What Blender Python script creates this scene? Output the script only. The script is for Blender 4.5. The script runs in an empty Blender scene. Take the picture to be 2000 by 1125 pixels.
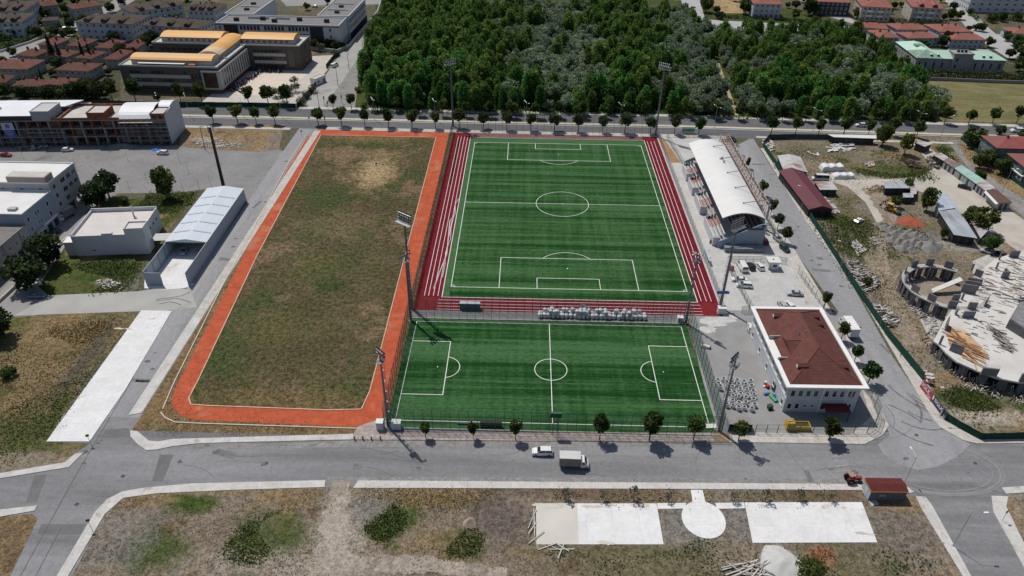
import bpy, bmesh, math, random
import numpy as np
from mathutils import Vector, Matrix
D = bpy.data
SC = bpy.context.scene
COL = SC.collection
random.seed(7)
R = math.radians

# ------------------------------------------------------------------ camera
CAM = (-13.7795, -223.7165, 116.7720)
YAW, PITCH, ROLL, FOC = -0.0153546, 0.598951, 0.0121089, 1399.60
_f = Vector((math.sin(YAW)*math.cos(PITCH), math.cos(YAW)*math.cos(PITCH), -math.sin(PITCH)))
_r = Vector((math.cos(YAW), -math.sin(YAW), 0)); _u = _r.cross(_f)
_r, _u = _r*math.cos(ROLL)+_u*math.sin(ROLL), -_r*math.sin(ROLL)+_u*math.cos(ROLL)
cd = D.cameras.new('camera'); cam = D.objects.new('camera', cd); COL.objects.link(cam)
cam.matrix_world = Matrix(((_r.x, _u.x, -_f.x, CAM[0]), (_r.y, _u.y, -_f.y, CAM[1]), (_r.z, _u.z, -_f.z, CAM[2]), (0, 0, 0, 1)))
cd.sensor_width = 36; cd.lens = 36*FOC/2000; cd.clip_start = 1; cd.clip_end = 5000
SC.camera = cam

# ------------------------------------------------------------------ sky, sun, exposure
SUN_EL, SUN_AZ = R(61), math.atan2(-0.64, 0.77)      # azimuth clockwise from +Y
w = D.worlds.new('World'); SC.world = w; w.use_nodes = True
nt = w.node_tree; sky = nt.nodes.new('ShaderNodeTexSky'); sky.sky_type = 'NISHITA'; sky.sun_disc = False
sky.sun_elevation = SUN_EL; sky.sun_rotation = SUN_AZ; sky.dust_density = 1.5
bg = nt.nodes['Background']; bg.inputs[1].default_value = 0.075
nt.links.new(sky.outputs[0], bg.inputs[0])
sl = D.lights.new('sun', 'SUN'); sl.energy = 3.6; sl.angle = R(0.5); sl.color = (1.0, 0.95, 0.87)
sun = D.objects.new('sun', sl); COL.objects.link(sun)
sdir = Vector((math.sin(SUN_AZ)*math.cos(SUN_EL), math.cos(SUN_AZ)*math.cos(SUN_EL), math.sin(SUN_EL)))
sun.rotation_euler = sdir.to_track_quat('Z', 'Y').to_euler(); sun.location = (-60, 70, 200)
SC.view_settings.view_transform = 'Standard'; SC.view_settings.look = 'None'
SC.view_settings.exposure = 0.0; SC.view_settings.gamma = 1
SC.render.engine = 'CYCLES'
SC.cycles.max_bounces = 5; SC.cycles.diffuse_bounces = 2; SC.cycles.glossy_bounces = 2
SC.cycles.transparent_max_bounces = 24; SC.cycles.transmission_bounces = 2

# ------------------------------------------------------------------ helpers
def g(px, py, z=0.0):
    """surveyed position: where the ground (or the level z) lies at that spot of the site plan"""
    d = _f + _r*((px-1000)/FOC) + _u*((562.5-py)/FOC)
    t = (z-CAM[2])/d.z
    return Vector((CAM[0]+d.x*t, CAM[1]+d.y*t, z))
def G(*pts, z=0.0): return [g(a, b, z) for a, b in pts]

def tag(o, label=None, cat=None, group=None, kind=None):
    if label: o['label'] = label
    if cat: o['category'] = cat
    if group: o['group'] = group
    if kind: o['kind'] = kind
    return o
def thing(name, label, cat, loc=(0, 0, 0), rz=0.0, group=None):
    o = D.objects.new(name, None); COL.objects.link(o)
    o.location = loc; o.rotation_euler = (0, 0, rz); o.empty_display_size = .3
    return tag(o, label, cat, group)
def copy_tree(o, parent=None):
    c = o.copy(); COL.objects.link(c)
    if parent: c.parent = parent
    for ch in list(o.children): copy_tree(ch, c)
    return c
def place(proto, used, loc, rz=0.0, label=None, group=None, s=None):
    """first call moves the thing itself, later calls copy it with its parts"""
    o = proto if not used else copy_tree(proto)
    used.append(1)
    o.location = loc; o.rotation_euler = (0, 0, rz)
    if s: o.scale = s if isinstance(s, tuple) else (s, s, s)
    if label: o['label'] = label
    if group: o['group'] = group
    return o
def linkcopy(o, parent, loc, rz=0.0):
    c = o.copy(); COL.objects.link(c); c.parent = parent; c.location = loc; c.rotation_euler = (0, 0, rz); return c

class MB:
    def __init__(s): s.v = []; s.f = []; s.m = []; s.mi = 0
    def add(s, vs, fs):
        b = len(s.v); s.v += [tuple(x) for x in vs]
        for f in fs: s.f.append(tuple(i+b for i in f)); s.m.append(s.mi)
        return s
    def box(s, x0, x1, y0, y1, z0, z1):
        return s.add([(x0,y0,z0),(x1,y0,z0),(x1,y1,z0),(x0,y1,z0),(x0,y0,z1),(x1,y0,z1),(x1,y1,z1),(x0,y1,z1)],
                     [(0,3,2,1),(4,5,6,7),(0,1,5,4),(1,2,6,5),(2,3,7,6),(3,0,4,7)])
    def cbox(s, c, size, rz=0.0, tilt=None):
        hx, hy, hz = size[0]/2, size[1]/2, size[2]/2
        m = Matrix.Rotation(rz, 3, 'Z')
        if tilt: m = m @ Matrix.Rotation(tilt[0], 3, 'X') @ Matrix.Rotation(tilt[1], 3, 'Y')
        vs = [Vector(c)+m@Vector((sx*hx, sy*hy, sz*hz)) for sz in (-1,1) for sx, sy in ((-1,-1),(1,-1),(1,1),(-1,1))]
        return s.add(vs, [(0,3,2,1),(4,5,6,7),(0,1,5,4),(1,2,6,5),(2,3,7,6),(3,0,4,7)])
    def sheet(s, poly, z=None):
        vs = [(p[0], p[1], p[2] if z is None else z) for p in poly]
        a = sum(vs[i][0]*vs[(i+1) % len(vs)][1]-vs[(i+1) % len(vs)][0]*vs[i][1] for i in range(len(vs)))
        if a < 0: vs.reverse()
        return s.add(vs, [tuple(range(len(vs)))])
    def prism(s, poly, z0, z1):
        p = [(q[0], q[1]) for q in poly]; n = len(p)
        a = sum(p[i][0]*p[(i+1) % n][1]-p[(i+1) % n][0]*p[i][1] for i in range(n))
        if a < 0: p.reverse()
        vs = [(x, y, z0) for x, y in p]+[(x, y, z1) for x, y in p]
        return s.add(vs, [tuple(range(n-1, -1, -1)), tuple(range(n, 2*n))]+[(i, (i+1) % n, n+(i+1) % n, n+i) for i in range(n)])
    def tube(s, a, b, r, r2=None, n=6, cap=True):
        a, b = Vector(a), Vector(b); d = (b-a)
        if d.length < 1e-6: return s
        d.normalize(); t = Vector((0,0,1)) if abs(d.z) < .9 else Vector((1,0,0))
        u = d.cross(t).normalized(); w_ = d.cross(u); r2 = r if r2 is None else r2
        vs = [a+(u*math.cos(k*2*math.pi/n)+w_*math.sin(k*2*math.pi/n))*r for k in range(n)]
        vs += [b+(u*math.cos(k*2*math.pi/n)+w_*math.sin(k*2*math.pi/n))*r2 for k in range(n)]
        fs = [(k, n+k, n+(k+1) % n, (k+1) % n) for k in range(n)]
        if cap: fs += [tuple(range(n)), tuple(range(2*n-1, n-1, -1))]
        return s.add(vs, fs)
    def path(s, pts, r, n=5):
        for a, b in zip(pts, pts[1:]): s.tube(a, b, r, n=n)
        return s
    def lathe(s, prof, n=12, c=(0,0,0)):
        vs = [(c[0]+r*math.cos(k*2*math.pi/n), c[1]+r*math.sin(k*2*math.pi/n), c[2]+z) for r, z in prof for k in range(n)]
        fs = [(j*n+k, j*n+(k+1) % n, (j+1)*n+(k+1) % n, (j+1)*n+k) for j in range(len(prof)-1) for k in range(n)]
        fs += [tuple(range(n-1, -1, -1)), tuple(range((len(prof)-1)*n, len(prof)*n))]
        return s.add(vs, fs)
    def strip(s, pts, wd, z):
        """flat ribbon along a polyline"""
        P = [Vector((p[0], p[1], 0)) for p in pts]; L = []; Rr = []
        for i in range(len(P)):
            d = (P[min(i+1, len(P)-1)]-P[max(i-1, 0)]).normalized(); nrm = Vector((-d.y, d.x, 0))*wd/2
            L.append(P[i]+nrm); Rr.append(P[i]-nrm)
        vs = [(q.x, q.y, z) for q in L+Rr]; n = len(P)
        return s.add(vs, [(n+i, n+i+1, i+1, i) for i in range(n-1)])
    def wall(s, pts, h, t, z0=0.0):
        for a, b in zip(pts, pts[1:]):
            d = Vector((b[0]-a[0], b[1]-a[1], 0)); L = d.length
            s.cbox(((a[0]+b[0])/2, (a[1]+b[1])/2, z0+h/2), (L, t, h), math.atan2(d.y, d.x))
        return s
    def grid(s, x0, x1, y0, y1, nx, ny, fn):
        vs = [(x0+(x1-x0)*i/nx, y0+(y1-y0)*j/ny) for j in range(ny+1) for i in range(nx+1)]
        return s.add([(x, y, fn(x, y)) for x, y in vs], [(j*(nx+1)+i, j*(nx+1)+i+1, (j+1)*(nx+1)+i+1, (j+1)*(nx+1)+i) for j in range(ny) for i in range(nx)])
    def build(s, name, mats, parent=None, smooth=False, loc=None, bevel=0):
        me = D.meshes.new(name); me.from_pydata(s.v, [], s.f)
        for m in (mats if isinstance(mats, (list, tuple)) else [mats]): me.materials.append(m)
        if len(me.materials) > 1: me.polygons.foreach_set('material_index', s.m)
        if smooth: me.polygons.foreach_set('use_smooth', [True]*len(me.polygons))
        me.update()
        o = D.objects.new(name, me); COL.objects.link(o)
        if parent: o.parent = parent
        if loc: o.location = loc
        if bevel:
            b = o.modifiers.new('bevel', 'BEVEL'); b.width = bevel; b.segments = 2; b.limit_method = 'ANGLE'
        return o
def frame(a, b):
    """base frame of a building: origin at ground spot a, x axis towards ground spot b -> loc, rz, length"""
    A, B = g(*a), g(*b); d = B-A
    return A, math.atan2(d.y, d.x), d.length

# ------------------------------------------------------------------ materials
MATS = {}
def _nodes(name, rough, metal=0.0, spec=0.3):
    m = D.materials.new(name); m.use_nodes = True; n = m.node_tree; b = n.nodes['Principled BSDF']
    b.inputs['Roughness'].default_value = rough; b.inputs['Metallic'].default_value = metal
    b.inputs['Specular IOR Level'].default_value = spec if rough < .7 else min(spec, .06)
    return m, n, b
def _noise(n, co, scale, detail=4, rough=.55, stretch=None, off=0.0):
    if stretch or off:
        mp = n.nodes.new('ShaderNodeMapping'); mp.inputs['Scale'].default_value = stretch or (1, 1, 1)
        mp.inputs['Location'].default_value = (off, off*1.7, off*.3); n.links.new(co, mp.inputs[0]); co = mp.outputs[0]
    t = n.nodes.new('ShaderNodeTexNoise'); t.inputs['Scale'].default_value = scale
    t.inputs['Detail'].default_value = detail; t.inputs['Roughness'].default_value = rough
    n.links.new(co, t.inputs['Vector']); return t.outputs[0]
def _math(n, op, a, b=None, clamp=False):
    t = n.nodes.new('ShaderNodeMath'); t.operation = op; t.use_clamp = clamp
    for i, x in enumerate((a, b)):
        if x is None: continue
        if isinstance(x, (int, float)): t.inputs[i].default_value = x
        else: n.links.new(x, t.inputs[i])
    return t.outputs[0]
def _map(n, x, a, b, c=0.0, d=1.0):
    t = n.nodes.new('ShaderNodeMapRange'); t.interpolation_type = 'SMOOTHSTEP'
    for i, v in ((1, a), (2, b), (3, c), (4, d)): t.inputs[i].default_value = v
    n.links.new(x, t.inputs[0]); return t.outputs[0]
def _mix(n, fac, a, b, mode='MIX'):
    t = n.nodes.new('ShaderNodeMix'); t.data_type = 'RGBA'; t.blend_type = mode
    for i, x in ((0, fac), (6, a), (7, b)):
        if isinstance(x, (int, float)): t.inputs[i].default_value = x
        elif isinstance(x, (tuple, list)): t.inputs[i].default_value = (*x[:3], 1)
        else: n.links.new(x, t.inputs[i])
    return t.outputs[2]
def _co(n): return n.nodes.new('ShaderNodeTexCoord').outputs['Object']
def M(name, col, rough=.8, var=.15, scale=1.0, metal=0.0, bump=0.0, rnd=0.0, spec=.3, stretch=None, dirt=None, joints=None, grain=0.0, courses=None):
    """surface with two octaves of tonal variation; rnd tints copies differently; dirt=(colour, scale, threshold)"""
    if name in MATS: return MATS[name]
    m, n, b = _nodes(name, rough, metal, spec); co = _co(n)
    f = _noise(n, co, scale, 5, .6, stretch)
    lo = tuple(c*(1-var) for c in col); hi = tuple(min(1, c*(1+var)) for c in col)
    c = _mix(n, _map(n, f, .28, .72), lo, hi)
    if dirt:
        d = _noise(n, co, dirt[1], 5, .65, stretch, 3.1)
        c = _mix(n, _map(n, d, dirt[2], dirt[2]+.16), c, dirt[0])
    if grain:       # fine speckle of aggregate, dust and wear
        f2 = _math(n, 'ADD', _math(n, 'MULTIPLY', _noise(n, co, 1.1, 5, .8, None, 7.7), .6), _math(n, 'MULTIPLY', _noise(n, co, 3.2, 3, .8, None, 2.2), .4))
        c = _mix(n, 1.0, c, _mix(n, _map(n, f2, .40, .60), (1-grain,)*3, (1+grain,)*3), 'MULTIPLY')
    if joints:      # slab joints: (colour factor, slab length, slab width, joint width)
        br = n.nodes.new('ShaderNodeTexBrick'); br.offset = 0; n.links.new(co, br.inputs['Vector']); br.inputs['Scale'].default_value = 1
        br.inputs['Brick Width'].default_value = joints[1]; br.inputs['Row Height'].default_value = joints[2]; br.inputs['Mortar Size'].default_value = joints[3]; br.inputs['Mortar Smooth'].default_value = .3
        br.inputs['Color1'].default_value = (1,1,1,1); br.inputs['Color2'].default_value = (.955,.955,.95,1); br.inputs['Mortar'].default_value = (*(joints[0],)*3, 1)
        c = _mix(n, 1.0, c, br.outputs['Color'], 'MULTIPLY')
    if courses:     # tile courses: bands along the slope height
        sx = n.nodes.new('ShaderNodeSeparateXYZ'); n.links.new(co, sx.inputs[0]); fr = _math(n, 'FRACT', _math(n, 'MULTIPLY', sx.outputs['Z'], 1/courses))
        c = _mix(n, 1.0, c, _mix(n, _map(n, fr, .0, .55), (.62,)*3, (1.15,)*3), 'MULTIPLY')
    if rnd:
        oi = n.nodes.new('ShaderNodeObjectInfo'); v = _map(n, oi.outputs['Random'], 0, 1, 1-rnd, 1+rnd)
        h = n.nodes.new('ShaderNodeHueSaturation'); n.links.new(v, h.inputs['Value']); n.links.new(c, h.inputs['Color'])
        n.links.new(_map(n, oi.outputs['Random'], 1, 0, .5-rnd*.06, .5+rnd*.06), h.inputs['Hue']); c = h.outputs[0]
    n.links.new(c, b.inputs['Base Color'])
    if bump:
        bp = n.nodes.new('ShaderNodeBump'); bp.inputs['Strength'].default_value = bump; bp.inputs['Distance'].default_value = .1
        n.links.new(_noise(n, co, scale*6, 3), bp.inputs['Height']); n.links.new(bp.outputs[0], b.inputs['Normal'])
    MATS[name] = m; return m
def LAND(name, base, layers=(), blobs=(), rough=.95, bump=.4, fine=.25):
    """soil and grass: base colour, noise layers (colour, scale, threshold, softness, seed[, stretch]) and
    worn or overgrown patches of the ground itself (x, y, rx, ry, colour, seed)"""
    m, n, b = _nodes(name, rough, spec=.15); co = _co(n)
    c = _mix(n, _map(n, _noise(n, co, .09, 6, .65), .3, .7), tuple(x*.82 for x in base), tuple(x*1.18 for x in base))
    for L in layers:
        f = _noise(n, co, L[1], 7, .68, L[5] if len(L) > 5 else None, L[4]); c = _mix(n, _map(n, f, L[2], L[2]+L[3]), c, L[0])
    if blobs:
        wob = _noise(n, co, .22, 6, .7)
        for x, y, rx, ry, cc, amt in blobs:
            mp = n.nodes.new('ShaderNodeMapping'); mp.vector_type = 'TEXTURE'
            mp.inputs['Location'].default_value = (x, y, 0); mp.inputs['Scale'].default_value = (rx, ry, 1e6)
            n.links.new(co, mp.inputs[0]); ln = n.nodes.new('ShaderNodeVectorMath'); ln.operation = 'LENGTH'
            n.links.new(mp.outputs[0], ln.inputs[0])
            f = _math(n, 'ADD', ln.outputs['Value'], _math(n, 'MULTIPLY', _math(n, 'SUBTRACT', wob, .5), 2.4))
            c = _mix(n, _map(n, f, 1.15, .35, 0, amt), c, cc)
    fn = _math(n, 'ADD', _math(n, 'MULTIPLY', _noise(n, co, .8, 6, .8), .5), _math(n, 'MULTIPLY', _noise(n, co, 2.6, 4, .85, None, 5.5), .5))
    c = _mix(n, 1.0, c, _mix(n, _map(n, fn, .40, .60), tuple((1-fine*2.1)*k for k in (1.02,1,.95)), tuple((1+fine*2.1)*k for k in (1,.985,1.0))), 'MULTIPLY')
    n.links.new(c, b.inputs['Base Color'])
    if bump:
        bp = n.nodes.new('ShaderNodeBump'); bp.inputs['Strength'].default_value = bump; bp.inputs['Distance'].default_value = .5
        n.links.new(_noise(n, co, .9, 6, .75), bp.inputs['Height']); n.links.new(bp.outputs[0], b.inputs['Normal'])
    MATS[name] = m; return m
def TURF(name, base, off):
    m, n, b = _nodes(name, .85, spec=.05); co = _co(n)
    wide = _noise(n, co, .16, 2, .5, (.03, 1.6, 1), off); mid = _noise(n, co, .75, 3, .7, (.025, 1.0, 1), off+4)
    col = _noise(n, co, .5, 3, .6, (1, .05, 1), off+9); f = _noise(n, co, .8, 6, .75)
    s = _math(n, 'ADD', _math(n, 'MULTIPLY', wide, .5), _math(n, 'MULTIPLY', mid, .5))
    s = _math(n, 'ADD', s, _math(n, 'MULTIPLY', _math(n, 'SUBTRACT', col, .5), .22))
    s = _math(n, 'ADD', s, _math(n, 'MULTIPLY', _math(n, 'SUBTRACT', f, .5), .25))
    c = _mix(n, _map(n, s, .36, .63), tuple(x*y for x, y in zip(base, (.40, .58, .40))), tuple(x*y for x, y in zip(base, (2.6, 1.62, 2.4))))
    g2 = _noise(n, co, 1.5, 4, .8, (.5, 1.6, 1), off+2); c = _mix(n, 1.0, c, _mix(n, _map(n, g2, .38, .62), (.72,.76,.72), (1.28,1.24,1.28)), 'MULTIPLY')
    n.links.new(c, b.inputs['Base Color']); MATS[name] = m; return m
def MESHNET(name, col, amt, rough=.6):
    """wire netting whose wires are far finer than a pixel: only the share amt of the sheet is wire"""
    m, n, b = _nodes(name, rough); b.inputs['Base Color'].default_value = (*col, 1)
    b.inputs['Alpha'].default_value = amt; MATS[name] = m; return m
def LEAF(name, col, col2, trans=.25, rnd=.2):
    m, n, b = _nodes(name, .65, spec=.12); co = _co(n)
    at = n.nodes.new('ShaderNodeAttribute'); at.attribute_name = 'tone'
    f = _math(n, 'ADD', _math(n, 'MULTIPLY', at.outputs['Fac'], .7), _math(n, 'MULTIPLY', _noise(n, co, .45, 3), .5))
    c = _mix(n, _map(n, f, .3, .95), col, col2)
    oi = n.nodes.new('ShaderNodeObjectInfo'); h = n.nodes.new('ShaderNodeHueSaturation')
    n.links.new(_map(n, oi.outputs['Random'], 0, 1, 1-rnd, 1+rnd), h.inputs['Value'])
    rr = _math(n, 'FRACT', _math(n, 'MULTIPLY', oi.outputs['Random'], 7.31))
    n.links.new(_map(n, rr, 0, 1, .5-.022*rnd/.2, .5+.018*rnd/.2), h.inputs['Hue']); n.links.new(c, h.inputs['Color'])
    n.links.new(h.outputs[0], b.inputs['Base Color'])
    tr = n.nodes.new('ShaderNodeBsdfTranslucent'); n.links.new(h.outputs[0], tr.inputs[0])
    mx = n.nodes.new('ShaderNodeMixShader'); mx.inputs[0].default_value = trans
    n.links.new(b.outputs[0], mx.inputs[1]); n.links.new(tr.outputs[0], mx.inputs[2])
    n.links.new(mx.outputs[0], n.nodes['Material Output'].inputs[0]); MATS[name] = m; return m

def quads(P, S, rng, up=.0, tall=1.0, tone=None):
    """numpy leaf clumps: one kinked quad of size S at each point P, random facing -> verts, faces, tone"""
    n = len(P); a = rng.normal(size=(n, 3)); a[:, 2] += up; a /= np.linalg.norm(a, axis=1)[:, None]
    t = rng.normal(size=(n, 3)); t[:, 2] += 0 if tall == 1 else 1.5; t -= a*(a*t).sum(1)[:, None]; t /= np.linalg.norm(t, axis=1)[:, None]
    s = np.cross(a, t); S = np.asarray(S).reshape(-1, 1)*np.ones((n, 1))
    t = t*S*tall*.5; s = s*S*.5; k = a*S*.18
    j = lambda: 1+rng.uniform(-.35, .35, (n, 1))
    V = np.stack([P-t*j()-s*.5*j(), P-t*.2+s*j()-k, P+t*j()+s*.4*j(), P+t*.2-s*j()-k], 1).reshape(-1, 3)
    F = np.arange(4*n).reshape(n, 4)
    tn = rng.uniform(0, 1, n) if tone is None else np.clip(tone+rng.normal(0, .15, n), 0, 1)
    return V, F, tn
def np_mesh(name, V, F, tone, mat):
    me = D.meshes.new(name); me.vertices.add(len(V)); me.vertices.foreach_set('co', V.astype(np.float32).ravel())
    nf = len(F); me.loops.add(nf*4); me.loops.foreach_set('vertex_index', F.astype(np.int32).ravel())
    me.polygons.add(nf); me.polygons.foreach_set('loop_start', np.arange(nf, dtype=np.int32)*4)
    me.update(calc_edges=True)
    at = me.attributes.new('tone', 'FLOAT', 'FACE'); at.data.foreach_set('value', tone.astype(np.float32))
    me.materials.append(mat); return me
def inpoly(P, poly):
    x, y = P[:, 0], P[:, 1]; r = np.zeros(len(P), bool); n = len(poly)
    for i in range(n):
        x1, y1 = poly[i][0], poly[i][1]; x2, y2 = poly[(i+1) % n][0], poly[(i+1) % n][1]
        c = ((y1 > y) != (y2 > y)); r ^= c & (x < (x2-x1)*(y-y1)/((y2-y1) or 1e-9)+x1)
    return r
def scatter(poly, n, rng):
    A = np.array([(p[0], p[1]) for p in poly]); lo, hi = A.min(0), A.max(0); out = np.zeros((0, 2))
    for _ in range(60):
        if len(out) >= n: break
        q = rng.uniform(lo, hi, (n, 2)); out = np.concatenate([out, q[inpoly(q, A)]])
    return out[:n]
def weeds(name, label, poly, n, size, h, mat, seed=0, patch=.0):
    """ground cover: leaf clumps over a patch of ground, one object nobody could count"""
    rng = np.random.default_rng(seed); P = scatter(poly, n, rng)
    tone = None
    A2 = np.array([(p[0], p[1]) for p in poly]); cen = A2.mean(0); rad = np.linalg.norm(A2-cen, axis=1).mean()
    q = np.abs(rng.normal(0, .16, len(P)))*rad; dirn = rng.normal(size=(len(P), 2)); P = P+dirn/np.linalg.norm(dirn, axis=1)[:, None]*np.minimum(q, 2.5)[:, None]   # ragged edge
    if patch:
        ph = rng.uniform(0, 6.3, 8); k = rng.normal(0, .5/patch, (8, 2))
        fld = np.cos(P@k.T+ph).sum(1)/2.8; P = P[fld > -.15]
        fld = fld[fld > -.15]; hh = h*np.clip(.35+.5*fld, .2, 1.3)
    else: hh = np.full(len(P), h)
    P3 = np.column_stack([P, rng.uniform(.05, 1, len(P))*hh])
    V, F, t = quads(P3, rng.uniform(.5, 1.2, len(P))*size, rng, up=.9)
    o = D.objects.new(name, np_mesh(name, V, F, t, mat)); COL.objects.link(o)
    return tag(o, label, 'plants', None, 'stuff')
def struct(name, mb, mat, label=None, smooth=False):
    return tag(mb.build(name, mat, smooth=smooth), label, None, None, 'structure')
def ordinal(i): return ['first','second','third','fourth','fifth','sixth','seventh','eighth','ninth','tenth','eleventh','twelfth','thirteenth','fourteenth','fifteenth','sixteenth','seventeenth','eighteenth','nineteenth','twentieth','twenty-first','twenty-second','twenty-third','twenty-fourth','twenty-fifth','twenty-sixth','twenty-seventh','twenty-eighth','twenty-ninth','thirtieth'][i] if i < 30 else 'number %d' % (i+1)
# ================================================================== GROUND, ROADS, PITCHES
def B(px, py, rx, ry, col, amt=1.0):
    q = g(px, py); return (q.x, q.y, rx, ry, col, amt)
def sheet(name, polys, z, mat, label=None):
    mb = MB()
    for p in polys: mb.sheet(p, z)
    return struct(name, mb, mat, label)
def px(*pts): return [(q.x, q.y) for q in G(*pts)]

STRAW, DIRT, OLIVE, WEED, GREY, PALE, BROWN = (.20,.148,.080), (.185,.155,.12), (.105,.10,.05), (.05,.075,.02), (.16,.155,.145), (.34,.31,.265), (.12,.085,.055)
m_ground = LAND('ground_soil', (.10,.095,.07), [(OLIVE, .03, .5, .12, 1.), (STRAW, .05, .56, .1, 8.), (WEED, .07, .6, .08, 15.)])
sheet('ground', [[(-900,-400),(900,-400),(900,1300),(-900,1300)]], 0, m_ground)

ASPH = M('asphalt', (.205,.207,.216), .9, .2, .09, dirt=((.150,.151,.157), .055, .50), stretch=(.18,1.9,1), grain=.11)
ASPH_NS = M('asphalt_street', (.255,.258,.27), .9, .12, .09, dirt=((.31,.305,.30), .05, .54), stretch=(1.8,.16,1), grain=.10)
ASPH_OLD = M('asphalt_worn', (.225,.22,.213), .92, .16, .25, dirt=((.155,.15,.147), .12, .54), bump=.2, grain=.2)
ASPH_LOT = M('asphalt_lot', (.222,.219,.218), .92, .1, .1, dirt=((.15,.146,.142), .07, .58), grain=.12)
ASPH_DK = M('asphalt_patch', (.145,.147,.152), .9, .1, .5)
AVE = M('asphalt_avenue', (.125,.127,.133), .9, .14, .1, stretch=(.2,1.5,1), grain=.1)
CONC = M('concrete_white', (.655,.655,.66), .85, .06, .2, dirt=((.50,.475,.43), .22, .585), grain=.06, joints=(.80,5.2,4.6,.035))
CONC_P = M('concrete_pavement', (.46,.44,.41), .9, .09, .4, dirt=((.32,.29,.25), .22, .57), grain=.12, joints=(.72,2.2,2.2,.05))
CONC_W = M('concrete_kerb', (.50,.49,.475), .88, .09, .3, dirt=((.36,.325,.28), .28, .575), grain=.08, joints=(.70,3.0,7.0,.04))
CONC_Y = M('concrete_yard', (.455,.45,.44), .9, .09, .15, dirt=((.34,.33,.31), .1, .57), grain=.07, joints=(.80,6,6,.05))
PAVER = M('paver_pink', (.35,.30,.28), .9, .14, .9, dirt=((.25,.235,.225), .2, .53), grain=.2, joints=(.75,1.2,1.2,.06))
PAINT = M('paint_white', (.72,.72,.70), .7, .08, .4)
PAINT_W = M('paint_worn', (.255,.255,.255), .85, .22, 1.2)
YEL = M('paint_yellow', (.55,.46,.08), .8, .15, .5)

# roads
sheet('road', [[(-260,-155),(220,-155),(220,-107),(-260,-107)]], .02, ASPH, 'asphalt road in front of the small football pitch')
sheet('street', [[(-109.6,-108),(-99,-108),(-99,72),(-109.6,72)]], .03, ASPH_NS, 'grey street west of the red clay track')
sheet('street', [px((1433,287),(1470,268),(1487,296),(1573,430),(1651,533),(1745,700),(1835,830),(1895,868),(1868,893),(1830,912),(1790,918),(1752,906),(1725,886),(1715,868),(1738,850),(1710,780),(1644,618),(1537,469),(1487,373))], .03, ASPH_NS, 'grey street between grandstand and building yard')
def poly_off(line, a, b):
    """quad strip on the far side offsets a..b of a polyline"""
    up = [(x, y+b) for x, y in line]; dn = [(x, y+a) for x, y in line]
    return [dn[i:i+2]+up[i:i+2][::-1] for i in range(len(line)-1)]
MED = [(-500,80),(-158,76.4),(-37,75.0),(50,74.3),(165,70.4),(260,67.6),(500,60)]
sheet('avenue', poly_off(MED, -11.4, 12.2), .035, AVE, 'two-way avenue along the wood')
mb = MB()
for q in poly_off(MED, -.7, .7): mb.prism(q, 0, .2)
struct('median', mb, CONC_W)
mb = MB()
for q in poly_off(MED, .15, .62): mb.sheet(q, .215)
struct('median_line', mb, YEL)
mb = MB()
for q in poly_off(MED, -1.6, -1.3)+poly_off(MED, 1.2, 1.45): mb.sheet(q, .05)
struct('road_marking', mb, PAINT)
mb = MB()
for q in poly_off(MED, 11.2, 14.2): mb.prism(q, 0, .17)
for q in poly_off([(-500,80),(-158,76.4),(-113,75.9)], -13.6, -11.2)+poly_off([(-98,75.7),(-37,75.0),(50,74.3),(71,73.6)], -12.5, -9.4)+poly_off([(84,73.1),(165,70.4)], -10.5, -8.4): mb.prism(q, 0, .17)
struct('pavement', mb, CONC_P)
# the lots left and right of the roads
m_south = LAND('south_lot', (.175,.145,.112), [(STRAW, .06, .55, .12, 2.), (BROWN, .1, .56, .1, 5.), (WEED, .13, .61, .07, 9.)],
  [B(665,1040,6.5,26,PALE,.55), B(667,960,4,5,GREY,.9), B(800,965,19,4.5,STRAW,.9), B(560,970,8,3,STRAW,.7), B(300,975,12,3,STRAW,.8), B(375,985,6,3.5,WEED,1), B(300,1075,8,6.5,WEED,.9), B(525,1050,9,7,WEED,.85),
   B(240,1050,8,9,GREY,.6), B(770,1020,6.5,5.5,WEED,1), B(905,1060,5.5,5,WEED,.9), B(725,990,6,6,GREY,.8), B(970,1010,8,8,(.115,.095,.085),.9), B(850,1060,10,5,STRAW,.5), B(1200,1075,22,2.5,OLIVE,.7), B(1250,1110,20,5,OLIVE,.7),
   B(1740,1030,9,12,(.15,.135,.115),.8), B(1765,985,7,3,STRAW,.8), B(1640,1100,14,7,OLIVE,.6), B(1340,1020,9,6,GREY,.9), B(1440,1020,4,6,GREY,.9), B(560,1110,22,5,PALE,.4), B(1180,965,20,2.5,BROWN,.8), B(1600,968,16,2.5,BROWN,.8), B(1605,1085,3.4,2.6,(.26,.12,.07),.7), B(1525,1105,4.5,4.5,(.40,.39,.37),.8), B(450,960,26,1.2,STRAW,.7)])
sheet('soil', [px((90,1220),(205,1005),(241,972),(308,963),(445,957),(635,951),(690,952),(1690,957),(1786,969),(1880,1125),(1940,1230))], .04, m_south, 'dry soil and weeds below the road')
m_west = LAND('west_lot', (.155,.12,.065), [(WEED, .05, .5, .12, 3.), (STRAW, .045, .55, .08, 6., (1, .5, 1)), (OLIVE, .12, .5, .12, 7.)],
  [B(105,650,11,8,STRAW,.9), B(60,720,16,5,STRAW,.8), B(190,640,8,5,STRAW,.7), B(170,700,3,16,(.09,.085,.07),.9), B(60,850,14,10,(.06,.08,.025),.8), B(140,800,8,8,WEED,.7), B(40,905,14,4,(.20,.17,.13),.9), B(40,780,5,6,STRAW,.8)])
sheet('soil', [px((-160,640),(40,618),(246,607),(272,612),(162,745),(91,863),(175,866),(148,885),(127,903),(0,924),(-250,980))], .04, m_west, 'dry yellow and green grass left of the white concrete strip')
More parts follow.
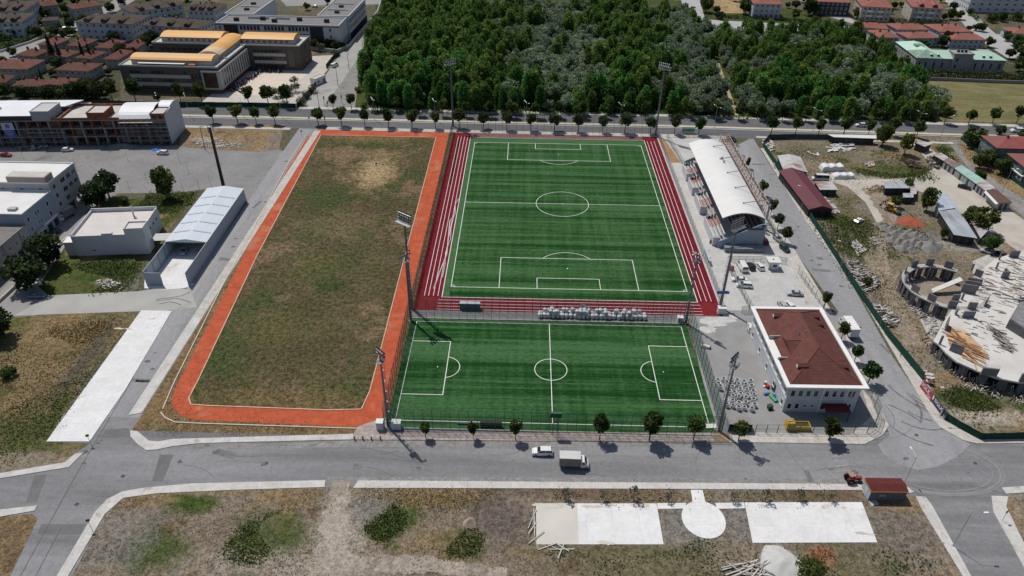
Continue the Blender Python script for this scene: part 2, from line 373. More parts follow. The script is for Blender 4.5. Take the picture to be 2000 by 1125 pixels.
m_corner = LAND('corner_lot', (.15,.11,.062), [(STRAW, .2, .52, .1, 3.), (BROWN, .3, .55, .1, 4.)])
sheet('soil', [px((-60,1015),(62,1004),(74,1013),(20,1125),(-30,1230),(-150,1230))], .04, m_corner, 'brown grass at the lower left corner')
m_verge = LAND('track_verge', (.165,.115,.06), [(STRAW, .25, .5, .12, 3.), (OLIVE, .12, .56, .1, 4.), (BROWN, .3, .55, .1, 4.)])
sheet('soil', [[(-99.6,-112),(-48,-112),(-43.6,-106),(-43.6,64.8),(-99.6,64.8)]], .04, m_verge, 'dry verge round the red clay track')
m_field = LAND('dry_field', (.082,.071,.036), [((.055,.068,.026), .03, .47, .14, 2.), ((.15,.11,.065), .06, .54, .10, 12.), ((.045,.062,.020), .1, .59, .08, 21.), (BROWN, .2, .58, .08, 31., (1, .3, 1))],
  [B(732,338,6,11,(.42,.33,.20),1), B(735,335,10,20,(.27,.20,.11),.8), B(700,300,24,5,(.19,.14,.08),.6), B(720,270,22,6,(.17,.12,.06),.7), B(640,560,5,5,(.035,.055,.016),.8), B(625,520,10,10,(.075,.085,.03),.7), B(560,785,28,6,(.15,.11,.055),.6), B(660,440,16,12,(.15,.12,.065),.5), B(520,640,14,10,(.085,.09,.035),.5)], fine=.32)

# lot of the building yard, the far-right lots
m_yard = LAND('yard_soil', (.17,.145,.105), [(STRAW, .06, .54, .1, 3.), (WEED, .05, .56, .08, 5.), (GREY, .09, .58, .08, 9.)],
  [B(1680,480,10,14,(.06,.07,.025),.8), B(1640,430,7,7,(.05,.07,.02),.9), B(1725,395,6,22,(.27,.235,.20),.9), B(1680,350,14,6,PALE,.9), B(1600,290,18,8,(.14,.135,.085),.8), B(1760,335,22,8,WEED,.9), B(1730,540,4,24,(.27,.225,.17),.8), B(1760,700,10,10,(.2,.175,.14),.6),
   B(1770,440,12,12,OLIVE,.8), B(1800,470,10,9,GREY,.9), B(1760,380,9,5,STRAW,.8), B(1690,590,4,8,GREY,.7), B(1890,780,14,4,WEED,.9), B(1940,815,16,3,PALE,.7), B(1870,480,20,4,(.24,.225,.20),.9), B(1665,420,5,10,OLIVE,.7), B(1610,262,30,3,STRAW,.6)])
sheet('soil', [px((1487,284),(1500,262),(1850,262),(2080,330),(2200,600),(2200,850),(2000,858),(1913,859),(1868,835),(1835,812),(1799,741),(1733,659),(1600,456))], .04, m_yard, 'soil, rubble and weeds of the building yard')
m_east = LAND('east_lot', (.20,.165,.12), [(STRAW, .2, .5, .1, 3.), (BROWN, .15, .55, .1, 5.), (GREY, .1, .55, .1, 8.)])
sheet('soil', [px((1970,966),(2120,955),(2300,1150),(2080,1200),(1998,1056),(1966,990))], .04, m_east, 'rough soil at the lower right corner')
# white track loop of the yard
sheet('track', [px((1600,336),(1650,352),(1735,350),(1795,345),(1823,330),(1800,300),(1770,275),(1790,270),(1830,300),(1900,360),(2000,430),(2080,500),(2080,560),(1960,470),(1880,450),(1860,395),(1800,375),(1740,358),(1700,372),(1715,400),(1745,440),(1715,440),(1690,395),(1655,365),(1600,348))], .055, M('gravel_white', (.42,.39,.345), .95, .12, .12, dirt=((.30,.27,.23), .08, .55)), 'pale gravel track through the sheds')
sheet('street', [px((1850,275),(1893,272),(1960,330),(2100,420),(2150,470),(2120,480),(2000,425),(1900,340))], .05, ASPH_OLD, 'grey lane beside the pink roofed houses')
sheet('soil', [px((1868,274),(1905,283),(1990,350),(2060,400),(2060,425),(1960,365),(1890,315))], .06, LAND('lane_verge', (.24,.185,.105), [(STRAW, .2, .5, .1, 3.), (OLIVE, .2, .6, .1, 5.)]), 'dry grass beside the lane')

# parking lot and side streets on the left
sheet('car_park', [px((-260,285),(0,285),(345,284),(540,288),(560,300),(575,330),(530,365),(485,398),(476,372),(430,366),(350,376),(230,378),(200,400),(130,470),(60,640),(-200,640))], .025, ASPH_LOT, 'wide asphalt car park left of the street')
sheet('soil', [px((352,246),(556,243),(545,292),(505,297),(380,290),(352,286))], .045, LAND('rubble_plot', (.22,.165,.10), [(STRAW, .1, .5, .1, 3.), (GREY, .08, .53, .1, 5.), (BROWN, .2, .56, .1, 5.)], [B(430,285,14,3,GREY,.9), B(395,272,6,3,PALE,.7), B(540,270,4,6,GREY,.8)]), 'brown rubble plot by the avenue')
sheet('street', [px((20,617),(95,577),(270,569),(330,560),(372,566),(385,600),(330,607),(245,609))], .045, M('street_pale', (.36,.355,.34), .9, .08, .15, dirt=((.28,.275,.27), .1, .56)), 'pale side street below the green plot')
sheet('street', [px((-60,640),(50,515),(118,440),(160,388),(200,400),(135,470),(75,560),(95,578),(28,617),(-40,650))], .047, M('street_pale2', (.27,.265,.26), .9, .08, .15, dirt=((.2,.2,.2), .1, .56)), 'narrow street along the apartment row')
sheet('soil', [px((200,395),(350,377),(385,375),(372,395),(330,450),(280,500),(270,568),(95,577),(75,560),(135,470))], .05, LAND('green_plot', (.075,.085,.03), [(STRAW, .08, .56, .08, 3.), ((.04,.065,.015), .1, .5, .1, 5.)], [B(355,440,5,8,STRAW,.9), B(215,552,5,2,PALE,.8), B(255,555,4,5,GREY,.7)]), 'overgrown plot round the white parapet building')
sheet('driveway', [px((283,535),(322,480),(400,480),(364,545),(381,556),(360,563),(318,566),(282,563))], .056, CONC, 'white concrete driveway of the metal shed')
# bare dirt drives: ragged edged sheets
def ragged(name, pts, wds, z, mat, label, seed):
    rng = random.Random(seed); P = [Vector((q.x, q.y)) for q in G(*pts)]; Lf, Rt = [], []
    for i in range(len(P)-1):
        d = P[i+1]-P[i]; n_ = max(2, int(d.length/.9))
        for k in range(n_):
            t_ = k/n_; c_ = P[i]+d*t_; w_ = wds[i]+(wds[i+1]-wds[i])*t_; nn = Vector((-d.y, d.x)).normalized()
            Lf.append(c_+nn*w_*.5*rng.uniform(.75, 1.2)); Rt.append(c_-nn*w_*.5*rng.uniform(.75, 1.2))
    m = MB(); n_ = len(Lf); m.add([(q.x, q.y, z) for q in Lf+Rt], [(n_+i, n_+i+1, i+1, i) for i in range(n_-1)]); return struct(name, m, mat, label)
DRV = LAND('dirt_drive', (.30,.265,.225), [((.22,.19,.155), .15, .5, .14, 3.), ((.36,.33,.285), .3, .56, .1, 8.)], fine=.16)
ragged('dirt_track', ((666,938),(664,958),(655,1000),(648,1050),(640,1100),(636,1200)), (4.6,4.2,4.6,5.2,6.5,8.0), .052, DRV, 'bare dirt drive running down from the road', 4)
ragged('dirt_track', ((640,1112),(720,1105),(820,1100),(900,1112),(1000,1118)), (5,4.2,3.6,3,2), .0505, DRV, 'bare dirt branching off the drive', 5)
YDR = LAND('yard_drive', (.255,.215,.165), [((.19,.155,.115), .2, .5, .14, 3.)], fine=.2)
ragged('dirt_track', ((1725,455),(1722,500),(1728,545),(1742,590),(1765,640),(1790,680)), (3,3.4,3.6,4.2,5.5,5), .0535, YDR, 'two track dirt drive through the building yard', 6)
ragged('dirt_track', ((1705,372),(1722,400),(1738,425),(1732,455)), (5,6.5,5,3), .0575, YDR, 'brown dirt drive beside the backhoe loader', 7)
# concrete pads
mb = MB(); mb.prism(px((91,863),(276,607),(336,608),(245,762),(175,863)), 0, .16)
struct('concrete_strip', mb, CONC, 'long white concrete strip beside the west street')
mb = MB(); mb.prism(px((1047,984),(1282,984),(1296,1064),(1048,1064)), 0, .14)
mb.prism(px((1283.3,983.5),(1340,983),(1338,994),(1284,994.5)), 0, .135)
mb.prism(px((1397,983),(1453,982.3),(1455,993.5),(1400,994.5)), 0, .133)
mb.prism(px((1454,982),(1683,981.5),(1713,1060),(1470,1061)), 0, .14)
c0 = g(1374, 1015); mb.prism([(c0.x+4.25*math.cos(a*math.pi/20), c0.y+4.45*math.sin(a*math.pi/20)) for a in range(40)], 0, .145)
mb.prism(px((1349,957.5),(1372,957.5),(1378,983),(1353,983)), 0, .13)
struct('concrete_pads', mb, CONC, 'white concrete pads and circle below the road')
mb = MB(); mb.sheet(px((1048,985),(1127,985),(1130,1063.5),(1049,1063.5)), .15)
struct('concrete_stain', mb, M('concrete_yellowed', (.54,.52,.465), .85, .06, .2))

mb = MB(); rng = random.Random(15)      # rain and mud stains washed onto the pads
for k in range(34):
    bx, by = rng.choice(((1055,986),(1085,987),(1110,986),(1150,986),(1185,987),(1240,986),(1262,986),(1480,986),(1530,988),(1560,990),(1610,987),(1650,987),(1180,1058),(1500,1056),(1690,1040),(240,640),(190,700),(130,820),(300,620),(160,850)))
    q = g(bx+rng.uniform(-14,14), by+rng.uniform(-2,3)); r1, r2 = rng.uniform(.3,1.5), rng.uniform(.15,.5)
    mb.sheet([(q.x+r1*rng.uniform(.6,1.2)*math.cos(a), q.y-.3+r2*rng.uniform(.5,1.3)*math.sin(a)) for a in np.linspace(0, 5.9, 13)], .164+.0005*k)
struct('mud_stains', mb, M('mud_stain', (.52,.485,.43), .9, .1, 1.5, grain=.12), 'faint mud stains on the concrete pads')
sheet('street_worn', [px((628,213),(668,160),(700,112),(712,120),(700,160),(693,213))], .056, M('street_grey_worn', (.225,.222,.215), .9, .12, .2, dirt=((.30,.295,.285), .12, .55), grain=.12), 'greyer worn half of the pale street along the wood')
# pavements with kerbs along the near roads
mb = MB(); Hk = .15
def pave(*pts): mb.prism(px(*pts), 0, Hk)
pave((308,878.5),(337,872),(393,866),(640,860),(690,859),(690,848),(640,849.5),(337,858),(310,863),(291,861.5),(268.6,843),(255,841),(255,853),(270,869),(286,880))
mb.prism([(-102.5,-107.3),(-99.8,-106.5),(-99.8,-70),(-102.5,-70)], 0, Hk)
pave((0,935),(135,913),(164,884),(147,887),(127,903.6),(0,925),(-150,955),(-150,968))
pave((-100,1016),(0,1010),(68,998),(73,988),(0,996),(-100,1002))
pave((111,1126),(186.5,1000),(209,976),(239.5,960.7),(284,953),(376,945),(636,938.5),(634,952),(445,958),(308,964),(241,973),(205,1005),(133,1126))
pave((97,1150),(111,1126.2),(133,1126.2),(117,1155))
pave((700,939),(1300,943.5),(1725,946.5),(1772,951),(1786,962),(1760,966),(1690,958),(1300,955.5),(690,953.5))
pave((1788,970),(1806,970),(1818,984),(1896,1125),(1925,1180),(1915,1195),(1880,1125),(1800,995))
pave((1936,969),(1969,970),(1965,990),(1998,1058),(2090,1200),(2050,1200),(1940,1000))
pave((1956,953),(2140,940),(2150,952),(1966,965))
struct('pavement', mb, CONC_W, 'white concrete pavements with kerbs')
mb = MB(); mb.prism([(-102.5,-69.98),(-99.8,-69.98),(-99.8,62),(-102.5,62)], 0, Hk); struct('pavement', mb, CONC_P, 'grey pavement between west street and clay track')
mb = MB()
pave((1425,843),(1500,846),(1660,850),(1700,815),(1640,620),(1700,750),(1717,794),(1736,832),(1724,850),(1688,868),(1425,864))
struct('pavement', mb, CONC_P, 'pale pavement round the club house corner')
mb = MB()
mb.prism([(71.5,57),(68.5,57),(68.5,-40),(66,-62),(72.6,-62)], 0, Hk)
mb.prism(px((1485,290),(1496,290),(1610,470),(1741,660),(1808,742),(1845,815),(1877,836),(1916,859),(2150,856),(2150,864),(1909,867),(1881,860.5),(1838,836),(1819,816),(1700,612),(1651,534),(1573,431)), 0, Hk)
struct('pavement', mb, CONC_P, 'pavements along the street by the grandstand')
mb = MB(); pave((755,846),(1395,846),(1395,864),(1240,863),(690.5,859.2),(690.5,848),(700,833),(755,815))
struct('pavement', mb, PAVER, 'pinkish paved footway in front of the small pitch')
mb = MB(); mb.prism(px((1395.8,846),(1424,846),(1424,864),(1395.8,864)), 0, Hk)
struct('pavement', mb, M('paver_brown', (.30,.21,.14), .9, .15, 1.), 'brown paved square below the corner mast')
# asphalt patches, tyre marks and worn edges
mb = MB()
for p in (((312,888),(339,888),(318,940),(297,940)), ((68,928),(92,927),(72,979),(51,981)), ((82,1024),(168,1024),(156,1044),(72,1042)), ((206,840),(250,836),(256,852),(196,856))): mb.sheet(px(*p), .032)
struct('asphalt_patch', mb, ASPH_DK, 'dark rectangular repair patches')
mb = MB(); mb.sheet(px((345,873.5),(690,860.5),(1240,864.5),(1395,866),(1395,874),(1240,873),(690,873),(400,878)), .026); mb.sheet(px((640,931),(1240,933),(1690,936),(1690,946),(1240,943),(640,938)), .026)
struct('road_edge', mb, ASPH_OLD, 'worn dusty edges of the road')
mb = MB()
for k in range(6): mb.cbox((g(1637+3*k, 891+9.5*k).x, g(1637+3*k, 891+9.5*k).y, .028), (3.0, .45, .004), .12)
struct('road_marking', mb, PAINT_W, 'worn crossing stripes')
mb = MB(); c0 = g(1822, 905)
for rr, wd in ((11.6,.35),(12.3,.22),(10.2,.2)): mb.strip([(c0.x+rr*1.15*math.cos(a), c0.y-1+rr*.62*math.sin(a)) for a in np.linspace(-2.9, .9, 30)], wd, .027)
struct('tyre_tracks', mb, M('dust_track', (.235,.235,.24), .95, .12, .4), 'pale turning circle of dusty tyre tracks')
mb = MB()
rng = random.Random(3)
for k in range(11):
    a = g(1735+rng.uniform(-25,60), 780+rng.uniform(-30,50)); n = rng.uniform(5,12); th = R(rng.gauss(-62, 10)); cv = rng.uniform(-.14,.14)
    pts = []; q = Vector((a.x, a.y)); 
    for i in range(10): pts.append((q.x, q.y)); q = q+Vector((math.cos(th), math.sin(th)))*n/9; th += cv
    mb.strip(pts, rng.uniform(.15,.55), .034+.0004*k)
for pts in (((305,585),(330,582),(355,578),(372,570)), ((305,588),(345,583),(365,588),(373,592)), ((310,594),(330,590),(345,592),(353,596))):
    mb.strip(px(*pts), .3, .06)
struct('tyre_marks', mb, M('mud_dark', (.145,.145,.15), .9, .3, .8, grain=.2), 'dark mud and tyre marks on the asphalt')
# manhole covers, patched trenches, cracks and oil stains of the roads
mb = MB(); rng = random.Random(12)
for x, y in ((1742,604),(1762,660),(1680,640),(520,905),(240,930),(1500,900),(830,900),(1580,480),(1715,720),(420,470),(560,315),(1790,850),(1905,905),(150,985)): q = g(x, y); mb.lathe([(.42,.0),(.42,.012)], 12, (q.x, q.y, .03))
struct('manhole_covers', mb, M('manhole_iron', (.075,.075,.08), .8, .15, 3), 'dark manhole covers in the roads')
mb = MB(); cr = MB(); oil = MB()
for k in range(46):
    zn = rng.choice(((-110,60,-122,-114.5),(-110,60,-122,-114.5),(-108.5,-103,-100,60),(72.8,81,-95,55),(60,120,-123,-108),(-190,-115,0,38)))
    x, y = rng.uniform(zn[0], zn[1]), rng.uniform(zn[2], zn[3]); th = rng.choice((0, 0, 1.57))+rng.gauss(0, .12)
    if k % 3 == 0: mb.cbox((x, y, .0365), (rng.uniform(1.5, 6), rng.uniform(.7, 1.8), .004), th)
    pts = []; q = Vector((x, y))
    for i in range(rng.randint(5, 14)): pts.append((q.x, q.y)); th += rng.gauss(0, .16); q = q+Vector((math.cos(th), math.sin(th)))*1.1
    cr.strip(pts, .09, .0405+.0002*k)
    ox, oy, orr = rng.uniform(zn[0], zn[1]), rng.uniform(zn[2], zn[3]), rng.uniform(.25, .9); oil.sheet([(ox+orr*rng.uniform(.5,1.2)*math.cos(a), oy+orr*rng.uniform(.3,.8)*math.sin(a)) for a in np.linspace(0, 5.8, 11)], .0515+.0002*k)
struct('asphalt_patch', mb, M('asphalt_patch_mid', (.165,.167,.172), .92, .12, .6, grain=.15), 'repair patches of the roads'); struct('asphalt_cracks', cr, M('crack_dark', (.145,.146,.15), .9, .2, 1), 'cracks in the asphalt'); struct('oil_stains', oil, M('oil_stain', (.125,.125,.128), .8, .2, 1), 'oil stains on the asphalt')
# cracks: long sealed joints
mb = MB()
for pts in (((40,1125),(150,925),(215,815),(262,735)), ((70,1125),(120,1030)), ((300,760),(318,735),(380,620))): mb.strip(px(*pts), .14, .045)
struct('asphalt_joint', mb, M('tar', (.11,.11,.115), .8), 'dark sealed joints in the west street')

# ------------------------------------------------------------------ red clay track and field
def rrect(x0, x1, y0, y1, r, n=8):
    """rounded rectangle; r = radii at SW, SE, NE, NW"""
    o = []
    for cx, cy, rr, a0 in ((x0+r[0], y0+r[0], r[0], 180), (x1-r[1], y0+r[1], r[1], 270), (x1-r[2], y1-r[2], r[2], 0), (x0+r[3], y1-r[3], r[3], 90)):
        o += [(cx+rr*math.cos(R(a0+90*k/n)), cy+rr*math.sin(R(a0+90*k/n))) for k in range(n+1)]
    return o
CLAY = M('red_clay', (.40,.090,.045), .95, .13, .35, dirt=((.42,.16,.095), .10, .54), bump=.25, grain=.13)
outer = px((877,256),(851,383),(800,590),(778,700),(757,800),(740,822),(706,834),(640,832),(376,820),(346,808),(334,791),(342,760),(440,570),(560,333),(600,269),(621,253))
sheet('clay_track', [outer], .06, CLAY, 'orange red clay running track')
core = rrect(-98.6, -50.2, -103.6, 57.3, (9, 7, 1, 3))
core = px((626.7,264.5),(851.5,269),(778,550),(742,690),(722,765),(706,800),(640,801.5),(410,793),(373,790.5),(369,778),(388.6,740),(502,500))
sheet('grass', [core], .072, m_field, 'dry brown grass inside the clay track')
mb = MB()
KB = M('kerb_pinkish', (.55,.36,.26), .9, .15, .6)
for a, b in zip(core, core[1:]+core[:1]):
    mb.wall([a, b], .2, .28)
struct('kerb', mb, KB, 'low kerb round the brown field')
mb = MB(); mb.wall(px((600,262),(560,326),(430,568),(340,748),(318,800)), .25, .25); mb.wall(px((314,806),(323,817),(342,825.5),(393,828),(640,836),(706,838)), .25, .25)
struct('kerb', mb, M('kerb_cream', (.55,.47,.38), .9, .12, .6), 'low kerb on the outer side of the clay track')

# ------------------------------------------------------------------ running track and main pitch
TRK = M('track_red', (.140,.012,.020), .85, .2, .5, stretch=(1,.5,1), grain=.15); TRK2 = M('track_red_corner', (.165,.019,.024), .85, .12, .5, grain=.12)
sheet('running_track', [[(-43.5,-64.4),(41.8,-64.4),(41.8,63.0),(-43.5,63.0)]], .062, TRK, 'dark red running track round the main pitch')
mb = MB()
for x0, x1, y0, y1 in ((-43.5,-36.2,-64.4,-58.2), (35.9,41.8,-64.4,-58.2), (35.9,41.8,58.2,63), (-43.5,-36.2,58.8,63)): mb.sheet([(x0,y0),(x1,y0),(x1,y1),(x0,y1)], .074)
struct('track_corner', mb, TRK2)
mb = MB()
for x in (-41.2,-40.0,-38.65,-37.35): mb.box(x-.07, x+.07, -57.6, 58.5, .07, .08)
for x in (37.2,38.65,40.05): mb.box(x-.07, x+.07, -57.4, 57.2, .07, .08)
for y in (59.2,60.4,61.6,62.8): mb.box(-36.2, 35.6, y-.07, y+.07, .07, .08)
for y in (-59.4,-61.0,-62.4,-63.8): mb.box(-37, 36.5, y-.06, y+.06, .07, .08)
struct('track_lines', mb, PAINT, 'white lane lines of the running track')
mb = MB(); mb.sheet([(-41.1,14),(-40.1,14),(-40.1,58.4),(-41.1,58.4)], .078)
struct('track_patch', mb, M('rubber_fresh', (.055,.012,.012), .9), 'dark unfinished lane strip')
mb = MB()
mb.path([(-38.9,-54,.1),(-38.2,-46,.12),(-37.0,-35,.1),(-37.6,-22,.12),(-38.0,-14,.1),(-36.7,-9,.1),(-37.3,-2,.12),(-36.5,2,.2)], .17, 4)
mb.path([(-37.0,-48,.1),(-36.9,-41,.12),(-37.5,-34,.1),(-36.7,-26,.12),(-37.2,-18,.1),(-36.9,-10,.1)], .1, 4)
tag(mb.build('line_tape', M('tape_white', (.6,.6,.58), .8)), 'loose crumpled white tape strewn along the left running lanes', 'tape')
T1 = TURF('turf_main', (.020,.076,.019), 0.0); T2 = TURF('turf_small', (.019,.075,.019), 31.0); T3 = M('turf_margin', (.05,.118,.046), .8, .14, .5, stretch=(.2,1,1), grain=.12)
sheet('turf', [[(-36.1,-58),(36.0,-58),(36.0,58),(-36.1,58)]], .086, T3, 'lighter green margin of the main pitch')
sheet('turf', [[(-34.1,-57.6),(35.8,-57.6),(35.8,52.9),(-34.1,52.9)]], .096, T1, 'green artificial turf of the main football pitch')
LW = .085
def arc(mb, cx, cy, r, a0, a1, z, n=48, w_=LW*1.9):
    mb.strip([(cx+r*math.cos(a0+(a1-a0)*k/n), cy+r*math.sin(a0+(a1-a0)*k/n)) for k in range(n+1)], w_, z)
def ln(mb, x0, y0, x1, y1, z):
    if x0 == x1: mb.box(x0-LW, x0+LW, min(y0,y1)-LW, max(y0,y1)+LW, z-.003, z)
    else: mb.box(min(x0,x1)-LW, max(x0,x1)+LW, y0-LW, y0+LW, z-.003, z)
mb = MB(); W2, L2, z = 34.03, 52.78, .107
for s in (-1, 1):
    ln(mb, s*W2, -L2, s*W2, L2, z); ln(mb, -W2, s*L2, W2, s*L2, z+.001)
    for w_, d in ((20.16,16.5), (9.16,5.5)):
        ln(mb, -w_, s*(L2-d), w_, s*(L2-d), z+.001)
        for t in (-1, 1): ln(mb, t*w_, s*L2, t*w_, s*(L2-d), z+.002)
    a = math.acos(5.5/9.15)
    arc(mb, 0, s*(L2-11), 9.15, -s*math.pi/2-a, -s*math.pi/2+a, z+.003)
    mb.lathe([(.22, z), (.22, z+.003)], 10, (0, s*(L2-11), 0))
    for t in (-1, 1): arc(mb, t*W2, s*L2, 1.0, math.atan2(-s, 0) if 0 else {(1,1):math.pi,(-1,1):1.5*math.pi,(1,-1):.5*math.pi,(-1,-1):0}[(t,s)], {(1,1):1.5*math.pi,(-1,1):2*math.pi,(1,-1):math.pi,(-1,-1):.5*math.pi}[(t,s)], z+.003, 10)
ln(mb, -W2, 0, W2, 0, z+.002); arc(mb, 0, 0, 9.15, 0, 2*math.pi, z+.004, 72); mb.lathe([(.22, z), (.22, z+.004)], 10)
mb.box(-36.25,-36.05,-58.1,58.1,.07,.098); mb.box(35.95,36.15,-58.1,58.1,.07,.098); mb.box(-36.1,36,57.95,58.1,.07,.098); mb.box(-36.1,36,-58.1,-57.95,.07,.098)
struct('pitch_lines', mb, PAINT, 'white markings of the main football pitch')
# ------------------------------------------------------------------ small pitch
sheet('turf', [[(-43.3,-109.3),(31.0,-109.3),(31.0,-68.2),(-43.3,-68.2)]], .09, T2, 'green artificial turf of the small football pitch')
mb = MB(); x0, x1, y0, y1, z = -41.7, 29.4, -106.9, -69.6, .103
for x in (x0, -6.0, x1): ln(mb, x, y0, x, y1, z)
for y in (y0, y1): ln(mb, x0, y, x1, y, z+.001)
for x, s in ((x0, 1), (x1, -1)):
    for y in (-78.1,-98.2): ln(mb, x, y, x+s*9.9, y, z+.002)
    ln(mb, x+s*9.9, -78.1, x+s*9.9, -98.2, z+.003)
    arc(mb, x+s*9.1, -88.2, 4.0, (0 if s > 0 else math.pi)-1.37, (0 if s > 0 else math.pi)+1.37, z+.004, 24); mb.lathe([(.16, z), (.16, z+.003)], 8, (x+s*7.6, -88.2, 0))
arc(mb, -6, -88.25, 4.0, 0, 2*math.pi, z+.004); mb.lathe([(.18, z), (.18, z+.005)], 8, (-6, -88.25, 0))
struct('pitch_lines', mb, PAINT, 'white markings of the small football pitch')
# service strip between the pitches, yards of the grandstand and the club house
sheet('asphalt_strip', [[(-43.6,-68.4),(31,-68.4),(31,-64.3),(-43.6,-64.3)]], .05, M('strip_grey', (.17,.17,.172), .9, .12, .3), 'grey strip between the two pitches')
sheet('yard', [[(41.6,64.2),(68.6,62),(68.6,-62),(40.6,-62)]], .05, CONC_Y, 'pale concrete yard round the grandstand')
sheet('yard', [px((1342,612),(1395,610),(1412,606),(1650,610),(1736,832),(1690,850),(1400,846),(1395,838))], .06, M('yard_grey', (.255,.255,.255), .9, .1, .2, dirt=((.34,.34,.335), .12, .58)), 'grey asphalt yard of the club house')
mb = MB(); rng = random.Random(5)
for cx_, cy_, rr in ((1395,630,4.5), (1382,645,2.5), (1420,622,3)):
    c = g(cx_, cy_); mb.sheet([(c.x+rr*rng.uniform(.6,1.2)*math.cos(a), c.y+.6*rr*rng.uniform(.6,1.2)*math.sin(a)) for a in np.linspace(0, 6.1, 14)], .068+.002*rr)
struct('lime_stain', mb, M('lime', (.46,.46,.45), .9, .15, .5), 'white powder spilt on the yard')
sheet('soil', [px((1287,268),(1300,275),(1330,318),(1310,318),(1292,285))], .056, M('sand_brown', (.30,.19,.10), .95, .15, .3), 'brown sand patch by the track corner')
# land beyond the avenue
m_wood = LAND('wood_floor', (.055,.07,.022), [((.035,.05,.015), .08, .5, .15, 3.), ((.17,.13,.07), .05, .62, .06, 5.)])
sheet('grass', [[(-100,89.5),(170,85.5),(215,200),(175,290),(60,320),(-125,320),(-98,200)]], .03, m_wood, 'green undergrowth floor of the wood')
sheet('grass', [px((1795,158),(2080,166),(2080,244),(1830,236),(1800,205))], .04, LAND('mown_field', (.155,.145,.068), [((.115,.12,.05), .035, .5, .12, 2., (1, 5, 1)), ((.19,.17,.095), .02, .52, .1, 7., (1, 6, 1))], fine=.12), 'mown yellow green field')
sheet('street', [px((590,214),(664,106),(682,92),(737,27),(745,0),(775,-20),(770,30),(735,60),(700,150),(690,214))], .05, M('street_north', (.33,.325,.315), .9, .1, .1, dirt=((.24,.235,.23), .06, .56)), 'pale street between school and wood')
sheet('street', [px((1375,38),(1500,45),(1750,55),(2080,75),(2080,95),(1760,72),(1500,62),(1375,55))], .05, M('street_far', (.36,.36,.36), .9, .07, .1), 'far street behind the wood')
sheet('street', [px((1545,-10),(1590,-10),(1668,40),(1760,62),(1720,62),(1610,30))], .055, MATS['street_far'], 'far side street at the top')
sheet('street', [px((1835,-12),(1870,-12),(1925,50),(2000,110),(1970,115),(1900,70),(1880,45))], .057, MATS['street_far'], 'far side street at the top right')
sheet('street', [px((1325,-15),(1362,-15),(1378,40),(1345,45))], .055, MATS['street_far'], 'far street end above the wood')
sheet('grass', [px((1390,-8),(1450,-8),(1452,26),(1396,26))], .05, LAND('stubble', (.32,.24,.13), [(STRAW, .2, .5, .1, 1.)]), 'stubble plot at the top')
sheet('street', [px((-40,110),(60,84),(130,62),(150,36),(190,20),(240,-10),(280,-10),(200,40),(150,60),(140,72),(80,100),(0,128))], .05, M('street_estate', (.27,.268,.262), .9, .07, .1), 'pale street between brown roofed estates')
sheet('street', [px((540,-8),(760,-8),(770,8),(560,12))], .05, MATS['street_estate'], 'far street behind the modern flats')
sheet('yard', [px((385,206),(470,140),(590,136),(604,110),(663,107),(581,211),(400,208))], .045, M('school_yard', (.46,.43,.39), .9, .08, .2, dirt=((.38,.36,.33), .05, .58)), 'pale school yard')
sheet('yard', [px((460,185),(497,143),(600,145),(545,188))], .058, M('school_court', (.58,.51,.44), .9, .05, .2), 'cream sports court of the school')
# ================================================================== TREES AND PLANTS
RNG = np.random.default_rng(11)
L_STREET = LEAF('leaf_street', (.028,.050,.012), (.095,.142,.036), .32, .32)
L_POP = LEAF('leaf_poplar', (.060,.140,.030), (.170,.310,.068), .46, .32)
L_WIL = LEAF('leaf_willow', (.110,.160,.095), (.270,.345,.225), .46, .24)
L_BUSH = LEAF('leaf_bush', (.034,.058,.014), (.115,.160,.042), .3, .3)
L_YEL = LEAF('leaf_yellowish', (.055,.075,.010), (.150,.185,.030), .3, .15)
L_DARK = LEAF('leaf_dark', (.020,.036,.014), (.062,.096,.034), .28, .25)
L_OLIVE = LEAF('leaf_olive', (.060,.072,.045), (.150,.165,.110), .2, .2)
L_WEED = LEAF('leaf_weed', (.040,.062,.014), (.125,.160,.045), .3, .1)
L_DRY = LEAF('leaf_dry', (.14,.10,.045), (.34,.25,.12), .2, .1)
L_RUST = LEAF('leaf_rust', (.15,.06,.03), (.30,.13,.07), .2, .1)
BARK = M('bark', (.10,.08,.06), .95, .2, 3)

